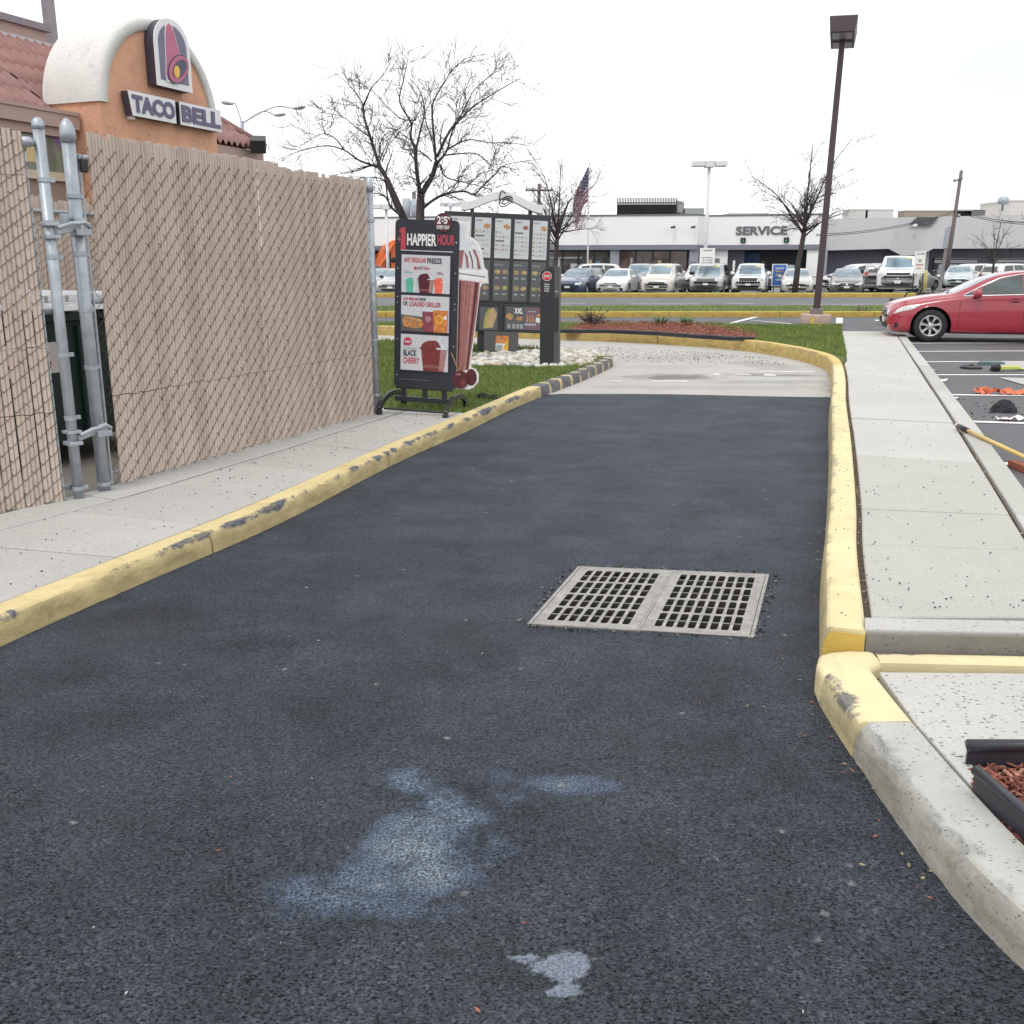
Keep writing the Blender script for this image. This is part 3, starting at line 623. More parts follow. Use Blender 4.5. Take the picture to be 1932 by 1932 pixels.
for q in ((0, 0, 1, .012), (0, .988, 1, 1), (0, .0125, .017, .9875), (.983, .0125, 1, .9875), (.4935, .0125, .5065, .9875)): rim(*q)
b.build('rim', t, .002); b = MB(); q = [gq(a, c) - o_.to_2d() for a, c in ((.01, .01), (.99, .01), (.99, .99), (.01, .99))]
b.add([(p.x, p.y, -.05) for p in q] + [(p.x, p.y, -.7) for p in q], [(0, 4, 5, 1), (1, 5, 6, 2), (2, 6, 7, 3), (3, 7, 4, 0), (4, 7, 6, 5)], M_PIT); b.build('pit', t)
# ------------------------------------------------------------------ slatted chain-link fences
M_SLAT = pm('tan_privacy_slat', (.57, .47, .40), .55, var=.07, sc=3, dirt=.22, bump=.1, bsc=30); M_SLAT2 = pm('tan_privacy_slat_faded', (.605, .505, .435), .55, var=.07, sc=3, dirt=.15)
M_SLAT3 = pm('tan_privacy_slat_dark', (.515, .42, .355), .55, var=.08, sc=3, dirt=.3); M_WIRE = pm('chain_link_wire', (.085, .062, .058), .55, .3, .2, 20)
def slat_panel(L, h, pitch, w, rnd, x0=0.0, step=None, notch=()):
    b = MB(); x = x0 + pitch / 2; i = 0
    while x < L:
        top = h + rnd.uniform(-.006, .006) + (rnd.uniform(.01, .02) if rnd.random() < .04 else 0) - (.015 if rnd.random() < .04 else 0) + (step(x) if step else 0); z0 = rnd.uniform(.01, .035); dx = rnd.uniform(-.0012, .0012); yb = rnd.uniform(-.003, .003)
        m = (M_SLAT, M_SLAT, M_SLAT2, M_SLAT3)[int(rnd.random() * 4)]
        cuts = [z0] + [z + rnd.uniform(-.008, .008) for z in notch] + [top]
        for k in range(len(cuts) - 1):
            a, c = cuts[k] + (.003 if k else 0), cuts[k + 1] - (.003 if k < len(cuts) - 2 else 0); xx = x + dx + rnd.uniform(-.0008, .0008); lean = rnd.uniform(-.0012, .0012); hw = w / 2
            pr = [(-hw, .004), (-hw * .86, -.004), (-hw * .55, -.008), (-hw * .16, -.006), (0, .002), (hw * .16, -.006), (hw * .55, -.008), (hw * .86, -.004), (hw, .004), (0, .007)]; n = len(pr)
            vs = [(xx + p, yb + q, a) for p, q in pr] + [(xx + lean + p, yb + q, c) for p, q in pr]
            b.add(vs, [((j + 1) % n, j, n + j, n + (j + 1) % n) for j in range(n)] + [tuple(range(n, 2 * n))], m)
        x += pitch; i += 1
    return b
def chain(L, h, pitch, x0, rise=.043, r=.0023, h0=.02):
    """zigzag wires woven round the slats: one diagonal runs in front, the other behind"""
    b = MB(); x = x0; k = 0
    while x < L + pitch * .5:
        z = h0; up = k % 2; pts = []
        while z < h:
            pts.append((x + (pitch if up else 0) * 1.0, -.011 if up == 0 else -.011, z)); z += rise; up ^= 1
        P = []
        for i, p in enumerate(pts):
            P.append(p)
            if i < len(pts) - 1:
                q = pts[i + 1]; mid = ((p[0] + q[0]) / 2, -.0125 if q[0] > p[0] else .009, (p[2] + q[2]) / 2); P.append(mid)
        P = [(max(x0 - .05, min(L + .04, p[0])), p[1], p[2]) for p in P]
        b.tube(P, r, 3, M_WIRE, caps=False); x += pitch; k += 1
    return b
def post_mb(x, y, h, r, cap='dome', bands=()):
    b = MB(); M = Matrix.Translation((x, y, 0))
    b.lathe([(r, -.02), (r, h)], 14, M_GALV, M)
    if cap == 'dome': b.lathe([(r * 1.16, h - .05), (r * 1.18, h), (r * 1.12, h + .03), (r * .85, h + .06), (r * .4, h + .085), (.002, h + .092)], 14, M_GALV, M)
    else: b.lathe([(r * 1.12, h - .02), (r * 1.12, h), (r * .95, h + .025), (r * .5, h + .042), (.002, h + .046)], 14, M_GALV, M)
    for z in bands:
        b.lathe([(r * 1.02, z - .013), (r * 1.13, z - .013), (r * 1.13, z + .013), (r * 1.02, z + .013)], 14, M_GALV, M, smooth=False); b.box(x + r, x + r + .03, y - .012, y + .012, z - .012, z + .012, M_GALV)
    return b
rnd = random.Random(11)
fe = thing('chain_link_fence', 'long tan slatted chain-link fence along the left sidewalk, hiding the bin enclosure', 'fence', (-2.71, 6.59, .12), 68.6, 'tan slatted fences')
slat_panel(3.58, 2.30, .06, .0580, rnd, .03, lambda x: (-.03 if x > 2.15 else 0) - (.03 if 2.75 < x < 2.9 and rnd.random() < .6 else 0), (.62,)).build('slat_panel', fe)
chain(3.58, 2.25, .06, -.045, .059).build('chain_link', fe)
post_mb(-.13, 0, 2.27, .0405, 'dome', (.05, .42, .83, 1.2, 1.55, 1.9)).build('post', fe, .0); post_mb(3.64, .0, 2.22, .034, 'dome', (.2, .75, 1.3, 1.9)).build('post', fe)
b = MB(); b.tube([(-.1, .035, 2.14), (3.62, .035, 2.20)], .02, 10, M_GALV); b.tube([(-.1, .035, .10), (3.62, .035, .10)], .005, 6, M_GALV); b.tube([(-.1, .035, 1.25), (3.62, .035, 1.25)], .02, 10, M_GALV); b.box(-.06, -.05, -.006, .006, .02, 2.16, M_GALV); b.build('rail', fe)
b = MB(); b.box(-.06, .0, -.02, .05, 2.05, 2.13, M_DKTRIM); b.build('bracket', fe, .005); b = MB(); b.box(-.25, -.155, -.016, .016, 1.72, 1.79, M_GALV); b.box(-.19, -.1, -.05, -.03, 1.74, 1.77, M_GALV); b.build('hinge', fe, .005)
gt = thing('fence_gate', 'tan slatted chain-link gate at the left edge, standing ajar before a green bin', 'gate', (-2.83, 6.24, .10), 49, 'tan slatted fences')
slat_panel(-.115, 2.27, .06, .0545, rnd, -2.2, None, (.60, 1.0, 1.72, 2.02)).build('slat_panel', gt); chain(-.13, 2.23, .06, -2.25).build('chain_link', gt)
g1 = post_mb(0, 0, 2.31, .033, 'low', (.09, .95, 1.55, 2.0, .55, 1.75)); g1.box(-.10, -.092, -.005, .005, .03, 2.15, M_GALV); g1.build('gate_post', gt)
b = MB()
for z in (2.21, 1.22, .1): b = MB(); b.tube([(-2.2, .03, z), (-.02, .03, z)], .02, 10, M_GALV); b.build('rail', gt)
b = MB()
b.lathe([(.028, -.05), (.03, 0), (.02, .02)], 12, M_GALV, Matrix.Translation((-.06, .0, 2.21)) @ Matrix.Rotation(R(90), 4, 'Y')); b.build('rail_end', gt)
for z in (.42, 1.70):
    b = MB(); b.bar((.02, -.03, z), (.22, .06, z - .02 + .05), .03, .04, M_GALV); b.box(-.045, .045, -.05, .05, z - .045, z - .02, M_GALV); b.box(-.045, .045, -.05, .05, z + .03, z + .05, M_GALV); b.tube([(.03, -.05, z + .02), (.12, -.05, z + .05), (.17, -.04, z + .05)], .013, 8, M_GALV); b.box(.17, .27, .0, .10, z - .02, z + .02, M_GALV); b.tube([(.17, -.02, z + .05), (.22, -.01, z + .06), (.27, .02, z + .03)], .016, 8, M_GALV); b.build('latch', gt, .004)
bf = thing('chain_link_fence', 'tan slatted fence at the back of the enclosure, seen between two steel posts', 'fence', (-6.9, 8.0, .12), 68.6, 'tan slatted fences')
slat_panel(5.5, 2.22, .0705, .062, rnd, .03, lambda x: rnd.uniform(-.06, .08)).build('slat_panel', bf); chain(5.5, 2.05, .0705, -.03).build('chain_link', bf); b = MB(); b.tube([(-.1, -.05, 2.08), (5.6, -.05, 2.08)], .024, 10, M_GALV); b.build('rail', bf)
for x in (-.1, 2.75, 5.6): post_mb(x, .05, 2.1, .034, 'dome').build('post', bf)
# dumpster
M_DGREEN = pm('dark_green_paint', (.018, .05, .048), .5, var=.25, sc=4, dirt=.4); M_LID = pm('grey_plastic_lid', (.50, .51, .53), .5, var=.1, sc=5, dirt=.3)
db = thing('dumpster', 'dark green dumpster with grey lids, glimpsed between the gate posts', 'dumpster', (-4.08, 8.02, .085), 68.6)
b = MB(); b.prism([(-1.0, .18), (1.0, .18), (1.0, 1.1), (-1.0, 1.1)], -.75, .75, M_DGREEN)
for x in (-.98, -.5, 0, .5, .98): b.box(x - .03, x + .03, -.79, -.75, .2, 1.06, M_DGREEN)
b.box(-1.02, 1.02, -.80, .80, 1.1, 1.17, M_DGREEN); b.box(-1.12, -1.0, -.2, .2, .55, .75, M_DGREEN); b.box(1.0, 1.12, -.2, .2, .55, .75, M_DGREEN); b.build('body', db, .01)
for x0, x1 in ((-1.02, -.02), (.02, 1.02)):
    b = MB(); b.grid([[(x0, -.84, 1.18), (x1, -.84, 1.18)], [(x0, -.8, 1.22), (x1, -.8, 1.22)], [(x0, .1, 1.27), (x1, .1, 1.27)], [(x0, .8, 1.3), (x1, .8, 1.3)]], M_LID, False)
    for k in range(5): b.box(x0 + .1 + k * .2, x0 + .14 + k * .2, -.78, .76, 1.24, 1.295, M_LID)
    b.build('lid', db, .006)
b = MB(); b.box(-1.0, -.2, -.757, -.751, .72, .95, M_WHITE); b.box(-.92, -.3, -.760, -.757, .78, .81, pm('faded_red', (.5, .08, .06))); b.build('notice', db)
for x in (-.85, .85):
    for y in (-.62, .62):
        b = MB(); b.lathe([(.085, -.02), (.09, 0), (.085, .02)], 14, M_TYRE, Matrix.Translation((x, y, .09)) @ Matrix.Rotation(R(90), 4, 'X')); b.box(x - .05, x + .05, y - .035, y + .035, .12, .19, M_GALV); b.build('caster', db)
# ------------------------------------------------------------------ restaurant
M_ORANGE = stucco('orange_stucco', (.74, .41, .275), .1, .15); M_CREAM = stucco('white_stucco', (.74, .73, .70), .06, .12); M_TAUPE = stucco('taupe_wall', (.33, .235, .20), .06, .1); M_TAN = pm('tan_fascia', (.42, .30, .265), .6, var=.05, sc=3)
M_FLASH = pm('grey_flashing', (.50, .50, .56), .4, .2, .06); M_CAP = pm('dark_cap', (.24, .21, .25), .5, var=.08); M_PIPE = pm('vent_pipe', (.72, .72, .80), .5, 0, .1)
def tile_mat():
    k = NT('roof_tile'); n = k.noise(5, 5); col = k.ramp(n, [(.25, (.27, .15, .135)), (.75, (.38, .22, .20))]); col = k.mix(k.rng(k.noise(1.2, 4), .45, .7, 0, .5), col, (.25, .16, .15)); k.bump(k.noise(40, 4), .3, .006); return k.fin(col, .8, 0, .25)
M_TILE = tile_mat()
OB = (-5.51, 14.0, 0)
rs = thing('restaurant', 'taco restaurant with an orange arched tower, white barrel trim and red tile roof', 'restaurant', OB, 68.5)
TW, TR, TS, TD = 2.47, 1.235, 3.72, .83
def arch(r, z0, n=32, cx=TW / 2): return [(cx - r, z0)] + [(cx - r * math.cos(math.pi * i / n), TS + r * math.sin(math.pi * i / n)) for i in range(n + 1)] + [(cx + r, z0)]
b = MB(); b.prism(arch(TR - .02, -.05), 0.0, TD + .1, M_ORANGE); b.build('tower', rs)
b = MB(); n = 32; ri, ro = TR - .15, TR + .012
def rimpt(r, i): a = math.pi * i / n; return TW / 2 - r * math.cos(a), TS + r * math.sin(a)
rows = []
for i in range(n + 1):
    xo, zo = rimpt(ro, i); xi, zi = rimpt(ri + .05 * math.sin(math.pi * i / n) * 0, i)
    rows.append([(xi, .0, zi), (xi, -.035, zi), ((xi * .25 + xo * .75), -.042, zi * .25 + zo * .75), (xo, -.012, zo), (xo, .06, zo), (xo, TD + .12, zo)])
b.grid(rows, M_CREAM, True, flip=True)
for i in (0, n): b.add(rows[i] + [(rows[i][0][0], TD + .12, rows[i][0][2])], [tuple(range(7))], M_CREAM)
b.build('barrel_trim', rs)
# walls, eaves, roofs
x0, x1, ye = -9.0, 4.85, TD
b = MB(); b.box(x0, 4.3, ye + .42, 9.0, -.05, 3.42, M_TAUPE); b.box(x0, -.03, .50, ye + .41, -.05, 3.34, M_TAUPE); b.build('wall', rs)
b = MB(); b.box(x0 - .3, -.022, .33, ye + .1, 3.36, 3.53, M_TAN); b.box(x0 - .3, -.021, .31, ye, 3.532, 3.58, M_TAN); b.box(x0 - .3, -.024, .40, ye, 3.25, 3.358, M_TAN); b.box(TW + .04, x1, ye, ye + .06, 3.36, 3.58, M_TAN); b.box(x1 - .06, x1, ye + .06, 9, 3.36, 3.58, M_TAN); b.box(TW + .04, x1 - .06, ye + .06, ye + .42, 3.30, 3.38, M_TAN); b.box(-.75, -.66, ye - .05, ye - .005, 3.5, 3.66, M_CREAM); b.build('fascia', rs)
def tiles(xa, xb, ya, za, yb, zb, hip=None, courses=5, pitch=.155, flipx=None):
    b = MB(); L = math.hypot(yb - ya, zb - za); per = 6; nx = int((xb - xa) / pitch) * per
    for c in range(courses):
        rows = []
        for e in range(4):
            t = (c + (-.02, 0, .5, 1.04)[e]) / courses; lift = (.0, .055, .035, .012)[e]; r = []
            for i in range(nx + 1):
                x = xa + (xb - xa) * i / nx; ph = (i % per) / per; w = .5 + .5 * math.sin(2 * math.pi * (i / per))
                xx = min(x, hip(t)) if hip else x
                r.append((xx, ya + (yb - ya) * t - .0, za + (zb - za) * t + lift * .8 + w * .075))
            rows.append(r)
        b.grid(rows, M_TILE, True)
    return b
b = MB(); b.add([(x0 - .2, ye, 3.54), (4.5, ye, 3.54), (3.3, 2.45, 4.77), (x0 - .2, 2.45, 4.77)], [(0, 1, 2, 3)], M_TILE); b.build('roof_deck', rs)
tiles(x0 - .3, -.03, ye - .03, 3.60, 2.45, 4.83, courses=5).build('tile_roof', rs); tiles(-.03, TW + .04, .97, 3.73, 2.45, 4.83, courses=4).build('tile_roof', rs); tiles(TW + .04, 4.88, ye - .03, 3.60, 2.45, 4.83, lambda t: 4.88 - t * 1.35, courses=5).build('tile_roof', rs)
b = MB(); rows = []
for c in range(5):
    for e in (0, 1): 
        t = (c + e) / 5; r = []
        for i in range(61): y = (ye - .03) + t * 1.35 * .98 + (8.9 - ye) * i / 60; r.append((4.9 - t * 1.36, y, 3.6 + t * 1.23 + (.05 if e == 0 else .0) + .03 * math.sin(i * 2.1)))
        rows.append(r)
b.grid(rows, M_TILE, True)
b.tube([(4.9, ye - .02, 3.66), (3.5, 2.4, 4.86)], .075, 8, M_TILE); b.build('hip_roof', rs)
b = MB(); b.box(x0, 1.8, 2.46, 2.52, 4.78, 4.93, M_FLASH); b.box(x0, 1.75, 2.53, 8.4, 4.55, 5.10, M_TAN); b.box(x0, 1.80, 2.47, 8.45, 5.10, 5.20, M_CAP); b.build('parapet', rs)
b = MB(); b.lathe([(.115, 4.8), (.115, 7.0), (.16, 7.0), (.16, 7.3)], 16, M_PIPE, Matrix.Translation((4.33, 5.0, -.3))); b.build('vent_pipe', rs)
# window seen above the back fence
M_WGREEN = glass_mat('green_window', (.17, .20, .155), .2, .3); M_WPURP = pm('purple_window_film', (.22, .15, .34), .3); M_WYEL = pm('yellow_window_film', (.55, .42, .20), .3)
def yf(y): return .50 - y
b = MB(); b.rect(-.9, -.06, 2.80, 3.25, yf(.012), M_WGREEN, .01); b.flat([(-.42, 3.25), (-.08, 3.25), (-.08, 2.98), (-.22, 3.09)], yf(.016), M_WPURP); b.flat([(-.9, 2.9), (-.75, 3.2), (-.6, 2.9)], yf(.016), M_WYEL)
w_ = b.build('window', rs); b = MB(); b.box(-1.0, -.03, yf(.06), yf(.005), 2.69, 2.80, pm('cream_sill', (.55, .47, .36))); b.box(-.96, -.9, yf(.03), yf(.003), 2.80, 3.25, M_TAUPE); b.build('sill', w_)
b = MB(); b.bar((4.60, ye - .05, 3.60), (4.60, ye - .05, 3.72), .06, .06, M_DKTRIM); b.bar((4.30, ye - .28, 3.60), (4.70, ye - .02, 3.74), .26, .22, M_DKTRIM); b.build('floodlight', rs, .012)
# bell sign
M_SIGNW = pm('sign_white', (.78, .78, .80), .4, var=.03); M_SIGNK = pm('sign_return', (.045, .04, .06), .5); M_SPUR = pm('sign_purple', (.115, .10, .19), .35, var=.05); M_SPINK = pm('sign_magenta', (.50, .13, .22), .3, var=.06); M_SYEL = pm('sign_yellow', (.75, .47, .06), .3); M_SNAVY = pm('sign_navy', (.075, .07, .13), .4); M_SGREY = pm('sign_slate', (.16, .155, .24), .35)
t = MB(); bx = 1.345; bw = .37
def tomb(w, zb, zt, cx=bx, n=16):
    zs = zt - w * .95; return [(cx - w, zb), (cx + w, zb)] + [(cx + w * math.cos(math.pi * i / n), zs + w * .95 * math.sin(math.pi * i / n)) for i in range(n + 1)]
t.prism(tomb(bw, 4.06, 4.98), -.17, -.012, M_SIGNK); t.prism(tomb(bw + .006, 4.055, 4.985), -.185, -.172, M_SIGNW); t.prism(tomb(bw - .075, 4.145, 4.90), -.192, -.186, M_SGREY)
sg = t.build('bell_sign', rs)
t = MB()
bell = [(-.10, .35), (-.055, .40), (-.005, .385), (.04, .32), (.09, .20), (.135, .05), (.19, -.03), (.235, -.06), (.10, -.20), (-.06, -.36), (-.15, -.37), (-.175, -.30), (-.155, -.15), (-.14, .05), (-.13, .22)]
def bl(poly, s=1.0, dx=0, dz=0): return [(bx - .02 + p * s + dx, 4.52 + q * s + dz) for p, q in poly]
t.prism(bl(bell, 1.07, 0, 0), -.200, -.193, M_SIGNW); t.prism(bl(bell, .97), -.208, -.201, M_SPINK)
def ell(cx, cz, a, c, rot, n=24): return [(cx + a * math.cos(6.2832 * i / n) * math.cos(rot) - c * math.sin(6.2832 * i / n) * math.sin(rot), cz + a * math.cos(6.2832 * i / n) * math.sin(rot) + c * math.sin(6.2832 * i / n) * math.cos(rot)) for i in range(n)]
cx, cz, ro_ = bx + .06, 4.33, .66
t.prism(ell(cx, cz, .265, .165, ro_), -.216, -.209, M_SNAVY); t.prism(ell(cx, cz, .25, .15, ro_), -.222, -.217, M_SPINK); t.prism(ell(cx + .02, cz + .01, .185, .095, ro_), -.228, -.223, M_SNAVY); t.prism(ell(cx - .06, cz - .045, .085, .06, ro_ + .6), -.234, -.229, M_SYEL)
t.build('bell_emblem', sg)
t = MB()
def board(x0, x1, z0, z1, y, cut):
    p = [(x0 + cut, z0), (x1, z0), (x1, z1), (x0, z1 - .0)] if cut else [(x0, z0), (x1, z0), (x1, z1), (x0, z1)]
    t.prism(p, y, -.03, M_SIGNK); t.prism([(a + (-.006 if a < (x0 + x1) / 2 else .006), c + (-.006 if c < (z0 + z1) / 2 else .006)) for a, c in p], y - .012, y - .002, M_SIGNW)
board(.40, 1.33, 3.595, 3.90, -.15, .06); board(1.435, 2.37, 3.595, 3.90, -.15, 0); t.box(.50, .56, -.1, -.012, 3.55, 3.60, M_SIGNW); t.box(1.36, 1.40, -.1, -.012, 3.6, 3.68, M_SIGNW)
sn = t.build('name_sign', rs); t = MB(); t.text('TACO', .455, 1.31, 3.635, 3.865, -.176, M_SPUR, .045, .012); t.build('lettering', sn); t = MB(); t.text('BELL', 1.46, 2.345, 3.635, 3.865, -.176, M_SPUR, .045, .012); t.build('lettering', sn)
# ------------------------------------------------------------------ promotional sign stand
M_SBLK = pm('sign_black', (.026, .030, .042), .4, var=.12, sc=3); M_POSTER = pm('poster_white', (.62, .63, .67), .35, var=.05, sc=2); M_TRED = pm('print_red', (.50, .065, .10), .4); M_TBLK = pm('print_black', (.035, .035, .05), .4); M_TWHT = pm('print_white', (.80, .80, .80), .4)
M_MAROON = pm('print_maroon', (.095, .017, .028), .4, var=.2, sc=25); M_MARO2 = pm('print_cherry', (.21, .035, .038), .35, var=.3, sc=30); M_DRINK = pm('print_drink', (.33, .13, .12), .4, var=.35, sc=45); M_DRINKL = pm('print_drink_light', (.42, .215, .205), .4, var=.2, sc=30); M_TEAL = pm('print_teal', (.13, .48, .36), .4, var=.12, sc=14); M_CORAL = pm('print_coral', (.80, .16, .10), .4, var=.15, sc=14); M_ICE = pm('print_ice', (.66, .70, .74), .4, var=.1, sc=20); M_FOOD = pm('print_food', (.48, .25, .11), .5, var=.5, sc=30); M_ORNG = pm('print_orange', (.62, .22, .06), .4, var=.45, sc=28); M_BERRY = pm('print_berry', (.26, .06, .09), .4, var=.4, sc=24); M_GREYP = pm('print_grey', (.12, .12, .13), .5)
st = thing('promotion_sign', 'black drink promotion sign on arched feet with three posters and a tall cup cut-out', 'sign stand', (-.915, 10.22, .125), -12, None, 2.3)
def S(zx, zy):
    dx, dy = zx - 527, zy - 970; a = (dx + .02 * dy) / 1.0016; b = dy - .08 * a
    return a * .00099, 1.125 - b * .00099
def SPT(*pts): return [S(*p) for p in pts]
W_, H0, H1 = .348, .262, 2.005
# panel as a frame with open bands, posters sit inside
b = MB(); r = .05
P = [(-W_, H0), (W_, H0), (W_, H1 - r)] + [(W_ - r + r * math.cos(R(a)), H1 - r + r * math.sin(R(a))) for a in (30, 60, 90)] + [(-W_ + r + r * math.cos(R(a)), H1 - r + r * math.sin(R(a))) for a in (90, 120, 150, 180)]
b.prism(P, -.022, .022, M_SBLK)
for x, zy in ((-.315, 590), (-.315, 890), (-.315, 950), (-.315, 1340), (-.315, 1730), (.318, 620), (.318, 940), (.318, 1000), (.318, 1390), (.318, 300), (-.315, 290)): b.disc(x, S(540, zy)[1], .008, .008, -.026, M_GALV, 8, .005)
b.rect(-.285, .05, .325, .333, -.0245, M_GREYP); b.rect(-.285, .285, S(540, 405)[1], S(540, 398)[1], -.0245, M_TWHT)
b.build('panel', st, .003)
b = MB(); b.text('$', *sorted((S(226, 260)[0], S(250, 260)[0])), S(238, 290)[1], S(238, 225)[1], -.026, M_TRED, .02); b.flat(SPT((248, 372), (308, 374), (304, 148), (268, 144), (236, 178), (238, 200), (258, 196))[::-1], -.0255, M_TRED)
b.text('HAPPIER', S(322, 270)[0], S(648, 270)[0], S(322, 332)[1], S(322, 208)[1], -.026, M_TWHT, .035); b.text('HOUR', S(660, 290)[0], S(848, 290)[0], S(660, 345)[1], S(660, 238)[1], -.026, M_TRED, .035); b.disc(*S(866, 332), .006, .006, -.026, M_TWHT, 10); b.build('headline', st)
b = MB(); c = S(725, 118); b.disc(c[0], c[1], .098, .096, -.034, M_MAROON, 32, .010); b.text('2', c[0] - .07, c[0] - .025, c[1] - .015, c[1] + .06, -.0365, M_TWHT, .03); b.text('PM', c[0] - .022, c[0] + .002, c[1] + .03, c[1] + .058, -.0365, M_TWHT, .02); b.text('-', c[0] - .02, c[0] + .004, c[1] + .008, c[1] + .018, -.0365, M_TWHT, .03); b.text('5', c[0] + .005, c[0] + .045, c[1] - .015, c[1] + .06, -.0365, M_TWHT, .03); b.text('PM', c[0] + .047, c[0] + .07, c[1] + .03, c[1] + .058, -.0365, M_TWHT, .02); b.text('EVERY DAY', c[0] - .07, c[0] + .068, c[1] - .068, c[1] - .03, -.0365, M_TWHT, .03); b.build('badge', st)
def cup(b, cx, w, z0, z1, y, m, lid=.30, logo=None):
    h = z1 - z0; zb = z0 + h * (1 - lid)
    b.flat([(cx - w * .40, z0), (cx + w * .40, z0), (cx + w * .50, zb), (cx - w * .50, zb)], y, m)
    dome = [(cx - w * .5, zb)] + [(cx - w * .5 * math.cos(math.pi * i / 10), zb + h * lid * math.sin(math.pi * i / 10) ** .8) for i in range(1, 10)] + [(cx + w * .5, zb)]
    b.flat(dome[::-1], y, m)
    q = [(cx + w * .12, zb)] + [(cx + w * .5 * math.cos(math.pi * i / 20), zb + h * lid * .97 * math.sin(math.pi * i / 20)) for i in range(0, 9)]
    b.flat([(cx + w * .2, z0 + h * .02), (cx + w * .40, z0 + h * .02), (cx + w * .49, zb), (cx + w * .26, zb)], y - .0015, M_DRINKL if m in (M_MARO2, M_MAROON) else M_ICE)
    b.flat(dome[6:][::-1] + [(cx + w * .3, zb)], y - .0015, M_ICE)
    b.rect(cx - w * .55, cx + w * .55, zb - h * .02, zb + h * .03, y - .002, m); b.rect(cx + w * .1, cx + w * .55, zb - h * .02, zb + h * .03, y - .0035, M_ICE)
    b.flat([(cx + w * .12, zb + h * lid * .8), (cx + w * .26, zb + h * lid * .8), (cx + w * .34, z1 + h * .16), (cx + w * .22, z1 + h * .16)], y - .0028, M_ICE)
    if logo: b.text(logo, cx - w * .38, cx + w * .34, z0 + h * .10, z0 + h * .20, y - .004, M_DRINKL, .02)
def poster(zy0, zy1, x0=268, x1=800):
    xa, za = S(x0, zy1); xb, zb = S(x1, zy0); xa, xb = -.27, .262
    za, zb = S(540, zy1)[1], S(540, zy0)[1]
    b = MB(); b.prism([(xa - .014, za - .014), (xb + .014, za - .014), (xb + .014, zb + .014), (xa - .014, zb + .014)], -.033, -.023, M_TBLK); b.rect(xa, xb, za, zb, -.036, M_POSTER)
    return b, xa, xb, za, zb
b, xa, xb, za, zb = poster(445, 838); w, h = xb - xa, zb - za
def tx(b, s, a0, a1, c0, c1, m, bold=.03, y=-.0385): b.text(s, xa + w * a0, xa + w * a1, za + h * c0, za + h * c1, y, m, bold)
tx(b, 'ANY REGULAR', .05, .51, .80, .93, M_TRED); tx(b, 'FREEZE', .53, .83, .79, .93, M_TBLK); b.disc(xa + w * .29, za + h * .65, .018, .018, -.0385, M_TRED, 14); tx(b, 'WITH NEW KICKSTART', .34, .53, .69, .71, M_TBLK, .01); tx(b, 'BLACK', .34, .44, .62, .68, M_TBLK); tx(b, 'CHERRY', .45, .59, .62, .68, M_TRED); tx(b, 'WITH NEW', .06, .15, .56, .58, M_TBLK, .01); tx(b, 'BAJA BLAST', .06, .24, .50, .55, M_TEAL, .02); tx(b, 'STRAWBERRY', .73, .83, .55, .57, M_TBLK, .01); tx(b, 'TYPHOON', .73, .87, .50, .55, M_TRED, .02)
cup(b, xa + w * .20, w * .23, za + h * .0, za + h * .40, -.0385, M_TEAL); cup(b, xa + w * .80, w * .25, za + h * .0, za + h * .42, -.0385, M_CORAL); cup(b, xa + w * .51, w * .32, za + h * .0, za + h * .52, -.042, M_MAROON, .3, 'KICKSTART'); b.build('poster', st)
b, xa, xb, za, zb = poster(868, 1248); w, h = xb - xa, zb - za
tx(b, 'ANY MEDIUM', .04, .35, .86, .94, M_TRED); tx(b, 'DRINK', .37, .52, .86, .94, M_TBLK); tx(b, 'OR', .04, .14, .71, .83, M_TBLK); tx(b, 'LOADED GRILLER', .17, .83, .70, .83, M_TRED)
b.flat([(xa, za), (xa + w * .98, za), (xa + w * .6, za + h * .40), (xa, za + h * .46)], -.0375, M_GREYP)
for k in range(3):
    o = k * .05; b.flat([(xa + w * (.02 + o * .3), za + h * (.28 - o * 1.2)), (xa + w * (.16 + o), za + h * (.13 - o * .6)), (xa + w * (.47 - o * .2), za + h * (.23 - o * 1.2)), (xa + w * .42, za + h * (.35 - o)), (xa + w * .06, za + h * (.44 - o))], -.039 - k * .0015, M_FOOD)
for q in ((.12, .17), (.27, .21), (.42, .22)): b.disc(xa + w * q[0], za + h * q[1], w * .055, h * .07, -.0445, M_ORNG, 14)
b.flat([(xa + w * .46, za + h * .02), (xa + w * .68, za + h * .0), (xa + w * .70, za + h * .58), (xa + w * .45, za + h * .58)], -.041, M_BERRY); b.rect(xa + w * .45, xa + w * .70, za + h * .57, za + h * .62, -.0425, M_ICE); b.disc(xa + w * .57, za + h * .36, w * .06, h * .09, -.0428, M_DRINKL, 12)
b.flat([(xa + w * .69, za + h * .0), (xa + w * .97, za), (xa + w * .985, za + h * .64), (xa + w * .67, za + h * .64)], -.0435, M_ORNG); b.rect(xa + w * .67, xa + w * .985, za + h * .62, za + h * .66, -.045, M_ICE); b.disc(xa + w * .81, za + h * .36, w * .085, h * .13, -.0455, M_SYEL, 16); b.disc(xa + w * .80, za + h * .36, w * .05, h * .08, -.047, M_ORNG, 16); b.disc(xa + w * .93, za + h * .42, w * .035, h * .06, -.047, M_TWHT, 12); b.build('poster', st)
b, xa, xb, za, zb = poster(1282, 1670); w, h = xb - xa, zb - za
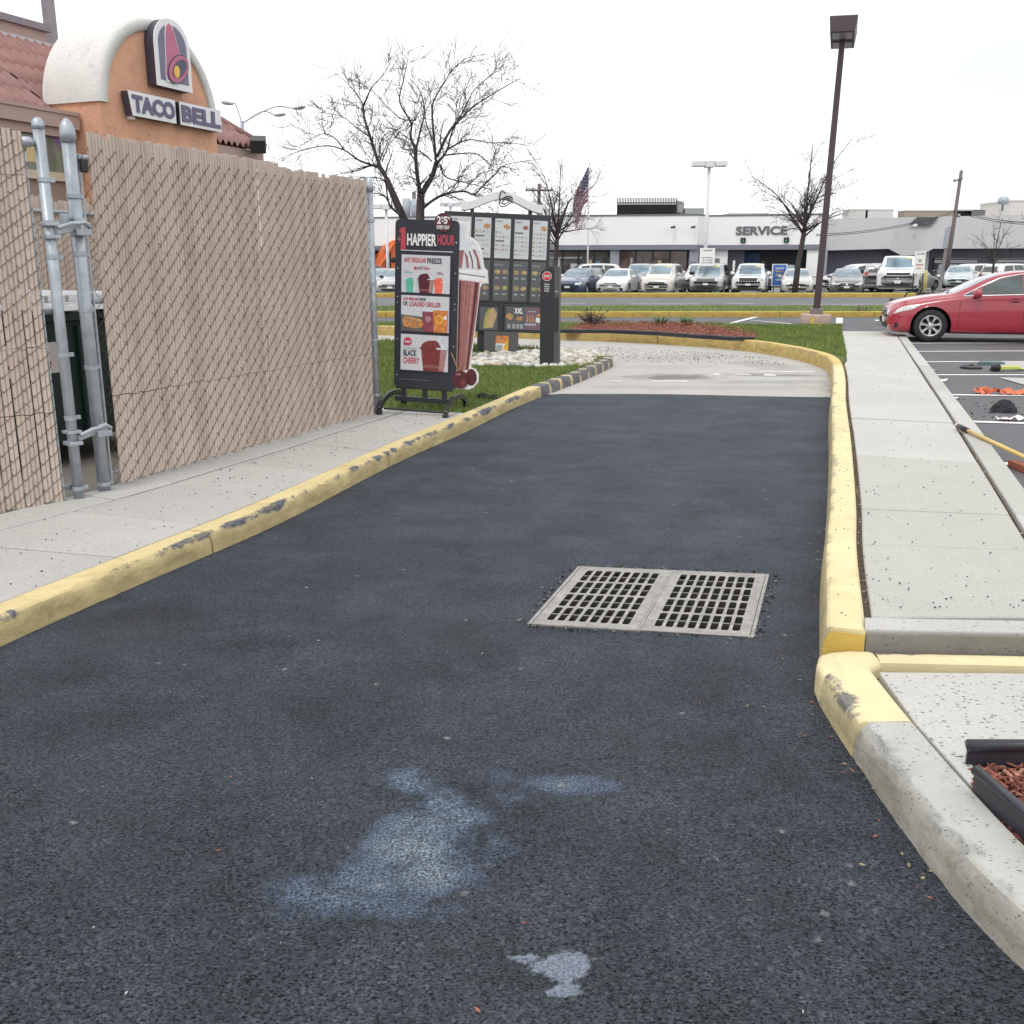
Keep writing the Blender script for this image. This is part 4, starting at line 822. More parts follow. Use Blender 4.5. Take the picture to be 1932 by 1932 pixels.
b.disc(xa + w * .15, za + h * .80, w * .085, w * .085, -.0385, M_TRED, 24); b.flat([(xa + w * .065, za + h * .68), (xa + w * .13, za + h * .69), (xa + w * .065, za + h * .80)], -.0385, M_TRED); tx(b, 'new!', .09, .21, .765, .835, M_TWHT, .03, -.041); tx(b, 'WITH NEW KICKSTART', .06, .34, .60, .625, M_TBLK, .01); tx(b, 'BLACK', .06, .34, .39, .57, M_TBLK, .03); tx(b, 'CHERRY', .06, .40, .18, .36, M_TRED, .03)
cup(b, xa + w * .70, w * .54, za + h * .0, za + h * .86, -.0385, M_MARO2, .26, 'KICKSTART'); b.build('poster', st)
# cup cut-out
b = MB(); out = SPT((880, 110), (905, 108), (1008, 124), (1003, 185), (985, 270), (1040, 290), (1095, 345), (1135, 425), (1165, 600), (1200, 632), (1212, 760), (1145, 765), (1122, 800), (1100, 1000), (1070, 1260), (1032, 1560), (1030, 1640), (1085, 1668), (1118, 1725), (1114, 1800), (1062, 1862), (1000, 1884), (860, 1870), (800, 1600))
b.prism(out[::-1], -.008, .006, M_TWHT)
y = -.0105
b.flat(SPT((893, 410), (893, 130), (985, 140), (965, 280), (1030, 300), (1080, 370), (1115, 440), (1150, 610), (893, 600))[::-1], y, M_ICE)
b.flat(SPT((893, 410), (945, 405), (920, 590), (893, 590))[::-1], y - .002, M_DRINK); b.flat(SPT((945, 420), (985, 470), (1000, 590), (975, 590), (960, 480))[::-1], y - .002, M_DRINK); b.flat(SPT((1035, 405), (1065, 410), (1105, 500), (1130, 610), (1095, 610), (1080, 500))[::-1], y - .002, M_DRINK); b.flat(SPT((995, 420), (1010, 425), (1040, 520), (1048, 600), (1038, 600), (1028, 520))[::-1], y - .002, M_MAROON)
b.flat(SPT((893, 610), (1160, 650), (1196, 660), (1200, 745), (1140, 750), (893, 705))[::-1], y - .002, M_TWHT); b.flat(SPT((893, 640), (1180, 690), (1180, 698), (893, 650))[::-1], y - .004, M_GREYP)
body = SPT((893, 715), (1118, 748), (1095, 1000), (1062, 1260), (1018, 1560), (1005, 1670), (870, 1670))
b.flat(body[::-1], y, M_DRINK)
for a0, a1, m in ((.00, .10, M_MAROON), (.28, .33, M_DRINKL), (.46, .51, M_DRINKL), (.60, .74, M_DRINKL), (.80, .92, M_MAROON)):
    b.flat([S(893 + 225 * a0, 722 + 30 * a0), S(880 + 125 * a0, 1660), S(880 + 125 * a1, 1660), S(893 + 225 * a1, 722 + 30 * a1)], y - .002, m)
b.build('cup_cutout', st)
b = MB(); c = S(1035, 1750); b.disc(c[0], c[1], .062, .09, -.0125, M_MAROON, 24); c = S(918, 1770); b.disc(c[0], c[1], .088, .10, -.030, M_MAROON, 28); b.disc(c[0] - .02, c[1] + .055, .035, .014, -.033, M_DRINK, 14); b.disc(c[0] + .03, c[1] - .03, .03, .04, -.033, M_MARO2, 14); b.tube([(S(815, 1480)[0], -.029, S(815, 1480)[1]), (S(870, 1610)[0], -.029, S(870, 1610)[1]), (S(915, 1690)[0], -.029, S(915, 1690)[1])], .006, 6, M_FOOD); b.build('cherries', st)
# base
b = MB(); b.box(-.33, .31, -.03, .03, .225, .265, M_BLACK)
for x in (-.24, .0, .22): b.box(x - .025, x + .025, -.02, .02, .13, .225, M_BLACK)
b.box(-.34, .33, -.022, .022, .085, .14, M_BLACK); b.box(-.37, .35, -.30, -.27, .025, .045, M_BLACK); b.build('base_frame', st, .005)
for x in (-.375, .355):
    b = MB(); pts = [(x, .42 * math.cos(R(a)), .005 + .165 * math.sin(R(a))) for a in range(0, 181, 12)]
    for p, q in zip(pts, pts[1:]): b.bar(p, q, .055, .035, M_BLACK, up=(1, 0, 0))
    b.box(x - .03, x + .03, -.445, -.395, -.01, .035, M_BLACK); b.box(x - .03, x + .03, .395, .445, -.01, .035, M_BLACK); b.build('foot', st, .004)
st.scale = (.955, .955, .955)
# ------------------------------------------------------------------ drive-through menu board
M_MBLK = pm('menu_frame', (.030, .033, .040), .45, var=.12, sc=3); M_MGREY = pm('menu_grey_panel', (.105, .108, .118), .4, var=.08, sc=4); M_MPED = pm('menu_pedestal', (.10, .096, .098), .6, var=.06, sc=3); M_MWHT = pm('menu_white', (.56, .585, .61), .3, var=.05, sc=4); M_CANO = pm('canopy_white', (.74, .75, .77), .45, var=.06, sc=3); M_PURPM = pm('menu_plum', (.17, .115, .145), .4); M_LTXT = pm('menu_text_grey', (.34, .35, .37), .4); M_LETT = pm('print_lettuce', (.34, .36, .09), .5, var=.5, sc=40)
M_MF = pm('menu_food', (.36, .25, .17), .5, var=.4, sc=50); M_MO = pm('menu_orange', (.40, .26, .15), .5, var=.4, sc=50); M_ML = pm('menu_green', (.27, .28, .13), .5, var=.5, sc=50); M_MY = pm('menu_yellow', (.46, .38, .17), .5, var=.4, sc=50)
mb = thing('menu_board', 'black drive-through menu board with five lit columns under a white wavy canopy', 'menu board', (-.335, 17.05, .015), 3, None, 2.3)
k_ = .001546
def MX(zx): return (zx + 230) * k_ - 97 / 109.8
def MZ(zy): return (1700 - zy) * k_ - .02
b = MB(); b.box(MX(-232), MX(922), -.02, .20, MZ(1068), MZ(118), M_MBLK); b.box(MX(-60), MX(440), -.02, .18, MZ(1385), MZ(1068), M_MBLK); b.box(MX(442), MX(922), -.02, .18, MZ(1378), MZ(1068), M_MBLK); b.build('cabinet', mb, .012)
rnd = random.Random(5)
cols = [(-200, 60), (100, 276), (318, 488), (530, 690), (728, 886)]
def item(b, x, z, s, y, ms): 
    m = rnd.choice(ms); n = rnd.randint(7, 10); b.flat([(x + s * rnd.uniform(.75, 1.1) * math.cos(6.283 * i / n), z + s * .8 * rnd.uniform(.7, 1.1) * math.sin(6.283 * i / n)) for i in range(n)], y, m)
for ci, (a, c) in enumerate(cols):
    xa, xb = MX(a), MX(c); b = MB(); za, zb = MZ(588), MZ(168 + ci * 3); b.rect(xa, xb, za, zb, -.025, M_MWHT); w, h = xb - xa, zb - za
    b.rect(xa + w * .05, xa + w * .45, zb - h * .09, zb - h * .045, -.027, M_LTXT); item(b, xb - w * .25, zb - h * .2, w * .22, -.027, [M_FOOD, M_DRINK])
    for r_ in range(6):
        z = zb - h * (.34 + r_ * .11)
        if rnd.random() < .25: b.rect(xa + w * .05, xa + w * .6, z - .012, z + .012, -.027, M_GREYP); continue
        for q in (.10, .56):
            if rnd.random() < .8: item(b, xa + w * q, z, w * .085, -.027, [M_MF, M_MO, M_ML, M_LTXT]); b.rect(xa + w * (q + .14), xa + w * (q + .36), z - .016, z - .008, -.027, M_LTXT); b.rect(xa + w * (q + .14), xa + w * (q + .30), z + .006, z + .013, -.027, M_LTXT)
    b.build('menu_panel', mb)
    b = MB(); za, zb = MZ(1040), MZ(612); b.rect(xa, xb, za, zb, -.024, M_MGREY); h = zb - za; b.text('DRIVE THRU', xa + w * .06, xa + w * .6, zb - h * .13, zb - h * .08, -.026, M_LTXT, .02)
    for r_ in range(2):
        for q in (.25, .74):
            z = zb - h * (.28 + r_ * .40); item(b, xa + w * q, z, w * .22, -.026, [M_MF, M_ML, M_MO]); item(b, xa + w * q + .01, z + .005, w * .13, -.028, [M_MY, M_ML, M_MF]); b.rect(xa + w * (q - .14), xa + w * (q + .1), z - h * .17, z - h * .13, -.026, M_LTXT)
    b.build('food_panel', mb)
b = MB(); b.rect(MX(180), MX(382), MZ(1360), MZ(1112), -.025, M_MGREY); b.flat([(MX(225), MZ(1345)), (MX(330), MZ(1330)), (MX(375), MZ(1180)), (MX(330), MZ(1118)), (MX(270), MZ(1140)), (MX(235), MZ(1220))], -.027, pm('print_taco', (.50, .36, .19), .5, var=.2, sc=14)); b.flat([(MX(225), MZ(1330)), (MX(245), MZ(1180)), (MX(285), MZ(1125)), (MX(300), MZ(1140)), (MX(255), MZ(1230)), (MX(245), MZ(1330))], -.029, M_LETT); b.build('taco_panel', mb)
b = MB(); b.rect(MX(466), MX(684), MZ(1348), MZ(1096), -.025, M_MGREY); b.rect(MX(684), MX(886), MZ(1345), MZ(1096), -.025, M_PURPM); b.text('XXL', MX(562), MX(655), MZ(1172), MZ(1112), -.027, M_TWHT, .04); item(b, MX(512), MZ(1205), .075, -.027, [M_FOOD]); item(b, MX(622), MZ(1225), .06, -.027, [M_FOOD]); item(b, MX(530), MZ(1200), .035, -.029, [M_LETT])
for x in (492, 545, 590, 632): b.rect(MX(x), MX(x + 32), MZ(1335), MZ(1285), -.027, M_LTXT)
for x in (700, 730, 760): b.flat([(MX(x), MZ(1255)), (MX(x + 20), MZ(1255)), (MX(x + 14), MZ(1175)), (MX(x + 4), MZ(1175))], -.027, M_FOOD)
b.flat([(MX(800), MZ(1255)), (MX(870), MZ(1270)), (MX(880), MZ(1215)), (MX(805), MZ(1205))], -.027, M_ICE); item(b, MX(840), MZ(1185), .045, -.029, [M_FOOD]); b.rect(MX(680), MX(808), MZ(1298), MZ(1272), -.027, M_LTXT); b.rect(MX(715), MX(800), MZ(1150), MZ(1135), -.027, M_LTXT); b.build('value_panel', mb)
b = MB(); b.box(MX(236), MX(618), -.05, .12, MZ(1690), MZ(1375), M_MPED); b.build('pedestal', mb, .008)
b = MB(); b.box(MX(165), MX(234), .02, .16, MZ(1690), MZ(1375), M_MBLK); b.build('pedestal_side', mb)
b = MB(); b.rect(MX(368), MX(508), MZ(1580), MZ(1418), -.053, M_ICE); b.rect(MX(368), MX(508), MZ(1500), MZ(1418), -.055, M_ORNG); b.flat([(MX(450), MZ(1575)), (MX(508), MZ(1575)), (MX(508), MZ(1440)), (MX(480), MZ(1480))], -.057, M_SYEL); b.rect(MX(376), MX(440), MZ(1572), MZ(1520), -.057, M_LTXT); b.rect(MX(376), MX(436), MZ(1480), MZ(1430), -.057, M_FOOD); b.build('sticker', mb)
b = MB(); w = MX(922) - MX(-232); cx = (MX(922) + MX(-232)) / 2 + .07; up, dn = [], []
for i in range(33):
    t = i / 32; x = cx - .68 + 1.36 * t; a = math.sin(math.pi * t) ** 2; z = 2.52 + .20 * a; up.append((x, z + .06)); dn.append((x, z - .075))
b.prism(dn + up[::-1], -.03, .22, M_CANO); 
b.build('canopy', mb, .008)
b = MB()
for x in (cx - .50, cx + .47): b = MB(); b.box(x - .03, x + .03, .05, .11, 2.40, 2.58, M_MBLK); b.build('canopy_post', mb)
b = MB(); n = 40
def loop(cx, cz, a, c, rot, y): return [(p, y, q) for p, q in ell(cx, cz, a, c, rot, n)] 
for a, c in ((.115, .065), (.07, .034)):
    L = loop(cx + .05, 2.615, a, c, .55, -.045); b.tube(L + L[:1], .010, 6, M_BLACK, caps=False)
b.tube([(cx - .05, -.045, 2.58), (cx - .055, -.045, 2.70), (cx - .03, -.045, 2.80), (cx + .04, -.045, 2.745)], .009, 6, M_BLACK); b.build('bell_emblem', mb)
# ------------------------------------------------------------------ order speaker post
op = thing('order_post', 'slim black order post with a red stop sticker, standing at the pebble bed', 'order post', G(1034, 690, .12) - Vector((0, 0, .04)), -8)
b = MB(); b.prism([(-.115, -.02), (.085, -.02), (.085, 1.50), (.02, 1.50), (-.06, 1.455), (-.115, 1.42)], -.12, .12, M_MBLK); b.build('post', op, .006)
b = MB(); b.prism([(.0865, 0.0), (.17, .0), (.17, 1.50), (.0865, 1.50)], -.10, .14, M_MPED); b.rect(.10, .155, 1.13, 1.15, -.104, M_LTXT); b.rect(.10, .16, .55, 1.06, -.103, M_MBLK); b.build('speaker_panel', op, .004)
b = MB(); b.disc(-.015, 1.36, .072, .072, -.124, M_TWHT, 8, .003, R(22.5)); b.disc(-.015, 1.36, .064, .064, -.1265, pm('stop_red', (.60, .05, .07), .4), 8, .002, R(22.5)); b.text('STOP', -.058, .028, 1.342, 1.378, -.129, M_TWHT, .04)
for i, s in enumerate(('Please', 'Place', 'Order', 'Here')): b.text(s, -.05, .022, 1.235 - i * .032, 1.256 - i * .032, -.124, M_TWHT, .03)
b.build('stop_sticker', op)
# ------------------------------------------------------------------ dealership
M_DWHITE = pm('white_panel', (.88, .87, .87), .5, var=.02, sc=2); M_DGREY = pm('grey_panel_band', (.205, .215, .25), .5, var=.04); M_DGREY2 = pm('grey_column', (.30, .315, .36), .5, var=.04); M_DDARK = pm('dark_interior', (.05, .052, .062), .7, var=.3, sc=1.5); M_ROOFE = pm('roof_edge', (.16, .17, .18), .6); M_LETTER = pm('sign_letter_grey', (.13, .14, .16), .5)
dl = thing('dealership', 'long white and grey car dealership with a showroom and a service entrance', 'car dealership', (2.3, 71.5, 0))
o_ = dl.location
def px(u, Y): return (XU(u, Y) - o_.x, Y - o_.y)
P0, P1, P2, P3, P4 = px(1000, 71.5), px(1311, 69.5), px(1330, 71.0), px(1541, 68.7), px(1551, 82)
PB = [(P0[0] - 14, P0[1] + 2.6)] + [P0, P1, P2, P3, P4] + [(P4[0], 30), (P0[0] - 14, 30)]
b = MB(); b.slab(PB, 2.95, 4.86, M_DWHITE); b.build('upper_wall', dl)
def inset(d): return [(x, y + d) if i in (0, 1, 2, 3, 4) else (x, y) for i, (x, y) in enumerate(PB)]
b = MB(); b.slab([(x, y - .05) if i < 6 else (x, y) for i, (x, y) in enumerate(PB)], 4.865, 4.97, M_ROOFE); b.build('roof_edge', dl)
b = MB(); b.slab([(x, y - .12) if i < 6 else (x, y) for i, (x, y) in enumerate(PB)], 2.62, 2.945, M_DGREY); b.build('grey_band', dl)
b = MB(); b.slab([(x, y + 1.9) if i < 6 else (x, y) for i, (x, y) in enumerate(PB)], 0, 2.61, M_DDARK); b.build('back_wall', dl)
def seg(A, Bp, t): return (A[0] + (Bp[0] - A[0]) * t, A[1] + (Bp[1] - A[1]) * t)
def col_at(u, w, d=.5, mat=M_DGREY2, z1=2.615, z0=0.0, part='column', y=None):
    A, Bp = (P0, P1) if u < 1311 else (P2, P3); t = (XU(u, 70) - o_.x - A[0]) / (Bp[0] - A[0]); q = seg(A, Bp, t); b = MB(); yy = q[1] + .1 if y is None else y; b.box(q[0] - w / 2, q[0] + w / 2, yy, yy + d, z0, z1, mat); return b.build(part, dl)
def pane(u0, u1, z0, z1, mat, name='window', back=.4, mull=0, sill=True):
    A, Bp = (P0, P1) if (u0 + u1) / 2 < 1311 else (P2, P3); f = lambda u: seg(A, Bp, (XU(u, 70) - o_.x - A[0]) / (Bp[0] - A[0])); q0, q1 = f(u0), f(u1); b = MB()
    b.slab([(q0[0], q0[1] + back), (q1[0], q1[1] + back), (q1[0], q1[1] + back + .06), (q0[0], q0[1] + back + .06)], z0, z1, mat); o = b.build(name, dl)
    b = MB()
    for i in range(mull + 1):
        t = i / max(mull, 1); x, y = seg(q0, q1, t); b.box(x - .05, x + .05, y + back - .05, y + back - .003, z0, z1, M_DKTRIM)
    if mull:
        b.bar((q0[0], q0[1] + back - .03, z1 - .04), (q1[0], q1[1] + back - .03, z1 - .04), .08, .08, M_DKTRIM); b.build('frame', o)
    return o
for u in (1026, 1160, 1305): col_at(u, .62)
pane(985, 1020, .1, 2.6, M_WINGLASS, mull=2); pane(1033, 1153, .05, 2.6, M_WINGLASS, mull=4); M_BRICKG = glass_mat('shop_glass_brown', (.095, .062, .055), .1, .4); pane(1168, 1294, .05, 2.6, M_BRICKG, mull=4)
for u0, u1, z0, z1, m in ((1110, 1118, 1.2, 1.95, pm('tan_poster', (.5, .38, .26))), (1126, 1134, 1.35, 1.85, pm('blue_poster', (.10, .32, .52))), (1050, 1058, 1.5, 2.1, pm('painted_reflection', (.42, .47, .48))), (1078, 1090, .9, 1.7, pm('painted_reflection', (.42, .47, .48))), (1190, 1194, 1.0, 2.1, pm('painted_reflection', (.42, .47, .48))), (1240, 1247, .9, 1.9, pm('tan_poster', (.5, .38, .26))), (1036, 1100, 2.05, 2.15, pm('painted_reflection', (.42, .47, .48)))):
    pane(u0, u1, z0, z1, m, 'poster_reflection_pane', .385)  # pale panes paint reflections on the glass; tan and blue panes are posters
pane(1336, 1374, 0, 2.6, M_DWHITE, 'door_wall', .2); pane(1338, 1360, 0, 2.05, M_DGREY, 'door', .17); pane(1352, 1354.5, 1.1, 1.6, M_DDARK, 'door_pane', .15); pane(1362, 1374, .0, 1.1, M_DGREY, 'door_wall_base', .18)
pane(1375, 1404, 0, 2.6, M_DDARK, 'dark_door', .25); pane(1384, 1388, 1.2, 1.9, M_DWHITE, 'door_pane', .23)
pane(1405, 1440, 1.0, 2.45, pm('blue_banner', (.055, .14, .30)), 'banner', 1.7)
g = pane(1510, 1533, .3, 2.6, M_DWHITE, 'white_panel_column', .05); col_at(1538, .55, 1.0)
b = MB(); q0, q1 = seg(P2, P3, .36), seg(P2, P3, .84)
for k in range(11): z = .35 + k * .205; b.bar((q0[0], q0[1] + .7, z), (q1[0], q1[1] + .7, z), .04, .04, M_DKTRIM)
b.build('bar_gate', dl)
A, Bp = P2, P3; ang = math.degrees(math.atan2(Bp[1] - A[1], Bp[0] - A[0]))
b = MB(); q = lambda u: seg(A, Bp, (XU(u, 69.6) - o_.x - A[0]) / (Bp[0] - A[0]))
xa, xb = q(1387), q(1476); b.text('SERVICE', 0, math.dist(xa, xb), 3.60, 4.18, 0, M_LETTER, .035, .06)
o = b.build('service_sign', dl); o.location = (xa[0], xa[1] - .07, 0); o.rotation_euler = (0, 0, R(ang))
for u in (1401, 1476):
    p = q(u); b = MB(); b.box(-.17, .17, -.10, -.01, 3.08, 3.42, M_DKTRIM); gm = pm('green_arrow', (.04, .45, .22)); b.flat([(-.02, 3.34), (-.02, 3.22), (-.08, 3.22), (0, 3.13), (.08, 3.22), (.02, 3.22), (.02, 3.34)][::-1], -.106, gm); o = b.build('lane_light', dl); o.location = (p[0], p[1] - .02, 0); o.rotation_euler = (0, 0, R(ang))
for u, z in ((1268, 4.15), (1304, 4.15)):
    p = seg(P0, P1, (XU(u, 70) - o_.x - P0[0]) / (P1[0] - P0[0])); b = MB(); b.bar((p[0], p[1], z), (p[0] - .1, p[1] - .35, z + .02), .05, .05, M_DKTRIM); b.bar((p[0] - .1, p[1] - .3, z - .05), (p[0] - .32, p[1] - .55, z - .08), .14, .12, M_DKTRIM); b.build('wall_camera', dl)
# rooftop plant
rt = thing('rooftop_screen', 'black slatted screen box on the dealership roof', 'roof screen', (XU(1160, 76, 5), 76, 4.86)); o_ = rt.location
b = MB(); w = XU(1276, 74, 5) - o_.x
for k in range(38): x = w * k / 37; b.bar((x, -1.6 - x * .04, 0), (x, -1.6 - x * .04, 1.45), .13, .05, M_DKTRIM)
b.slab([(0, -1.5), (w, -1.7), (w, -1.66), (0, -1.46)], 0, 1.0, M_DKTRIM); b.bar((0, -1.55, .25), (w, -1.75, .25), .05, .1, M_DKTRIM); b.bar((0, -1.55, 1.1), (w, -1.75, 1.1), .05, .08, M_DKTRIM); b.bar((0, -1.5, .5), (w, -1.7, .5), .05, .08, M_DKTRIM); b.build('slats', rt)
b = MB(); b.box(.5, w - .4, -1.2, 1.2, 0, .75, M_DDARK); b.slab([(w, -1.75), (w + 1.0, .8), (w + 1.0, .9), (w, -1.65)], 0, 1.3, pm('screen_side', (.20, .21, .24))); b.build('side_panel', rt)
t = thing('roof_equipment', 'grey roof unit with a small floodlight beside the black slatted screen', 'roof unit', (XU(1300, 75, 5), 75, 4.86)); b = MB(); b.box(-.4, 1.0, -.5, .5, 0, .75, pm('grey_unit', (.36, .37, .37))); b.build('housing', t); b = MB(); b.bar((-.75, -.3, .0), (-.75, -.3, .5), .06, .06, M_DKTRIM); b.box(-.95, -.55, -.45, -.3, .45, 1.0, pm('grey_unit', (.36, .37, .37))); b.build('floodlight', t)
tag((lambda b: (b.box(0, 2.9, 0, 2, 0, .34, pm('pale_unit', (.55, .55, .52))), b.build('roof_curb', loc=(XU(1375, 74, 5), 74, 4.9)))[1])(MB()), 'low pale roof box above the service lettering', 'roof box')
# grey building to the right
M_GBL = pm('pale_grey_cladding', (.40, .40, .415), .55, var=.03, sc=2); M_GBD = pm('slate_wall', (.125, .13, .165), .7, var=.08, sc=2)
gb = thing('workshop', 'long pale grey workshop with a sloping fascia over dark bays, right of the dealership', 'workshop', (XU(1550, 82), 82, 0)); o_ = gb.location
x1 = 44.0; xb = XU(1716, 79) - o_.x; f = lambda x: -.10 * x
prof = [(-.4, 2.72), (xb - 1.3, 2.85), (xb - .3, 2.35), (xb + 1.2, 2.35), (xb + 2.1, 2.85), (x1, 2.95)]
top = [(-.4, 5.15), (xb * .7, 5.35), (x1, 5.9)]
b = MB(); rows = [[(x, f(x) - .6, z) for x, z in prof], [(x, f(x) - .55, z + .03) for x, z in prof]]
rows = [[(x, f(x) - .9, z) for x, z in prof], [(x, f(x) + .3, 5.2 + .016 * x) for x, z in prof]]; b.grid(rows, M_GBL, False)
b.grid([[(x, f(x) + .3, 5.2 + .016 * x) for x, z in prof], [(x, f(x) + 20, 5.2 + .016 * x) for x, z in prof]], M_GBL, False); b.grid([[(x, f(x) - .9, z) for x, z in prof], [(x, f(x) + .2, z - .02) for x, z in prof]], M_GBD, False, True); b.build('fascia', gb)
b = MB(); b.slab([(-.4, .3), (x1, .3 + f(x1)), (x1, 20), (-.4, 20)], 0, 2.9, M_GBD); b.build('wall', gb)
b = MB(); x = xb + 1.0; b.box(x, x + 1.1, f(x) - .35, f(x) + .25, 0, 2.8, M_GBL); b.build('pier', gb)
for k in range(3):
    x = xb + 2.6 + k * 4.5; b = MB(); b.box(x, x + 3.4, f(x) - .1, f(x) + .1, 1.2, 2.2, M_DDARK); b.box(x, x + 3.4, f(x) - .16, f(x) - .11, 1.75, 2.0, M_GBL); b.box(x, x + 3.4, f(x) - .15, f(x) - .11, 2.1, 2.14, M_GBL); b.box(x - .4, x + 3.9, f(x) - .45, f(x) + .0, 0, 1.14, pm('screen_hedge', (.07, .075, .095))); b.build('bay_window', gb)
b = MB(); b.box(XU(1736, 78) - o_.x, XU(1742, 78) - o_.x, f(9) - .75, f(9) - .5, 4.55, 4.75, M_DWHITE); b.build('wall_lamp', gb)
b = MB(); x = xb + .3; b.add([(x, f(x) - .32, 4.72), (x + 1.7, f(x) - .48, 4.72), (x + 2.4, f(x) - .2, 5.3), (x + .7, f(x) - .05, 5.3)], [(0, 1, 2, 3)], M_DDARK); b.build('skylight', gb)
for u, w, h, lab, c in ((1600, 1.6, .75, 'pale roof box with a slanted cowl on the workshop roof, left end', (.55, .55, .53)), (1632, 2.3, .72, 'wide pale roof unit beside the slanted cowl', (.60, .60, .58)), (1832, 5.5, .5, 'long low brown roof unit behind the leaning utility pole', (.32, .27, .21)), (1858, 2.4, .55, 'dark louvred roof unit under the round roof fan', (.16, .15, .15))):
    t = MB(); t.box(0, w, 0, 1.5, 0, h, pm('unit_%d' % u, c)); t.box(-.05, w + .05, -.05, 1.55, h, h + .05, pm('pale_unit', (.55, .55, .52))); o = t.build('roof_box', bevel=.02, loc=(XU(u, 84, 5.3) - (w if u > 1800 else 0), 84, 5.2 + .016 * (u - 1550) / 22)); tag(o, lab, 'roof box')
t = MB(); t.lathe([(.1, 0), (.1, .5), (.42, .55), (.42, .95), (.30, 1.1), (.01, 1.15)], 16, M_GALV); tag(t.build('roof_fan', loc=(XU(1891, 84, 6), 84, 5.9)), 'round metal roof fan on the workshop roof', 'roof fan')
t = MB(); t.box(0, 14, 0, 6, 0, 2.2, pm('cream_block', (.62, .60, .55))); t.box(-.1, 14.1, -.1, 6.1, 2.2, 2.35, M_DWHITE); tag(t.build('upper_block', loc=(XU(1905, 92, 6), 92, 5.0)), 'cream rooftop block at the far right above the grey workshop', 'roof block')
# low far buildings closing the view on the left
t = thing('far_building', 'low grey building far behind the parked cars at left', 'building', (-34, 98, 0)); b = MB(); b.box(0, 22, 0, 8, 0, 3.0, pm('far_wall', (.30, .30, .32))); b.build('wall', t); b = MB(); b.box(-.2, 22.2, -.2, 8.2, 3.01, 3.3, M_ROOFE); b.build('roof', t)
# ------------------------------------------------------------------ bare trees
def grow(b, tw, p, d, L, r, lev, rnd, droop=.0):
    """one branch and its side shoots: thick wood in b, twigs in tw"""
    n = max(3, int(L / .28)); pts = [Vector(p)]; rad = [r]; dd = Vector(d).normalized()
    for i in range(n):
        dd = (dd + Vector((rnd.gauss(0, .16), rnd.gauss(0, .16), rnd.gauss(.03 - droop, .12)))).normalized(); pts.append(pts[-1] + dd * (L / n)); rad.append(max(r * (1 - .75 * (i + 1) / n), .0075))
    (b if r > .022 else tw).tube(pts, rad, 5 if r > .05 else 4 if r > .022 else 3, M_BARK, caps=r > .02)
    side(b, tw, pts, rad, lev, rnd, droop)
def side(b, tw, pts, rad, lev, rnd, droop=0.0, dens=1.0, t0=.18):
    if lev <= 0: return
    Ltot = sum((q - p).length for p, q in zip(pts, pts[1:])); k = int(Ltot * (7.0 if lev == 1 else 3.2) * dens) + 1
    for _ in range(k):
        t = t0 + (1 - t0) * rnd.random(); i = min(int(t * (len(pts) - 1)), len(pts) - 2); f_ = t * (len(pts) - 1) - i; p = pts[i].lerp(pts[i + 1], f_); d = (pts[i + 1] - pts[i]).normalized()
        a = d.cross(Vector((rnd.gauss(0, 1), rnd.gauss(0, 1), rnd.gauss(0, 1)))).normalized(); an = rnd.uniform(.5, 1.15); nd = d * math.cos(an) + a * math.sin(an); nd.z += .12 - droop
        L = Ltot * rnd.uniform(.22, .46) * (1 - .35 * t) if lev > 1 else rnd.uniform(.18, .7)
        grow(b, tw, p, nd, min(L, 2.4), max(rad[i] * rnd.uniform(.38, .55), .0075), lev - 1, rnd, droop)
def limb(pts, r0, r1, b, tw, rnd, lev=2, dens=1.0, t0=.18):
    P = [Vector(q) for q in cat(pts, 4)]; n = len(P); rad = [r0 + (r1 - r0) * (i / (n - 1)) ** .8 for i in range(n)]; b.tube(P, rad, 8 if r0 > .06 else 5, M_BARK); side(b, tw, P, rad, lev, rnd, 0, dens, t0)
def tree_obj(name, label, loc): return thing(name, label, 'tree', loc, 0, 'bare street trees')
TY = 33.2; TX = XU(790, TY, .15)
tr = tree_obj('bare_tree', 'largest bare tree, twin trunks spreading wide behind the black promotion sign', (TX, TY, .14))
def tp(zx, zy, dy=0.0):
    u, v = 495.4 + zx * .28845, 62 + zy * .28845; q = D(u, v, TY + dy); return (q.x - TX, dy, q.z - .14)
rnd = random.Random(21); tk, br, tw = MB(), MB(), MB()
q = tp(1030, 1228); tk.tube([(0, 0, -.1), (.01, 0, .5), (q[0], 0, q[2]), tp(1035, 1000)], [.20, .165, .15, .13], 12, M_BARK)
q = tp(950, 1225); tk.tube([(-.25, .3, -.1), (q[0] * .8 - .08, .3, q[2] * .55), tp(940, 1220, .3), tp(870, 1060, .3), tp(800, 890, .3)], [.17, .15, .135, .125, .10], 12, M_BARK)
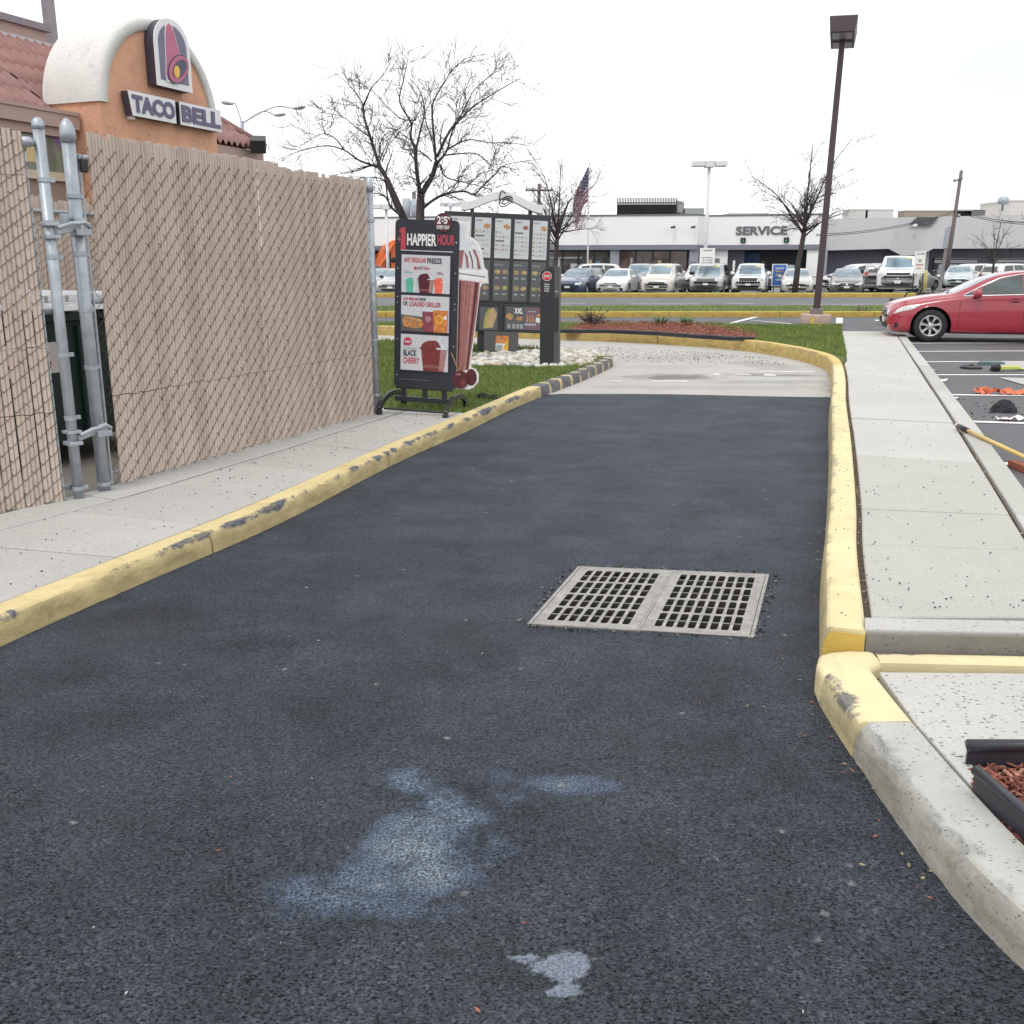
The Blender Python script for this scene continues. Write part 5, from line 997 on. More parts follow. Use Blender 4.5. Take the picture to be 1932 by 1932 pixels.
ML = [([(1035, 1010), (1015, 900), (1003, 790), (1000, 690)], .085, .055, 0), ([(1000, 700), (965, 590), (968, 500), (890, 350), (915, 200), (938, 90)], .05, .012, -.4), ([(1000, 690), (1030, 560), (1060, 420), (1030, 280), (960, 190)], .045, .01, .5),
      ([(1040, 1000), (1110, 880), (1140, 780)], .10, .08, .2), ([(1140, 790), (1128, 640), (1112, 400), (1150, 290), (1250, 130), (1345, 40)], .055, .010, .3), ([(1145, 740), (1230, 560), (1290, 490), (1400, 380), (1600, 250), (1720, 180)], .055, .010, -.5), ([(1150, 780), (1215, 690), (1250, 560), (1330, 410), (1400, 270), (1540, 150)], .05, .010, .8),
      ([(1050, 1100), (1110, 1050), (1200, 1000), (1330, 980), (1400, 1000), (1470, 930), (1550, 850), (1620, 790), (1860, 750)], .06, .008, -.8), ([(1170, 800), (1205, 880), (1330, 920), (1480, 960), (1550, 1010)], .035, .008, .9), ([(1190, 730), (1260, 720), (1400, 712), (1480, 760), (1530, 830)], .035, .008, -.9), ([(1210, 690), (1300, 640), (1380, 618), (1500, 640), (1640, 640), (1780, 662)], .035, .008, .4),
      ([(1010, 850), (1000, 690), (985, 640), (880, 560), (820, 540), (700, 560)], .028, .008, 1.0), ([(1110, 770), (1030, 700), (920, 680), (860, 590)], .028, .007, -.6), ([(1000, 480), (900, 470), (800, 380), (720, 290), (650, 210)], .026, .007, .6),
      ([(800, 890), (755, 800), (720, 700), (690, 600), (650, 470), (640, 370)], .075, .035, .3), ([(640, 380), (700, 250), (770, 170), (830, 70)], .03, .008, 0), ([(640, 370), (590, 290), (520, 210), (450, 150)], .025, .007, .6), ([(745, 810), (680, 790), (600, 755), (510, 690), (380, 660), (200, 700), (60, 760)], .05, .008, -.3), ([(510, 690), (450, 610), (380, 575), (290, 580), (120, 490)], .028, .007, -.8), ([(690, 600), (600, 540), (500, 460), (350, 430)], .03, .007, .9), ([(750, 745), (760, 640), (800, 580), (900, 540)], .03, .008, 1.0), ([(770, 770), (800, 690), (830, 600), (870, 520)], .026, .007, -.5), ([(640, 420), (590, 380), (500, 370), (430, 350)], .02, .006, -.4),
      ([(900, 1150), (830, 1090), (808, 1020), (780, 900), (640, 880), (525, 880)], .05, .008, -.5), ([(808, 1030), (740, 995), (690, 1012), (660, 1100)], .03, .007, .2), ([(640, 880), (590, 910), (540, 930)], .015, .006, -.6), ([(1040, 1010), (985, 900), (950, 870), (880, 880)], .025, .006, -.9), ([(1050, 950), (1100, 890), (1180, 960), (1250, 1010)], .025, .006, -.4)]
for pl, r0, r1, dy in ML:
    n = len(pl); limb([tp(x, y, dy * i / (n - 1) * 2 + (.3 if pl[0][0] < 830 else 0)) for i, (x, y) in enumerate(pl)], r0, r1, br, tw, rnd, 2 if r0 > .024 else 1, .85 if r0 > .06 else 1.25, .05)
tk.build('trunk', tr); br.build('limbs', tr); tw.build('twigs', tr); tr.scale = (.96, .96, .935)
def small_tree(name, label, loc, h, trunk_h, r, spread, seed, dens=1.0, n=6, lean=0):
    t = tree_obj(name, label, loc); rnd = random.Random(seed); tk, br, tw = MB(), MB(), MB(); top = Vector((lean, 0, trunk_h)); tk.tube([(0, 0, -.1), (lean * .3, 0, trunk_h * .5), top, top + Vector((lean * .3, 0, h * .16))], [r * 1.15, r * .95, r * .85, r * .5], 9, M_BARK)
    for i in range(n):
        a = 6.283 * i / n + rnd.uniform(-.3, .3); sp = spread * rnd.uniform(.65, 1.0); zt = h * rnd.uniform(.72, 1.0) if i % 3 else h * rnd.uniform(.5, .7); x, y = math.cos(a) * sp, math.sin(a) * sp; z0 = trunk_h + (h - trunk_h) * rnd.uniform(-.05, .18)
        limb([(lean, 0, z0), (lean + x * .25, y * .25, z0 + (zt - z0) * .33), (lean + x * .55, y * .55, z0 + (zt - z0) * .7), (lean + x, y, zt)], r * rnd.uniform(.38, .55), .008, br, tw, rnd, 2, dens, .05)
    limb([top, top + Vector((.1, .1, (h - trunk_h) * .5)), (lean + .15, 0, h)], r * .6, .01, br, tw, rnd, 2, dens, .05)
    tk.build('trunk', t); br.build('limbs', t); tw.build('twigs', t); return t
small_tree('bare_tree', 'bare tree standing before the service entrance, left of the brown lamp pole', (XU(1499, 53.2), 53.2, .15), 7.5, 2.9, .15, 3.1, 4, .85, 10, .25)
small_tree('bare_tree', 'smaller bare tree behind the black order post', (XU(1046, 53), 53, .15), 6.3, 2.5, .13, 3.0, 9, 1.1, 10, .1)
small_tree('bare_tree', 'thin young bare tree in front of the workshop bays', (XU(1868, 55), 55, .15), 3.9, 1.5, .07, 1.3, 14, .6, 5)
small_tree('bare_tree', 'bare tree at the right edge, mostly outside the picture', (XU(1990, 58), 58, .15), 7.5, 2.6, .15, 3.2, 17, .8, 7)
# ------------------------------------------------------------------ lamp posts, poles, flag
M_BROWN = pm('bronze_pole', (.075, .052, .062), .45, .2, .08, 2); M_BASE = pm('tan_concrete_base', (.47, .36, .30), .85, var=.12, sc=5, bump=.5, bsc=25, dirt=.3)
lp = thing('lamp_post', 'tall brown square lamp pole on a round tan concrete base', 'lamp post', G(1538, 610, .17) - Vector((0, 0, .10)), -18, None, 1.2)
b = MB(); b.lathe([(.37, -.2), (.37, .30), (.355, .33), (.01, .335)], 28, M_BASE); yp = pm('flaking_yellow', (.65, .48, .14), .8, var=.3, sc=20)
for a0, z0, z1, w in ((-110, .1, .27, .3), (-80, .04, .13, .2), (-65, .08, .15, .12)):
    rows = [[(.373 * math.cos(R(a0) + w * i / 5), .373 * math.sin(R(a0) + w * i / 5), z) for i in range(6)] for z in (z0, z1)]; b.grid(rows, yp)
b.build('concrete_base', lp); b = MB(); b.box(-.16, .16, -.16, .16, .338, .47, pm('base_cover', (.20, .185, .19), .5)); b.build('base_cover', lp, .01)
b = MB(); b.prism([(-.085, .47), (.085, .47), (.065, 6.95), (-.065, 6.95)], -.075, .075, M_BROWN); b.build('pole', lp, .008)
for y0, y1, z in ((-.95, -.12, 6.72), (.12, .95, 6.72)):
    b = MB(); s = -1 if y0 < 0 else 1; b.box(-.05, .05, min(0, s * .14), max(0, s * .14), z - .02, z + .1, M_BROWN)
    b.add([(-.27, y0, z - .05), (.27, y0, z - .05), (.27, y1, z - .05), (-.27, y1, z - .05), (-.31, y0, z + .30), (.31, y0, z + .30), (.31, y1, z + .30), (-.31, y1, z + .30)], [(3, 2, 1, 0), (4, 5, 6, 7), (0, 1, 5, 4), (1, 2, 6, 5), (2, 3, 7, 6), (3, 0, 4, 7)], M_BROWN)
    h_ = b.build('lamp_head', lp, .015); b = MB(); b.box(-.22, .22, y0 + .08, y1 - .08, z - .058, z - .051, pm('lens_grey', (.4, .4, .44), .3)); b.build('lens', h_)
M_PW = pm('white_pole', (.72, .72, .76), .45, var=.04)
def white_lamp(label, u, Y, zh, sign=True):
    t = thing('lamp_post', label, 'lamp post', (XU(u, Y), Y, 0), 0, 'white twin-head lamp posts'); b = MB(); b.lathe([(.12, 0), (.09, zh)], 10, M_PW); b.build('pole', t); b = MB(); b.box(-.25, .25, -.3, .3, zh - .05, zh + .3, M_PW); b.build('bracket', t, .02)
    for x0, x1 in ((-.95, -.27), (.27, .95)): b = MB(); b.box(x0, x1, -.35, .35, zh, zh + .28, M_PW); b.build('lamp_head', t, .03)
    return t
white_lamp('white twin-head lamp pole between the showroom and the service sign', 1327, 57.5, 6.9); white_lamp('white twin-head lamp pole seen between the fence post and the promotion sign', 733, 66, 5.1); white_lamp('far white twin-head lamp pole just left of the menu board', 852, 90, 6.6)
def notice(name, label, u, Y, w, z0, z1, lines, mat=M_DWHITE, legs=None, rz=0):
    t = thing(name, label, 'sign', (XU(u, Y), Y, 0), rz); b = MB(); b.box(-w / 2, w / 2, -.03, .03, z0, z1, mat); b.build('board', t, .01); b = MB()
    for s, a, c, x0, x1, m in lines: b.text(s, -w / 2 + w * x0, -w / 2 + w * x1, z0 + (z1 - z0) * a, z0 + (z1 - z0) * c, -.034, m, .03)
    b.build('lettering', t); b = MB()
    for x, l in legs or []: b.bar((x, 0, 0), (x, 0, l), .05, .05, M_BLACK)
    if legs: b.build('leg', t)
    return t
notice('pole_notice', 'white notice board fixed on the white lamp pole', 1331, 57.1, .85, 1.55, 2.52, [('WARNING', .82, .92, .2, .8, M_LETTER), ('NO PARKING', .42, .50, .15, .85, M_LETTER), ('ALL OTHERS', .28, .36, .15, .85, M_LETTER), ('WILL BE TOWED', .14, .22, .12, .88, M_LETTER)])
notice('standing_notice', 'white upright notice on two black legs beside the white pickup truck', 1729, 54.5, .56, 1.15, 2.3, [('CUSTOMER', .86, .94, .12, .9, M_LETTER), ('25', .52, .66, .32, .68, M_LETTER), ('PARKING', .36, .44, .15, .85, M_TRED), ('ONLY', .20, .28, .2, .8, M_TRED)], legs=[(-.24, 1.15), (.24, 1.15)], rz=-4)
M_BLUE = pm('board_blue', (.07, .18, .50), .5)
t = notice('pavement_board', 'blue A-frame board standing beside the white off-roader', 1468, 60, .82, .42, 1.62, [('SERVICE', .78, .86, .2, .8, M_TWHT), ('SPECIAL', .64, .72, .2, .8, M_SYEL), ('TODAY', .46, .56, .25, .75, M_SYEL), ('OPEN', .22, .32, .25, .75, M_TWHT)], M_BLUE, [(-.3, .42), (.3, .42)])
b = MB()
for x0, x1, z0, z1 in ((-.44, -.40, .38, 1.66), (.40, .44, .38, 1.66), (-.40, .40, 1.62, 1.66), (-.40, .40, .38, .42)): b.box(x0, x1, -.045, .04, z0, z1, M_DWHITE)
b.build('frame', t); b = MB(); b.box(-.40, .40, -.02, .02, .02, .30, M_DWHITE); b.build('base', t)
bo = thing('bollard', 'pale yellow bollard on a square footing, right of the white pickup', 'bollard', (XU(1743, 57), 57, 0)); b = MB(); b.lathe([(.11, .1), (.11, 1.22), (.09, 1.28), (.01, 1.3)], 14, pm('bollard_yellow', (.66, .55, .26), .6)); b.build('post', bo); b = MB(); b.box(-.3, .3, -.3, .3, 0, .12, M_CONCL); b.build('footing', bo)
sp_ = thing('sign_post', 'bare grey square post in the roadside verge, its sign turned edge-on', 'post', (XU(1771, 52.6), 52.6, .15), 0, None, 3.2); b = MB(); b.box(-.07, .07, -.05, .05, 0, 3.35, pm('weathered_post', (.22, .22, .23), .7)); b.build('post', sp_); b = MB(); b.box(-.075, -.06, -.3, .3, 2.3, 3.3, M_GALV); b.build('sign_plate', sp_)
M_WOOD = pm('pole_wood', (.17, .145, .135), .85, var=.2, sc=8)
def wire(b, p, q, sag, r=.012):
    p, q = Vector(p), Vector(q); b.tube([p.lerp(q, i / 16) - Vector((0, 0, sag * 4 * (i / 16) * (1 - i / 16))) for i in range(17)], r, 4, M_DKTRIM)
Y = 76; A = D(1788, 505, Y); T = D(1814, 322, Y)
up = thing('utility_pole', 'leaning wooden utility pole in front of the grey workshop', 'utility pole', (A.x, Y, 0)); b = MB(); tx_ = T.x - A.x; b.tube([(-.1, 0, 0), (tx_, 0, T.z)], [.17, .12], 10, M_WOOD); b.build('pole', up)
b = MB(); b.bar((tx_ - .55, -.1, T.z - .75), (tx_ + .1, -.1, T.z - .55), .12, .12, M_WOOD); b.lathe([(.05, 0), (.05, .15)], 8, M_GALV, Matrix.Translation((tx_ - .5, -.1, T.z - .7))); b.build('crossarm', up); b = MB(); b.lathe([(.02, 0), (.02, .45)], 6, M_GALV, Matrix.Translation((tx_, 0, T.z))); b.lathe([(.12, -.1), (.12, .1)], 10, M_GALV, Matrix.Translation((tx_ * .6 + .2, -.1, T.z * .62)) @ Matrix.Rotation(R(90), 4, 'Y')); b.build('fitting', up)
mid = D(1803, 400, Y)
for k, (za, zb) in enumerate(((412, 425), (408, 420))):
    b = MB(); wire(b, D(1540, 445 - k * 3, 58), (mid.x, Y, mid.z + k * .1), .35, .022); wire(b, (mid.x, Y, mid.z + k * .1), D(2050, 418 - k * 5, 70), .5, .022); tag(b.build('overhead_cable'), ('lower' if k == 0 else 'upper') + ' of the two black cables slung from the leaning pole', 'cable', 'cables on the leaning pole')
Y = 82; q = XU(1016, Y); T = D(1016, 347, Y)
up = thing('utility_pole', 'upright utility pole with a crossarm behind the menu board canopy', 'utility pole', (q, Y, 0)); b = MB(); b.tube([(0, 0, 0), (0, 0, T.z)], [.18, .14], 10, M_WOOD); b.build('pole', up); b = MB(); b.bar((-1.1, -.15, T.z - .5), (1.1, -.15, T.z - .5), .14, .14, M_WOOD)
for x in (-1.0, -.5, .5, 1.0): b.lathe([(.05, 0), (.06, .2)], 8, M_GALV, Matrix.Translation((x, -.15, T.z - .43)))
b.build('crossarm', up); b = MB(); b.lathe([(.25, 0), (.25, .9)], 12, pm('transformer_grey', (.35, .36, .38)), Matrix.Translation((.1, -.3, T.z - 3.0))); b.build('transformer', up)
Y = 78; T = D(781, 362, Y)
up = thing('utility_pole', 'utility pole with grey transformer cans behind the promotion sign', 'utility pole', (XU(785, Y), Y, 0)); b = MB(); b.tube([(0, 0, 0), (0, 0, T.z)], [.2, .15], 10, M_WOOD); b.build('pole', up)
for x, zc in ((-.55, T.z - 1.9), (.1, T.z - 2.0)): b = MB(); b.lathe([(.30, 0), (.32, 1.35), (.2, 1.45)], 12, pm('transformer_pale', (.45, .49, .54)), Matrix.Translation((x, -.35, zc))); b.build('transformer', up)
for i, (v0, v1) in enumerate(((402, 411), (437, 446), (447, 440), (452, 455), (460, 448))):
    b = MB(); wire(b, D(600, v0 - 6, 80), D(786, v1, 78), .25, .022); tag(b.build('overhead_cable'), ('topmost', 'second', 'third', 'fourth', 'lowest')[i] + ' of the five cables between fence post and promotion sign', 'cable', 'cables behind the sign')
Y = 44; B = XU(478, Y)
cl = thing('street_lamp', 'grey street lamp with three curved arms above the restaurant roof', 'street lamp', (B, Y, 0)); T = D(478, 228, Y); b = MB(); b.lathe([(.13, 0), (.075, T.z)], 10, M_GALV); b.build('pole', cl)
for u, v, dy in ((438, 196, 0), (556, 205, 0), (520, 218, 2.5)):
    q = D(u, v, Y + dy); e = Vector((q.x - B, dy, q.z)); m_ = Vector((0, 0, T.z)).lerp(e, .6) + Vector((0, 0, .25)); b = MB(); b.tube(cat([(0, 0, T.z - .1), tuple(m_), tuple(e)], 6), .026, 8, M_GALV); a_ = b.build('arm', cl)
    d = 1 if u > 478 else -1; b = MB(); b.lathe([(.02, -.1), (.10, 0), (.17, .25), (.16, .5), (.03, .66)], 12, pm('lamp_grey', (.35, .36, .40), .4), Matrix.Translation(e) @ Matrix.Rotation(R(82 * d), 4, 'Y') @ Matrix.Diagonal((.45, .7, .72, 1))); b.build('lamp_head', a_)
# flag
Y = 68; T = D(1112, 309, Y); fp = thing('flagpole', 'slim flagpole with a drooping striped flag before the showroom', 'flagpole', (T.x, Y, 0)); b = MB(); b.lathe([(.06, 0), (.035, T.z)], 8, M_PW); b.lathe([(.03, 0), (.07, .06), (.01, .13)], 8, M_CHROME, Matrix.Translation((0, 0, T.z))); b.build('pole', fp)
fr, fw, fb = pm('flag_red', (.26, .05, .085), .7), pm('flag_white', (.42, .40, .46), .7), pm('flag_blue', (.05, .052, .13), .7)
b = MB(); n, m = 13, 18; hz = T.z - .15
def fpt(s, t):
    # hangs from the hoist (s=0) and sweeps down to the left; t runs down the hoist
    x = -.05 - 1.05 * s ** .8 * (1 - .25 * t); z = hz - 2.2 * t * (1 - .35 * s) - 2.6 * s ** 1.1; return (x + .06 * math.sin(7 * s + 3 * t), .22 * math.sin(9 * s + 2 * t) * s, z)
for i in range(n):
    for j in range(m):
        blue = i < 7 and j < 7; c = fb if blue else (fr if i % 2 == 0 else fw); q = [fpt(jj / m, ii / n) for ii, jj in ((i, j), (i, j + 1), (i + 1, j + 1), (i + 1, j))]; b.add(q, [(0, 1, 2, 3)], c, True)
for i in range(5):
    for j in range(4): x, y, z = fpt((j + .7) / m * 1.6, (i + .8) / n * 1.3); b.add([(x - .04, y - .03, z), (x, y - .03, z - .05), (x + .04, y - .03, z), (x, y - .03, z + .05)], [(0, 1, 2, 3)], fw)
b.build('flag', fp)
# ------------------------------------------------------------------ cars
#   station: x, z bottom, half width bottom, half width middle, z shoulder, half width shoulder, z top, half width of roof or hood edge
SED = [(0.0, .36, .50, .62, .58, .55, .62, .40), (.05, .25, .66, .76, .64, .66, .70, .48), (.18, .20, .76, .85, .70, .76, .79, .56), (.50, .18, .82, .895, .78, .83, .88, .62), (.95, .18, .84, .905, .85, .86, .955, .64), (1.25, .18, .85, .91, .90, .875, 1.0, .66), (1.50, .18, .85, .91, .925, .88, 1.10, .68), (1.85, .18, .85, .91, .95, .885, 1.295, .66), (2.20, .18, .85, .91, .965, .885, 1.42, .63), (2.65, .18, .85, .91, .98, .885, 1.47, .62), (3.15, .18, .85, .91, .995, .885, 1.46, .62), (3.60, .19, .85, .91, 1.01, .88, 1.38, .62), (4.0, .21, .84, .905, 1.02, .86, 1.22, .64), (4.3, .24, .82, .895, 1.015, .83, 1.10, .64), (4.6, .30, .76, .86, .98, .78, 1.055, .62), (4.76, .36, .68, .80, .90, .72, .98, .56), (4.81, .44, .56, .68, .78, .60, .84, .46)]
SUV = [(0.0, .40, .56, .68, .76, .62, .82, .46), (.05, .30, .72, .82, .84, .74, .92, .54), (.16, .26, .80, .90, .92, .82, 1.00, .62), (.50, .25, .84, .93, 1.0, .87, 1.06, .66), (1.0, .25, .86, .94, 1.04, .89, 1.10, .68), (1.28, .25, .86, .94, 1.06, .90, 1.16, .70), (1.55, .25, .86, .94, 1.08, .90, 1.38, .70), (1.85, .25, .86, .94, 1.09, .90, 1.62, .69), (2.2, .25, .86, .94, 1.10, .90, 1.73, .68), (3.0, .25, .86, .94, 1.11, .90, 1.76, .68), (3.8, .25, .86, .94, 1.12, .90, 1.75, .68), (4.25, .27, .86, .935, 1.12, .89, 1.70, .67), (4.50, .30, .84, .92, 1.10, .87, 1.52, .68), (4.62, .36, .78, .88, 1.05, .83, 1.22, .68), (4.68, .44, .66, .78, .95, .72, 1.04, .58)]
VAN = [(0.0, .36, .52, .64, .66, .58, .72, .42), (.06, .26, .70, .80, .74, .72, .84, .52), (.20, .21, .80, .89, .82, .80, .95, .60), (.55, .20, .84, .925, .92, .86, 1.06, .66), (.95, .20, .86, .935, .99, .89, 1.17, .69), (1.25, .20, .86, .935, 1.02, .90, 1.32, .70), (1.6, .20, .86, .935, 1.04, .90, 1.52, .69), (1.95, .20, .86, .935, 1.05, .90, 1.66, .67), (2.4, .20, .86, .935, 1.06, .90, 1.73, .66), (3.2, .20, .86, .935, 1.07, .90, 1.75, .66), (4.1, .21, .86, .935, 1.08, .90, 1.73, .66), (4.55, .23, .86, .93, 1.08, .89, 1.66, .66), (4.80, .28, .83, .91, 1.06, .87, 1.46, .67), (4.92, .36, .76, .86, 1.0, .82, 1.18, .66), (4.97, .44, .64, .76, .9, .7, 1.0, .56)]
PIC = [(0.0, .46, .62, .76, .94, .70, 1.02, .52), (.06, .36, .78, .90, 1.04, .84, 1.14, .62), (.18, .32, .86, .97, 1.12, .90, 1.22, .70), (.55, .31, .88, .995, 1.18, .93, 1.27, .72), (1.1, .31, .89, 1.0, 1.21, .95, 1.30, .74), (1.42, .31, .89, 1.0, 1.22, .95, 1.36, .76), (1.65, .31, .89, 1.0, 1.23, .95, 1.60, .75), (1.95, .31, .89, 1.0, 1.24, .95, 1.83, .73), (2.3, .31, .89, 1.0, 1.25, .95, 1.92, .72), (3.1, .31, .89, 1.0, 1.26, .95, 1.93, .72), (3.5, .31, .89, 1.0, 1.26, .95, 1.86, .72), (3.62, .32, .89, 1.0, 1.26, .95, 1.42, .78), (3.7, .33, .89, 1.0, 1.26, .95, 1.30, .82), (4.6, .36, .89, 1.0, 1.26, .95, 1.29, .82), (5.5, .42, .88, .99, 1.25, .94, 1.28, .82), (5.62, .5, .80, .92, 1.18, .88, 1.22, .78)]
CAM = [(0.0, .40, .50, .64, .58, .58, .63, .42), (.045, .25, .64, .76, .64, .68, .72, .48), (.14, .205, .74, .84, .69, .76, .80, .54), (.35, .19, .80, .89, .755, .82, .87, .60), (.62, .185, .83, .905, .81, .85, .925, .64), (.95, .18, .84, .91, .865, .865, .975, .66), (1.22, .18, .845, .91, .90, .875, 1.01, .67), (1.45, .18, .845, .91, .93, .88, 1.115, .67), (1.75, .18, .845, .91, .955, .885, 1.27, .655), (2.08, .18, .845, .91, .975, .885, 1.395, .63), (2.45, .18, .845, .91, .99, .885, 1.462, .61), (2.85, .18, .845, .91, 1.005, .885, 1.475, .605), (3.3, .18, .845, .91, 1.02, .885, 1.445, .605), (3.65, .19, .845, .91, 1.03, .88, 1.36, .61), (4.0, .21, .84, .905, 1.035, .86, 1.22, .63), (4.3, .24, .82, .895, 1.025, .83, 1.115, .64), (4.6, .30, .76, .86, .99, .78, 1.07, .62), (4.76, .36, .68, .80, .91, .72, .99, .56), (4.81, .44, .56, .68, .79, .60, .85, .46)]
def half(s):
    x, zb, wb, wm, zs, ws, zt, wt = s
    return [(0, zb), (wb * .6, zb), (wb * .93, zb + .005), (wm * .975, zb + .09), (wm, zb + (zs - zb) * .52), (wm * .99, zs - (zs - zb) * .16), (ws, zs), (wt + (ws - wt) * .42, zs + (zt - zs) * .50), (wt, zt - .05 * min(1, (zt - zs) / .3)), (wt * .80, zt - .018 * min(1, (zt - zs) / .2)), (wt * .4, zt - .002), (0, zt)]
class Car:
    def __init__(c, name, label, kind, pnt, front, rz, group=None, subs=4, hsub=2, wheel=None, scale=1.0, z=0.0, anchor=None):
        c.st = {'sedan': SED, 'suv': SUV, 'minivan': VAN, 'pickup': PIC, 'saloon': CAM}[kind]; c.kind = kind; c.p = pnt
        c.L = c.st[-1][0]; c.r, c.wx = {'sedan': (.325, (.93, 3.70)), 'suv': (.365, (.90, 3.58)), 'minivan': (.335, (.98, 3.92)), 'pickup': (.40, (1.02, 4.55)), 'saloon': (.338, (.855, 3.65))}[kind]
        c.hs = hsub; c.t = thing(name, label, {'minivan': 'minivan', 'suv': 'car', 'pickup': 'pickup truck'}.get(kind, 'car'), front, rz, group)
        a = R(rz); c.t.location = Vector(front) + Vector((math.cos(a), math.sin(a), 0)) * (c.L / 2)
        c.ox = -c.L / 2
        S_ = cat(c.st, subs); H_ = [cat(half(s), hsub) for s in S_]; rows = []
        for s, h in zip(S_, H_): rows.append([Vector((s[0], y, z)) for y, z in h] + [Vector((s[0], -y, z)) for y, z in h[-2:0:-1]])
        n = len(rows[0]); vs = [p for r in rows for p in r]; fs = [(i * n + j, i * n + (j + 1) % n, (i + 1) * n + (j + 1) % n, (i + 1) * n + j) for i in range(len(rows) - 1) for j in range(n)]
        m = len(H_[0])
        def capf(b): return [(b + j, b + j + 1, b + (n - j - 1) % n if j else b + n - 1, b + (n - j) % n) if j else (b, b + 1, b + n - 1) for j in range(m - 2)] + [(b + m - 2, b + m - 1, b + m)]
        cf = capf(0); cr = [f[::-1] for f in capf((len(rows) - 1) * n)]
        c.bvh = BVHTree.FromPolygons(vs, fs + cf + cr); c.wm = max(s[3] for s in c.st)
        keep = []; ar = c.r + .065; c.ar = ar
        for f in fs:
            ce = [vs[i] for i in f]; drop = False
            if min(abs(p.y) for p in ce) > c.wm * .62:
                for xw in c.wx:
                    d = [math.hypot(p.x - xw, p.z - c.r) < ar or (abs(p.x - xw) < ar and p.z < c.r) for p in ce]
                    if all(d): drop = True
            if not drop: keep.append(f)
        used = {}
        for f in keep:
            for i in f: used[i] = 1
        for i in used:
            p = vs[i]
            if abs(p.y) > c.wm * .62:
                for xw in c.wx:
                    dx, dz = p.x - xw, p.z - c.r
                    if dz >= 0 and math.hypot(dx, dz) < ar:
                        k = ar / max(math.hypot(dx, dz), 1e-4); vs[i] = Vector((xw + dx * k, p.y, c.r + dz * k))
                    elif dz < 0 and abs(dx) < ar: vs[i] = Vector((xw + math.copysign(ar, dx), p.y, p.z))
        b = MB(); b.add([(p.x + c.ox, p.y, p.z) for p in vs], [f[::-1] for f in keep] + [f[::-1] for f in cf + cr], pnt, True)
        for xw in c.wx:
            for s in (-1, 1):
                rows = [[(xw + c.ox + (ar + .004) * math.cos(R(t)), s * y, max(c.r + (ar + .004) * math.sin(R(t)), .2)) for t in range(-20, 201, 10)] for y in (c.wm * .965, .45)]; b.grid(rows, M_DKTRIM)
                b.box(xw + c.ox - ar, xw + c.ox + ar, min(s * .45, s * .46), max(s * .45, s * .46), .2, c.r + ar, M_DKTRIM)
        c.body = b.build('body', c.t)
    def cast(c, p, d, off):
        d = Vector(d).normalized(); o = Vector(p) - d * 2.5; h = c.bvh.ray_cast(o, d, 6)
        q = h[0] if h[0] is not None else Vector(p); nrm = h[1] if h[0] is not None else -d
        if nrm.dot(d) > 0: nrm = -nrm
        q = q + nrm * off; return Vector((q.x + c.ox, q.y, q.z))
    def rs(c, P, n):
        P = [Vector(p) for p in P]; L = [0]
        for a, b in zip(P, P[1:]): L.append(L[-1] + (b - a).length)
        out = []
        for i in range(n):
            t = L[-1] * i / (n - 1); k = 0
            while k < len(L) - 2 and L[k + 1] < t: k += 1
            f = (t - L[k]) / max(L[k + 1] - L[k], 1e-6); out.append(P[k].lerp(P[k + 1], min(1, f)))
        return out
    def patch(c, part, mat, lo, hi, d, off=.008, n=9, m=5, parent=None, thick=True):
        A, Bq = c.rs(lo, n), c.rs(hi, n); rows = [[c.cast(A[i].lerp(Bq[i], j / (m - 1)), d, off) for i in range(n)] for j in range(m)]; b = MB(); b.grid(rows, mat)
        if thick:
            ring = rows[0] + [r[-1] for r in rows[1:]] + rows[-1][-2::-1] + [r[0] for r in rows[-2:0:-1]]; dd = Vector(d).normalized() * (off + .012); k = len(ring); b.add(ring + [p + dd for p in ring], [(i, (i + 1) % k, k + (i + 1) % k, k + i) for i in range(k)], mat)
        return b.build(part, parent or c.t)
    def front(c, part, mat, poly_lo, poly_hi, off=.008, n=9, m=4, dy=0.0, parent=None): return c.patch(part, mat, [(0, y, z) for y, z in poly_lo], [(0, y, z) for y, z in poly_hi], (1, dy, 0), off, n, m, parent)
    def rear(c, part, mat, y0, y1, z0, z1, off=.01, dy=0.0): return c.patch(part, mat, [(c.L, y0, z0), (c.L, y1, z0)], [(c.L, y0, z1), (c.L, y1, z1)], (-1, dy, 0), off, 6, 4)
    def side(c, part, mat, lo, hi, s, off=.008, n=12, m=6): return c.patch(part, mat, [(x, 0, z) for x, z in lo], [(x, 0, z) for x, z in hi], (0, -s, 0), off, n, m)
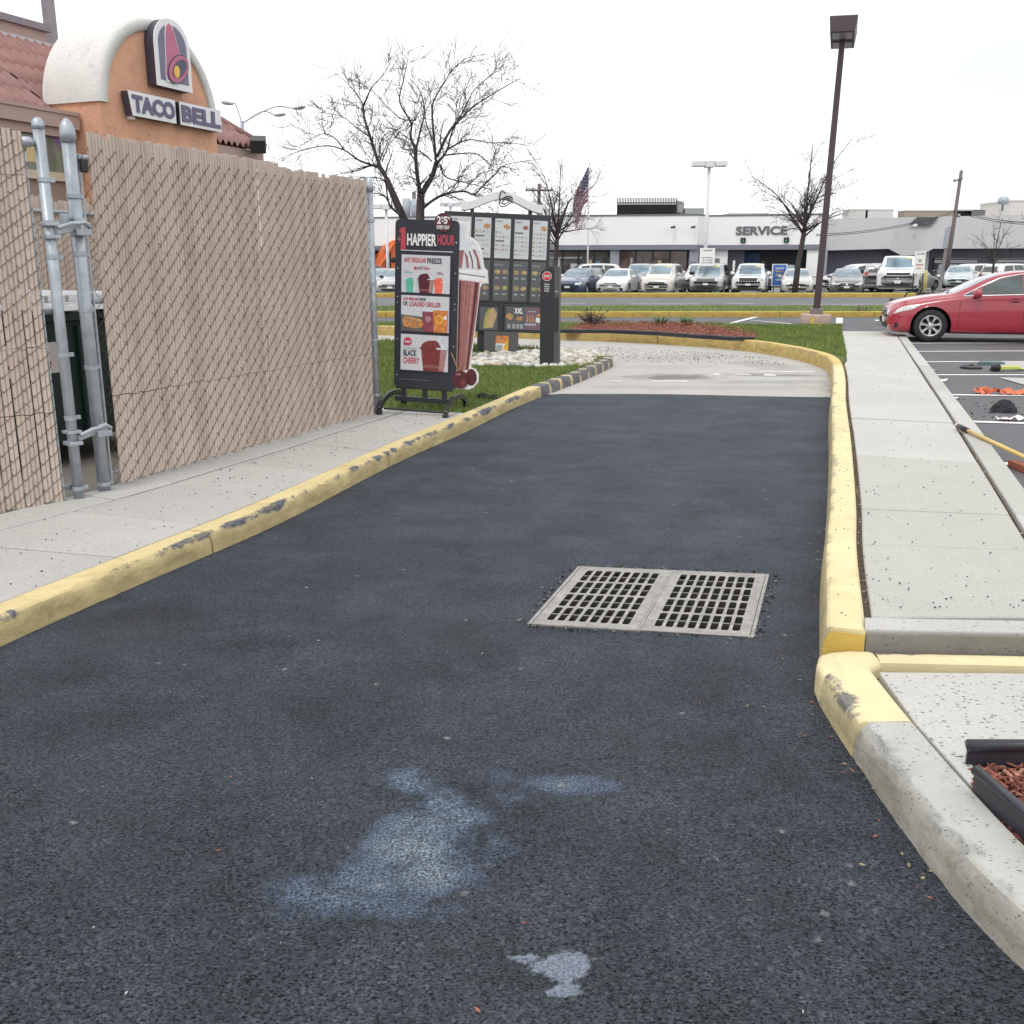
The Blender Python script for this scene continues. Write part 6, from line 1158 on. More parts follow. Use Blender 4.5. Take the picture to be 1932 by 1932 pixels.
    def wheels(c, spokes=7, which=(0, 1, 2, 3), detail=False):
        k = 0
        for xw in c.wx:
            for s in (-1, 1):
                if k in which:
                    M = Matrix.Translation((xw + c.ox, s * (c.wm - .115), c.r)) @ Matrix.Rotation(R(-90 * s), 4, 'X'); r = c.r; w = .105; ri = r * .66
                    b = MB(); b.lathe([(ri, -w), (r * .93, -w), (r * .99, -w * .7), (r, -.02), (r, .02), (r * .99, w * .7), (r * .93, w), (ri + .012, w + .004), (ri, w - .004), (ri, -w)], 36 if detail else 18, M_TYRE, M); wh = b.build('wheel', c.t)
                    b = MB(); b.lathe([(ri - .002, -.02), (ri, w - .006), (ri - .018, w), (ri - .03, w - .02), (ri - .034, w - .05), (.001, w - .055)], 36 if detail else 18, M_ALLOY, M)
                    b.lathe([(ri - .036, w - .050), (.001, w - .045)], 24, M_DKTRIM, M)
                    for q in range(spokes):
                        a = 6.283 * q / spokes + .22
                        def SPk(rad, lat, z): return M @ Vector((rad * math.cos(a) - lat * math.sin(a), rad * math.sin(a) + lat * math.cos(a), z))
                        h0, h1 = .024 if spokes > 5 else .035, .038 if spokes > 5 else .05; ro = ri - .02
                        v = [SPk(.05, -h0, w - .018), SPk(.05, h0, w - .018), SPk(ri * .55, h0 * .75, w - .012), SPk(ro, h1, w - .008), SPk(ro, -h1, w - .008), SPk(ri * .55, -h0 * .75, w - .012)]; v2 = [p + M.to_3x3() @ Vector((0, 0, -.035)) for p in v]
                        b.add(v + v2, [(0, 1, 2, 5), (5, 2, 3, 4)] + [((i + 1) % 6, i, 6 + i, 6 + (i + 1) % 6) for i in range(6)], M_ALLOY)
                    b.lathe([(.068, w - .03), (.066, w - .012), (.03, w - .006), (.001, w - .006)], 18, M_ALLOY, M)
                    if detail:
                        for q in range(5): a = 6.283 * q / 5; b.lathe([(.012, w - .02), (.012, w - .007), (.001, w - .007)], 8, M_DKTRIM, M @ Matrix.Translation((.062 * math.cos(a) * 1.0, .062 * math.sin(a), 0.002)))
                    b.build('rim', wh)
                k += 1
    def mirrors(c, x, z, mat=None, sides=(-1, 1), sc=1.0):
        for s in sides:
            b = MB(); M = Matrix.Translation((x + c.ox, s * (c.wm + .07), z)) @ Matrix.Diagonal((.075 * sc, .115 * sc, .078 * sc, 1)); n = 10
            rows = [[M @ Vector((math.copysign(abs(math.cos(R(t))) ** .6, math.cos(R(t))) * math.cos(R(f)), math.copysign(abs(math.cos(R(t))) ** .6 if 0 else math.cos(R(t)), 1) * math.sin(R(f)), math.copysign(abs(math.sin(R(t))) ** .6, math.sin(R(t))))) for t in range(-90, 91, 18)] for f in range(0, 361, 24)]
            b.grid(rows, mat or c.p); b.bar((x + c.ox + .02, s * (c.wm - .10), z - .07), (x + c.ox + .02, s * (c.wm + .04), z - .04), .05, .03, M_DKTRIM); b.build('mirror', c.t)
    def glasshouse(c, ws, sidew, rw=None, sticker=False):
        xb, xt, yb, yt = ws; n = 9; ys = [-1 + 2 * i / 8 for i in range(9)]
        w = c.patch('windshield', M_CARGLASS, [(xb - .10 * (1 - t * t), yb * t, 1) for t in ys], [(xt - .05 * (1 - t * t), yt * t, 1) for t in ys], (0, 0, -1), .006, 9, 7)
        if sticker: c.patch('price_sticker', pm('sticker_yellow', (.72, .60, .18), .5), [(xb + (xt - xb) * .70, -yt * .88, 1), (xb + (xt - xb) * .70, -yt * .42, 1)], [(xb + (xt - xb) * .9, -yt * .85, 1), (xb + (xt - xb) * .9, -yt * .42, 1)], (0, 0, -1), .010, 5, 3, w, False)
        for s in (-1, 1):
            for lo, hi in sidew: c.side('side_window', M_SIDEGLASS, lo, hi, s, .007)
        if rw: xb, xt, yb, yt = rw; c.patch('rear_window', M_SIDEGLASS, [(xb + .04 * (1 - t * t), yb * t, 1) for t in ys], [(xt, yt * t, 1) for t in ys], (0, 0, -1), .006, 9, 6)
M_SILVER = paint('silver_paint', (.42, .43, .44)); M_WPAINT = paint('white_paint', (.78, .78, .78)); M_CHAMP = paint('champagne_paint', (.58, .56, .51)); M_GREYC = paint('charcoal_paint', (.13, .14, .145)); M_NAVY = paint('navy_paint', (.04, .07, .14)); M_AQUA = paint('pale_aqua_paint', (.45, .52, .52)); M_BURG = paint('burgundy_paint', (.16, .035, .05)); M_DGRY = paint('dark_grey_paint', (.06, .06, .068)); M_SAGE = paint('grey_green_paint', (.20, .23, .23)); M_CRED = paint('red_paint', (.36, .022, .045))
def deco(c, head, grille, gstyle='bars', low=None, fogs=None, plate=None, chrome=True, bumper=None, amber=None):
    for s in (-1, 1):
        lo, hi = head; h = c.front('headlight', M_LAMP, [(s * y, z) for y, z in lo], [(s * y, z) for y, z in hi], .010, 8, 4, -s * .35)
        if amber: lo, hi = amber; c.front('turn_signal', M_AMBER, [(s * y, z) for y, z in lo], [(s * y, z) for y, z in hi], .011, 5, 3, -s * .6)
        if fogs: y, z, r = fogs; c.front('fog_lamp', M_LAMP if r > 0 else M_DKTRIM, [(s * y - abs(r), z - abs(r) * .8), (s * y + abs(r), z - abs(r) * .8)], [(s * y - abs(r), z + abs(r) * .8), (s * y + abs(r), z + abs(r) * .8)], .010, 4, 3)
    if bumper: y, z0, z1 = bumper; c.front('bumper', M_GREYCLAD, [(-y, z0), (0, z0), (y, z0)], [(-y, z1), (0, z1), (y, z1)], .012, 15, 4)
    if low: y, z0, z1 = low; c.front('air_intake', M_DKTRIM, [(-y * .9, z0), (y * .9, z0)], [(-y, z1), (y, z1)], .016, 9, 3)
    if grille:
        y, z0, z1 = grille; ml = M_CHROME if chrome else c.p
        g = c.front('grille', M_DKTRIM, [(-y * .94, z0), (y * .94, z0)], [(-y, z1), (y, z1)], .010, 9, 4); h = z1 - z0
        def br(y0, y1, za, zb, m=ml): c.front('grille_bar', m, [(y0, za), (y1, za)], [(y0, zb), (y1, zb)], .020, 6, 2, 0, g)
        if gstyle == 'bars':
            for k in range(3): br(-y * .96, y * .96, z0 + h * (.12 + .34 * k), z0 + h * (.24 + .34 * k))
        elif gstyle == 'cross': br(-y, y, z0 + h * .42, z0 + h * .58); br(-y * .09, y * .09, z0 - h * .05, z1 + h * .05); br(-y * 1.03, y * 1.03, z1 - h * .06, z1 + h * .06); br(-y * 1.0, y * 1.0, z0 - h * .06, z0 + h * .06)
        elif gstyle == 'slots':
            for k in range(8): a = -y + 2 * y * k / 7; br(a - y * .055, a + y * .055, z0, z1, c.p)
        elif gstyle == 'vee':
            br(-y * 1.02, y * 1.02, z1 - h * .08, z1 + h * .08); br(-y * .98, y * .98, z0 - h * .08, z0 + h * .08); br(-y * .6, y * .6, z0 + h * .45, z0 + h * .55); br(-y * .13, y * .13, z0 + h * .25, z0 + h * .85)
        elif gstyle == 'thin': br(-y * .9, y * .9, z0 + h * .4, z0 + h * .6); br(-y * .12, y * .12, z0 + h * .2, z0 + h * .8)
        elif gstyle == 'kidney': br(-y * .06, y * .06, z0, z1, c.p)
    if plate: z = plate; c.front('number_plate', M_PLATE, [(-.15, z - .055), (.15, z - .055)], [(-.15, z + .055), (.15, z + .055)], .024, 3, 2)
SW = {'sedan': [([(1.62, .99), (2.55, 1.02)], [(2.12, 1.32), (2.52, 1.38)]), ([(2.62, 1.02), (3.62, 1.05)], [(2.60, 1.385), (3.28, 1.36)])],
      'suv': [([(1.62, 1.15), (2.42, 1.16)], [(1.92, 1.58), (2.42, 1.63)]), ([(2.50, 1.16), (3.30, 1.17)], [(2.50, 1.635), (3.30, 1.64)]), ([(3.40, 1.18), (4.25, 1.2)], [(3.40, 1.64), (4.05, 1.60)])],
      'minivan': [([(1.50, 1.12), (2.45, 1.13)], [(2.0, 1.55), (2.45, 1.62)]), ([(2.53, 1.13), (3.5, 1.14)], [(2.53, 1.625), (3.5, 1.63)]), ([(3.60, 1.15), (4.55, 1.16)], [(3.60, 1.63), (4.35, 1.58)])],
      'pickup': [([(1.72, 1.31), (2.55, 1.32)], [(2.05, 1.74), (2.55, 1.80)]), ([(2.63, 1.32), (3.40, 1.33)], [(2.63, 1.80), (3.36, 1.78)])]}
WSH = {'sedan': (1.40, 2.10, .70, .58), 'suv': (1.33, 1.93, .74, .64), 'minivan': (1.02, 1.86, .74, .62), 'pickup': (1.50, 2.02, .80, .69)}
RWN = {'sedan': (4.15, 3.62, .66, .56), 'suv': None, 'minivan': None, 'pickup': None}
HEADS = {'sedan': ([(.42, .56), (.84, .60)], [(.48, .66), (.82, .73)]), 'suv': ([(.52, .78), (.88, .80)], [(.52, .93), (.86, .95)]), 'minivan': ([(.48, .64), (.88, .67)], [(.50, .76), (.86, .82)]), 'pickup': ([(.66, .92), (.95, .93)], [(.64, 1.10), (.93, 1.12)])}
PARK = 'cars parked along the dealership kerb'
def gcar(name, label, kind, pnt, u, Y, rz=73, z=-.05, sticker=False, rear=False, group=PARK, rack=False, **kw):
    c = Car(name, label, kind, pnt, (XU(u, Y, .6), Y, z), rz, group, 4, 2)
    c.glasshouse(WSH[kind], SW[kind], RWN[kind], sticker)
    a = dict(head=HEADS[kind], grille={'sedan': (.36, .55, .66), 'suv': (.48, .78, .94), 'minivan': (.42, .64, .74), 'pickup': (.52, .84, 1.10)}[kind], low={'sedan': (.5, .29, .38), 'suv': (.55, .36, .48), 'minivan': (.6, .28, .36), 'pickup': (.6, .48, .6)}[kind], plate={'sedan': .46, 'suv': .60, 'minivan': .48, 'pickup': .70}[kind])
    a.update(kw); deco(c, **a); c.wheels(5); c.mirrors({'sedan': 1.72, 'suv': 1.72, 'minivan': 1.55, 'pickup': 1.80}[kind], {'sedan': 1.02, 'suv': 1.20, 'minivan': 1.16, 'pickup': 1.38}[kind], None if pnt is not M_SILVER else M_DKTRIM, sc=1.25 if kind in ('suv', 'pickup') else 1.0)
    if kind in ('suv', 'minivan'): c.patch('rear_window', M_SIDEGLASS, [(c.L, -.62, 1.20), (c.L, .62, 1.20)], [(c.L, -.58, 1.55), (c.L, .58, 1.55)], (-1, 0, 0), .01, 6, 4)
    for s in (-1, 1):
        z0, z1 = {'sedan': (.78, .92), 'suv': (.90, 1.25), 'minivan': (.88, 1.25), 'pickup': (.85, 1.20)}[kind]; c.patch('tail_light', M_RED, [(c.L, s * .60, z0), (c.L, s * .86, z0)], [(c.L, s * .60, z1), (c.L, s * .86, z1)], (-1, -s * .2, 0), .012, 5, 4)
    if rack:
        zt = max(s[6] for s in c.st)
        for s in (-1, 1):
            b = MB(); b.tube([(c.ox + 2.1, s * .60, zt - .02), (c.ox + 2.3, s * .60, zt + .06), (c.ox + 3.9, s * .60, zt + .06), (c.ox + 4.1, s * .60, zt - .02)], .022, 6, M_DKTRIM); b.build('roof_rail', c.t)
    if kind == 'pickup':
        b = MB(); b.box(c.ox + 3.72, c.ox + 5.5, -.80, .80, 1.285, 1.315, M_DKTRIM); b.build('bed_cover', c.t)
    return c
gcar('parked_car', 'dark blue sedan just right of the order post', 'sedan', M_NAVY, 1070, 56, 70, grille=(.40, .50, .60), chrome=False)
gcar('parked_car', 'grey-green sedan behind the dark blue sedan', 'sedan', M_SAGE, 1094, 62, 70)
gcar('parked_car', 'white wagon at the showroom window, behind the order post', 'suv', M_WPAINT, 1040, 66.5, 10)
gcar('parked_car', 'bright white sedan with a divided dark grille, second in the front row', 'sedan', M_WPAINT, 1151, 56.2, 72, chrome=False, gstyle='cross', grille=(.36, .54, .68), fogs=(.62, .33, -.09), low=(.42, .27, .33))
gcar('parked_car', 'silver crossover partly hidden behind the pale minivan', 'suv', M_SILVER, 1196, 61.5, 72, rack=True)
gcar('parked_minivan', 'pale champagne minivan facing the road, roof rack on top', 'minivan', M_CHAMP, 1238, 55.6, 72, sticker=True, rack=True, amber=([(.84, .66), (.92, .67)], [(.84, .80), (.90, .82)]), gstyle='bars', grille=(.40, .64, .76))
gcar('parked_car', 'white off-roader with grey lower cladding, behind the silver boxy one', 'suv', M_WPAINT, 1312, 61.5, 72, sticker=True, bumper=(.85, .30, .62), rack=True)
gcar('parked_car', 'silver boxy off-roader with broad barred grille and white plate', 'suv', M_SILVER, 1331, 55.8, 72, sticker=True, bumper=(.86, .28, .50), plate=.62, gstyle='bars', grille=(.50, .74, .93), chrome=False, fogs=(.68, .58, .05))
gcar('parked_car', 'white off-roader with seven upright grille slots', 'suv', M_WPAINT, 1411, 55.8, 73, sticker=True, gstyle='slots', grille=(.50, .76, .96), fogs=(.66, .50, .05), bumper=(.80, .28, .40), rack=True)
gcar('parked_car', 'beige coupe behind the bare tree and the brown pole', 'sedan', M_CHAMP, 1505, 56.6, 76, gstyle='kidney', grille=(.18, .52, .62), chrome=False)
gcar('parked_car', 'dark car inside the service entrance behind the beige coupe', 'suv', M_DGRY, 1476, 66.5, 73, group='cars behind the front row')
gcar('parked_car', 'charcoal sedan with a bright V-shaped grille and white plate', 'sedan', M_GREYC, 1598, 55.6, 72, gstyle='vee', grille=(.34, .52, .68), plate=.46)
gcar('parked_minivan', 'white minivan standing side-on behind the charcoal sedan', 'minivan', M_WPAINT, 1555, 64.5, 12, group='cars behind the front row')
gcar('parked_car', 'silver wagon showing a red tail lamp beside the white pickup', 'suv', M_SILVER, 1652, 65.5, 252, group='cars behind the front row')
pk = gcar('parked_pickup', 'white pickup truck with a big dark cross grille and chrome bumper', 'pickup', M_WPAINT, 1693, 55.4, 69, sticker=True, gstyle='cross', grille=(.54, .82, 1.12), plate=.66, bumper=(.90, .40, .50)); pk.t.scale = (1.12, 1.12, 1.12)
gcar('parked_car', 'grey sedan seen from behind, between the pickup and the bollard', 'sedan', M_SILVER, 1752, 69.0, 225, group='cars behind the front row')
gcar('parked_car', 'dark wagon behind the pale aqua sedan', 'suv', M_DGRY, 1790, 76, 70, group='cars behind the front row')
gcar('parked_car', 'pale aqua sedan with a dark plate in front of the dark wagon', 'sedan', M_AQUA, 1808, 64, 66, group='cars behind the front row', grille=(.34, .56, .62), chrome=False, z=.12)
gcar('parked_car', 'white hatchback just left of the young bare tree', 'suv', M_WPAINT, 1905, 74, 200, group='cars behind the front row')
gcar('parked_car', 'white wagon with roof rails at the right edge', 'suv', M_WPAINT, 1965, 68, 200, group='cars behind the front row', rack=True)
gcar('parked_car', 'silver sedan between the fence end and the promotion sign', 'sedan', M_SILVER, 735, 54.8, 80, gstyle='thin', grille=(.42, .54, .62))
gcar('parked_car', 'blue-grey sedan behind the fence end, left of the silver one', 'sedan', M_SAGE, 700, 57.5, 80)
gcar('parked_minivan', 'burgundy minivan behind the silver sedan at left', 'minivan', M_BURG, 762, 68, 200, group='cars behind the front row')
# red saloon in the right car park
q = G(1757, 645, .11)
RA = -15; c_off = 0.0; fr_ = q + Vector((-.06, 0, 0)) - Matrix.Rotation(R(RA), 3, 'Z') @ Vector((.855 - c_off, -.80, 0)) * .94 - Vector((math.cos(R(RA)), math.sin(R(RA)), 0)) * c_off * .06
c = Car('parked_car', 'shiny red sedan at the right edge, its nose overhanging the pale sidewalk', 'saloon', M_CRED, fr_, RA, None, 10, 4)
c.glasshouse((1.30, 2.16, .72, .56), [([(1.66, .985), (2.10, 1.0), (2.575, 1.012)], [(1.86, 1.165), (2.16, 1.305), (2.56, 1.385)]), ([(2.66, 1.015), (3.2, 1.03), (3.62, 1.05)], [(2.66, 1.385), (3.1, 1.375), (3.42, 1.29)])], (4.15, 3.60, .66, .56))
for s in (-1, 1):
    c.side('quarter_window', M_SIDEGLASS, [(1.47, .962), (1.60, .972)], [(1.50, .98), (1.61, 1.06)], s, .007, 5, 4)
    c.patch('headlight', M_LAMP, [(.10, -s * 0, .570), (.20, 0, .615), (.32, 0, .645), (.46, 0, .675), (.575, 0, .735)], [(.115, 0, .60), (.20, 0, .685), (.34, 0, .745), (.48, 0, .768), (.60, 0, .775)], (0, -s, 0), .008, 14, 6)
    c.patch('fog_pocket', M_DKTRIM, [(.13, 0, .29), (.21, 0, .30)], [(.14, 0, .39), (.215, 0, .395)], (0, -s, 0), .004, 5, 4)
    for lo, hi in (([(1.37, .22), (1.378, .22)], [(1.39, .93), (1.398, .93)]), ([(2.60, .22), (2.608, .22)], [(2.615, .99), (2.623, .99)]), ([(3.55, .60), (3.558, .60)], [(3.66, 1.02), (3.668, 1.02)])):
        c.side('door_seam', M_DKTRIM, lo, hi, s, .0025, 3, 10)
    c.side('window_trim', M_CHROME, [(1.44, .945), (2.0, .968), (2.6, .988), (3.70, 1.03)], [(1.44, .960), (2.0, .983), (2.6, 1.003), (3.70, 1.045)], s, .012, 16, 2)
    c.side('window_trim', M_CHROME, [(1.46, .972), (1.86, 1.178), (2.16, 1.320), (2.58, 1.398), (3.1, 1.388), (3.45, 1.30), (3.68, 1.06)], [(1.44, .975), (1.845, 1.195), (2.15, 1.338), (2.58, 1.414), (3.12, 1.404), (3.48, 1.31), (3.71, 1.06)], s, .010, 30, 2)
    for x in (2.31, 3.42): c.side('door_handle', M_CRED, [(x, .858), (x + .24, .864)], [(x, .892), (x + .24, .898)], s, .035, 8, 4); c.side('handle_recess', M_DKTRIM, [(x + .06, .835), (x + .18, .84)], [(x + .06, .915), (x + .18, .918)], s, .003, 6, 4)
    c.patch('tail_light', M_RED, [(c.L, s * .55, .80), (c.L, s * .84, .82)], [(c.L, s * .55, .95), (c.L, s * .80, .95)], (-1, -s * .3, 0), .012, 6, 4)
    c.side('sill_crease', M_DKTRIM, [(1.36, .195), (3.3, .195)], [(1.36, .212), (3.3, .212)], s, .003, 10, 2)
deco(c, ([(.50, .55), (.70, .56)], [(.52, .64), (.70, .66)]), (.42, .50, .66), 'bars', (.48, .27, .38), None, .44)
c.wheels(7, detail=True); c.mirrors(1.69, 1.01, sc=1.15)
b = MB(); b.bar((c.ox + 1.18, -.35, 1.012), (c.ox + 1.30, .15, 1.055), .015, .012, M_DKTRIM); b.bar((c.ox + 1.15, .30, 1.01), (c.ox + 1.27, .70, 1.04), .015, .012, M_DKTRIM); b.build('wiper', c.t)
c.t.location = fr_ + Vector((math.cos(R(RA)), math.sin(R(RA)), 0)) * (c.L / 2 * .94); c.t.scale = (.94, .94, .94)
# orange truck far left
M_TRK = pm('truck_orange', (.70, .17, .05), .5, var=.15, sc=3)
tk_ = thing('refuse_truck', 'orange refuse truck far behind the parked cars, between fence and sign', 'truck', (XU(735, 74), 74, 0), 20)
b = MB(); b.prism([(-1.2, .9), (1.6, .9), (1.6, 3.2), (.2, 3.35), (-.5, 3.0), (-1.2, 1.9)], -1.1, 1.1, M_TRK); b.build('hopper', tk_, .05); b = MB(); b.box(-6.5, -1.3, -1.1, 1.1, .9, 2.9, pm('truck_dark', (.07, .07, .075))); b.build('container', tk_, .05); b = MB(); b.box(-.5, -.1, -1.16, -1.1, 1.2, 2.7, M_DKTRIM); b.box(.5, 1.3, -1.16, -1.1, 1.1, 1.5, M_DKTRIM); b.tube(cat([(-1.0, -1.15, 1.4), (-.4, -1.2, 2.3), (.1, -1.15, 3.1)], 5), .12, 8, M_TRK); b.build('lift_arm', tk_)
for x in (.1, .55): b = MB(); b.lathe([(.18, 0), (.18, .1), (.12, .12)], 14, M_DKTRIM, Matrix.Translation((x, -1.1, 1.95)) @ Matrix.Rotation(R(90), 4, 'X')); b.build('lamp', tk_)
for x in (-5.6, -2.6, .4):
    for y in (-1.0, .75): b = MB(); b.lathe([(.3, 0), (.5, 0), (.5, .28), (.3, .28)], 16, M_TYRE, Matrix.Translation((x, y + .28, .5)) @ Matrix.Rotation(R(90), 4, 'X')); b.build('wheel', tk_)
# ------------------------------------------------------------------ grass, pebbles, mulch, litter
def stuff(o, label, cat_): o['kind'] = 'stuff'; return tag(o, label, cat_)
def bbox(poly): xs = [p[0] for p in poly]; ys = [p[1] for p in poly]; return min(xs), max(xs), min(ys), max(ys)
def blades(name, label, poly, z, dens, h, w, seed, mat, clip=None, skip=None):
    rnd = random.Random(seed); x0, x1, y0, y1 = bbox(poly)
    if clip: x0, x1, y0, y1 = max(x0, clip[0]), min(x1, clip[1]), max(y0, clip[2]), min(y1, clip[3])
    n = int((x1 - x0) * (y1 - y0) * dens); vs, fs, tn = [], [], []
    for _ in range(n):
        x, y = rnd.uniform(x0, x1), rnd.uniform(y0, y1)
        if not inside(x, y, poly) or (skip and inside(x, y, skip)): continue
        c = .5 + .5 * math.sin(x * 1.9 + 1.3 * math.sin(y * 1.1)) * math.cos(y * 1.6 + .7); hh = h * rnd.uniform(.5, 1.15) * (.7 + .5 * c); a = rnd.uniform(0, 6.283); dx, dy = math.cos(a) * w / 2, math.sin(a) * w / 2; lx, ly = rnd.gauss(0, .45) * hh, rnd.gauss(0, .45) * hh; b = len(vs)
        vs += [(x - dx, y - dy, z - .005), (x + dx, y + dy, z - .005), (x + lx * .4 + dx * .7, y + ly * .4 + dy * .7, z + hh * .6), (x + lx, y + ly, z + hh), (x + lx * .4 - dx * .7, y + ly * .4 - dy * .7, z + hh * .6)]; fs.append((b, b + 1, b + 2, b + 3, b + 4)); t = min(1, max(0, rnd.gauss(.35, .2) + .25 * (c - .5))) if rnd.random() > .05 else 1.0; tn += [t] * 5
    me = bpy.data.meshes.new(name); me.from_pydata(vs, [], fs); me.materials.append(mat); me.attributes.new('tint', 'FLOAT', 'POINT').data.foreach_set('value', tn)
    o = bpy.data.objects.new(name, me); COL.objects.link(o); return stuff(o, label, 'grass')
M_BL1 = blade_mat('grass_blade', (.135, .205, .045), (.235, .31, .085), (.44, .39, .19)); M_BL2 = blade_mat('median_blade', (.21, .28, .10), (.30, .36, .15), (.44, .40, .23))
blades('grass', 'short bright green grass around the menu board', LAWN_L, .115, 1100, .055, .008, 1, M_BL1, (-2.6, 1.8, 10, 18)); blades('grass', 'far strip of green grass behind the menu board', LAWN_L, .115, 350, .07, .014, 4, M_BL1, (-4.5, 1.8, 18, 23))
MULCH = [G(u, v, .17) for u, v in ((1062, 627), (1100, 614), (1180, 612), (1245, 612), (1300, 614), (1345, 619), (1395, 627), (1430, 634), (1427, 641), (1380, 640), (1310, 635), (1240, 630), (1150, 626))]
MP = [(p.x, p.y) for p in MULCH]
lr = [p for p in LAWN_R]
o = blades('grass', 'thicker green grass between the yellow kerb and the sidewalk', LAWN_R, .175, 640, .065, .012, 2, M_BL1, (3.2, 9, 16, 27), MP); blades('grass', 'green grass edge beyond the curved yellow kerb', LAWN_R, .175, 160, .06, .018, 5, M_BL1, (-6, 3.2, 21.5, 27), MP)
blades('grass', 'rougher pale green grass of the road median', LAWN_M, .16, 210, .10, .02, 3, M_BL2, (-6.5, 17, 31.9, 35.6))
def stone_mesh(rnd, sx, sy, sz, n1=4, n2=7):
    rows = []
    for i in range(n1 + 1):
        t = -math.pi / 2 + math.pi * i / n1; rows.append([(sx * math.cos(t) * math.cos(6.283 * j / n2) * rnd.uniform(.85, 1.12), sy * math.cos(t) * math.sin(6.283 * j / n2) * rnd.uniform(.85, 1.12), sz * math.sin(t)) for j in range(n2)])
    for r in rows: r.append(r[0])
    return rows
def scatter(name, label, cat_, poly, z, n, size, mats, seed, flat=.6, pts=None):
    rnd = random.Random(seed); x0, x1, y0, y1 = bbox(poly) if poly else (0, 0, 0, 0); b = MB(); k = 0; tries = 0
    while k < n and tries < n * 40:
        tries += 1; x, y = (pts(rnd) if pts else (rnd.uniform(x0, x1), rnd.uniform(y0, y1)))
        if poly and not inside(x, y, poly): continue
        s = rnd.uniform(*size); a = rnd.uniform(0, 6.283); M = Matrix.Translation((x, y, z + s * flat * .3)) @ Matrix.Rotation(a, 4, 'Z') @ Matrix.Rotation(rnd.gauss(0, .25), 4, 'X'); rows = [[M @ Vector(p) for p in r] for r in stone_mesh(rnd, s, s * rnd.uniform(.55, .9), s * flat)]; b.grid(rows, rnd.choice(mats)); k += 1
    return stuff(b.build(name), label, cat_)
PB_ = [(p.x, p.y) for p in (G(u, v, .12) for u, v in ((893, 670), (885, 690), (1021, 693), (1099, 690), (1128, 680), (1140, 671), (1125, 664), (1056, 661), (972, 665)))]
b = MB(); b.sheet(PB_, .122, M_CONCD); structure(b.build('pebble_base'))
st_ = [pm('pebble_white', (.66, .64, .58), .7, var=.12, sc=20), pm('pebble_cream', (.52, .48, .40), .7, var=.12, sc=20), pm('pebble_grey', (.36, .36, .36), .7, var=.15, sc=20), pm('pebble_tan', (.42, .36, .28), .7)]
scatter('pebbles', 'bed of white and cream river pebbles under the menu board', 'pebbles', PB_, .125, 620, (.045, .095), [st_[0], st_[0], st_[1], st_[2], st_[0], st_[3]], 6, .5)
b = MB(); b.sheet(MP, .181, M_MULCH); structure(b.build('mulch_soil'))
def chips(name, label, poly, z, n, L, seed, mats, spread=.02):
    rnd = random.Random(seed); x0, x1, y0, y1 = bbox(poly); b = MB(); k = 0; tr_ = 0
    while k < n and tr_ < n * 30:
        tr_ += 1; x, y = rnd.uniform(x0, x1), rnd.uniform(y0, y1)
        if not inside(x, y, poly): continue
        a = rnd.uniform(0, 6.283); l = L * rnd.uniform(.4, 1.3); w = l * rnd.uniform(.12, .32); p = Vector((x, y, z + rnd.uniform(0, spread))); d = Vector((math.cos(a), math.sin(a), rnd.gauss(0, .22))) * l / 2; b.bar(p - d, p + d, w, w * .35, rnd.choice(mats)); k += 1
    return stuff(b.build(name), label, 'mulch')
MM = [M_MULCH, M_MULCH, M_MULCH2, M_MULCH3]
chips('mulch', 'red wood mulch in the planting bed behind the curved kerb', MP, .185, 3600, .065, 8, MM, .11)
NEAR = [(1.37, 2.56), (1.43, 2.70), (1.6, 2.73), (2.6, 2.72), (2.6, .4), (1.6, .6), (1.4, 1.6), (1.345, 2.1)]
b = MB(); b.sheet(NEAR, .092, M_MULCH3); structure(b.build('mulch_soil'))
chips('mulch', 'red shredded mulch in the foreground corner bed', [(1.36, 2.6), (1.43, 2.73), (1.9, 2.72), (1.9, 1.9), (1.345, 1.9)], .098, 2600, .045, 9, MM, .02)
# plastic edging
M_EDGE = pm('black_edging', (.030, .031, .040), .38, var=.25, sc=6, dirt=.2)
def edging(name, label, P, h, r, loc, group=None):
    t = thing(name, label, 'edging', loc, 0, group); P = [Vector(p) - Vector(loc) for p in P]; b = MB(); b.tube([p + Vector((0, 0, h)) for p in P], r, 12, M_EDGE); b.build('bead', t)
    b = MB(); n = len(P)
    for p, q in zip(P, P[1:]):
        d = (q - p).normalized(); a = Vector((-d.y, d.x, 0)) * .004
        b.add([p - a, q - a, q + a, p + a, p - a + Vector((0, 0, h)), q - a + Vector((0, 0, h)), q + a + Vector((0, 0, h)), p + a + Vector((0, 0, h))], [(3, 2, 1, 0), (4, 5, 6, 7), (0, 1, 5, 4), (1, 2, 6, 5), (2, 3, 7, 6), (3, 0, 4, 7)], M_EDGE)
    b.build('skirt', t); return t
edging('garden_edging', 'black plastic edging strip lying across the end of the speckled sidewalk', [(1.395, 2.735, .09), (1.8, 2.732, .09), (2.5, 2.72, .09)], .085, .019, (1.395, 2.735, .09), 'foreground edging strips')
edging('garden_edging', 'black plastic edging strip running towards the camera beside the red mulch', [(1.335, 2.555, .115), (1.36, 2.36, .115), (1.40, 2.0, .115), (1.55, 1.2, .115)], .075, .016, (1.335, 2.555, .115), 'foreground edging strips')
ep = [G(u, v, .175) for u, v in ((1000, 628), (1060, 628.5), (1150, 629), (1240, 633), (1310, 638.5), (1380, 643), (1424, 643.5))]
edging('garden_edging', 'long black edging curving along the front of the far mulch bed', ep, .065, .022, tuple(ep[0]))
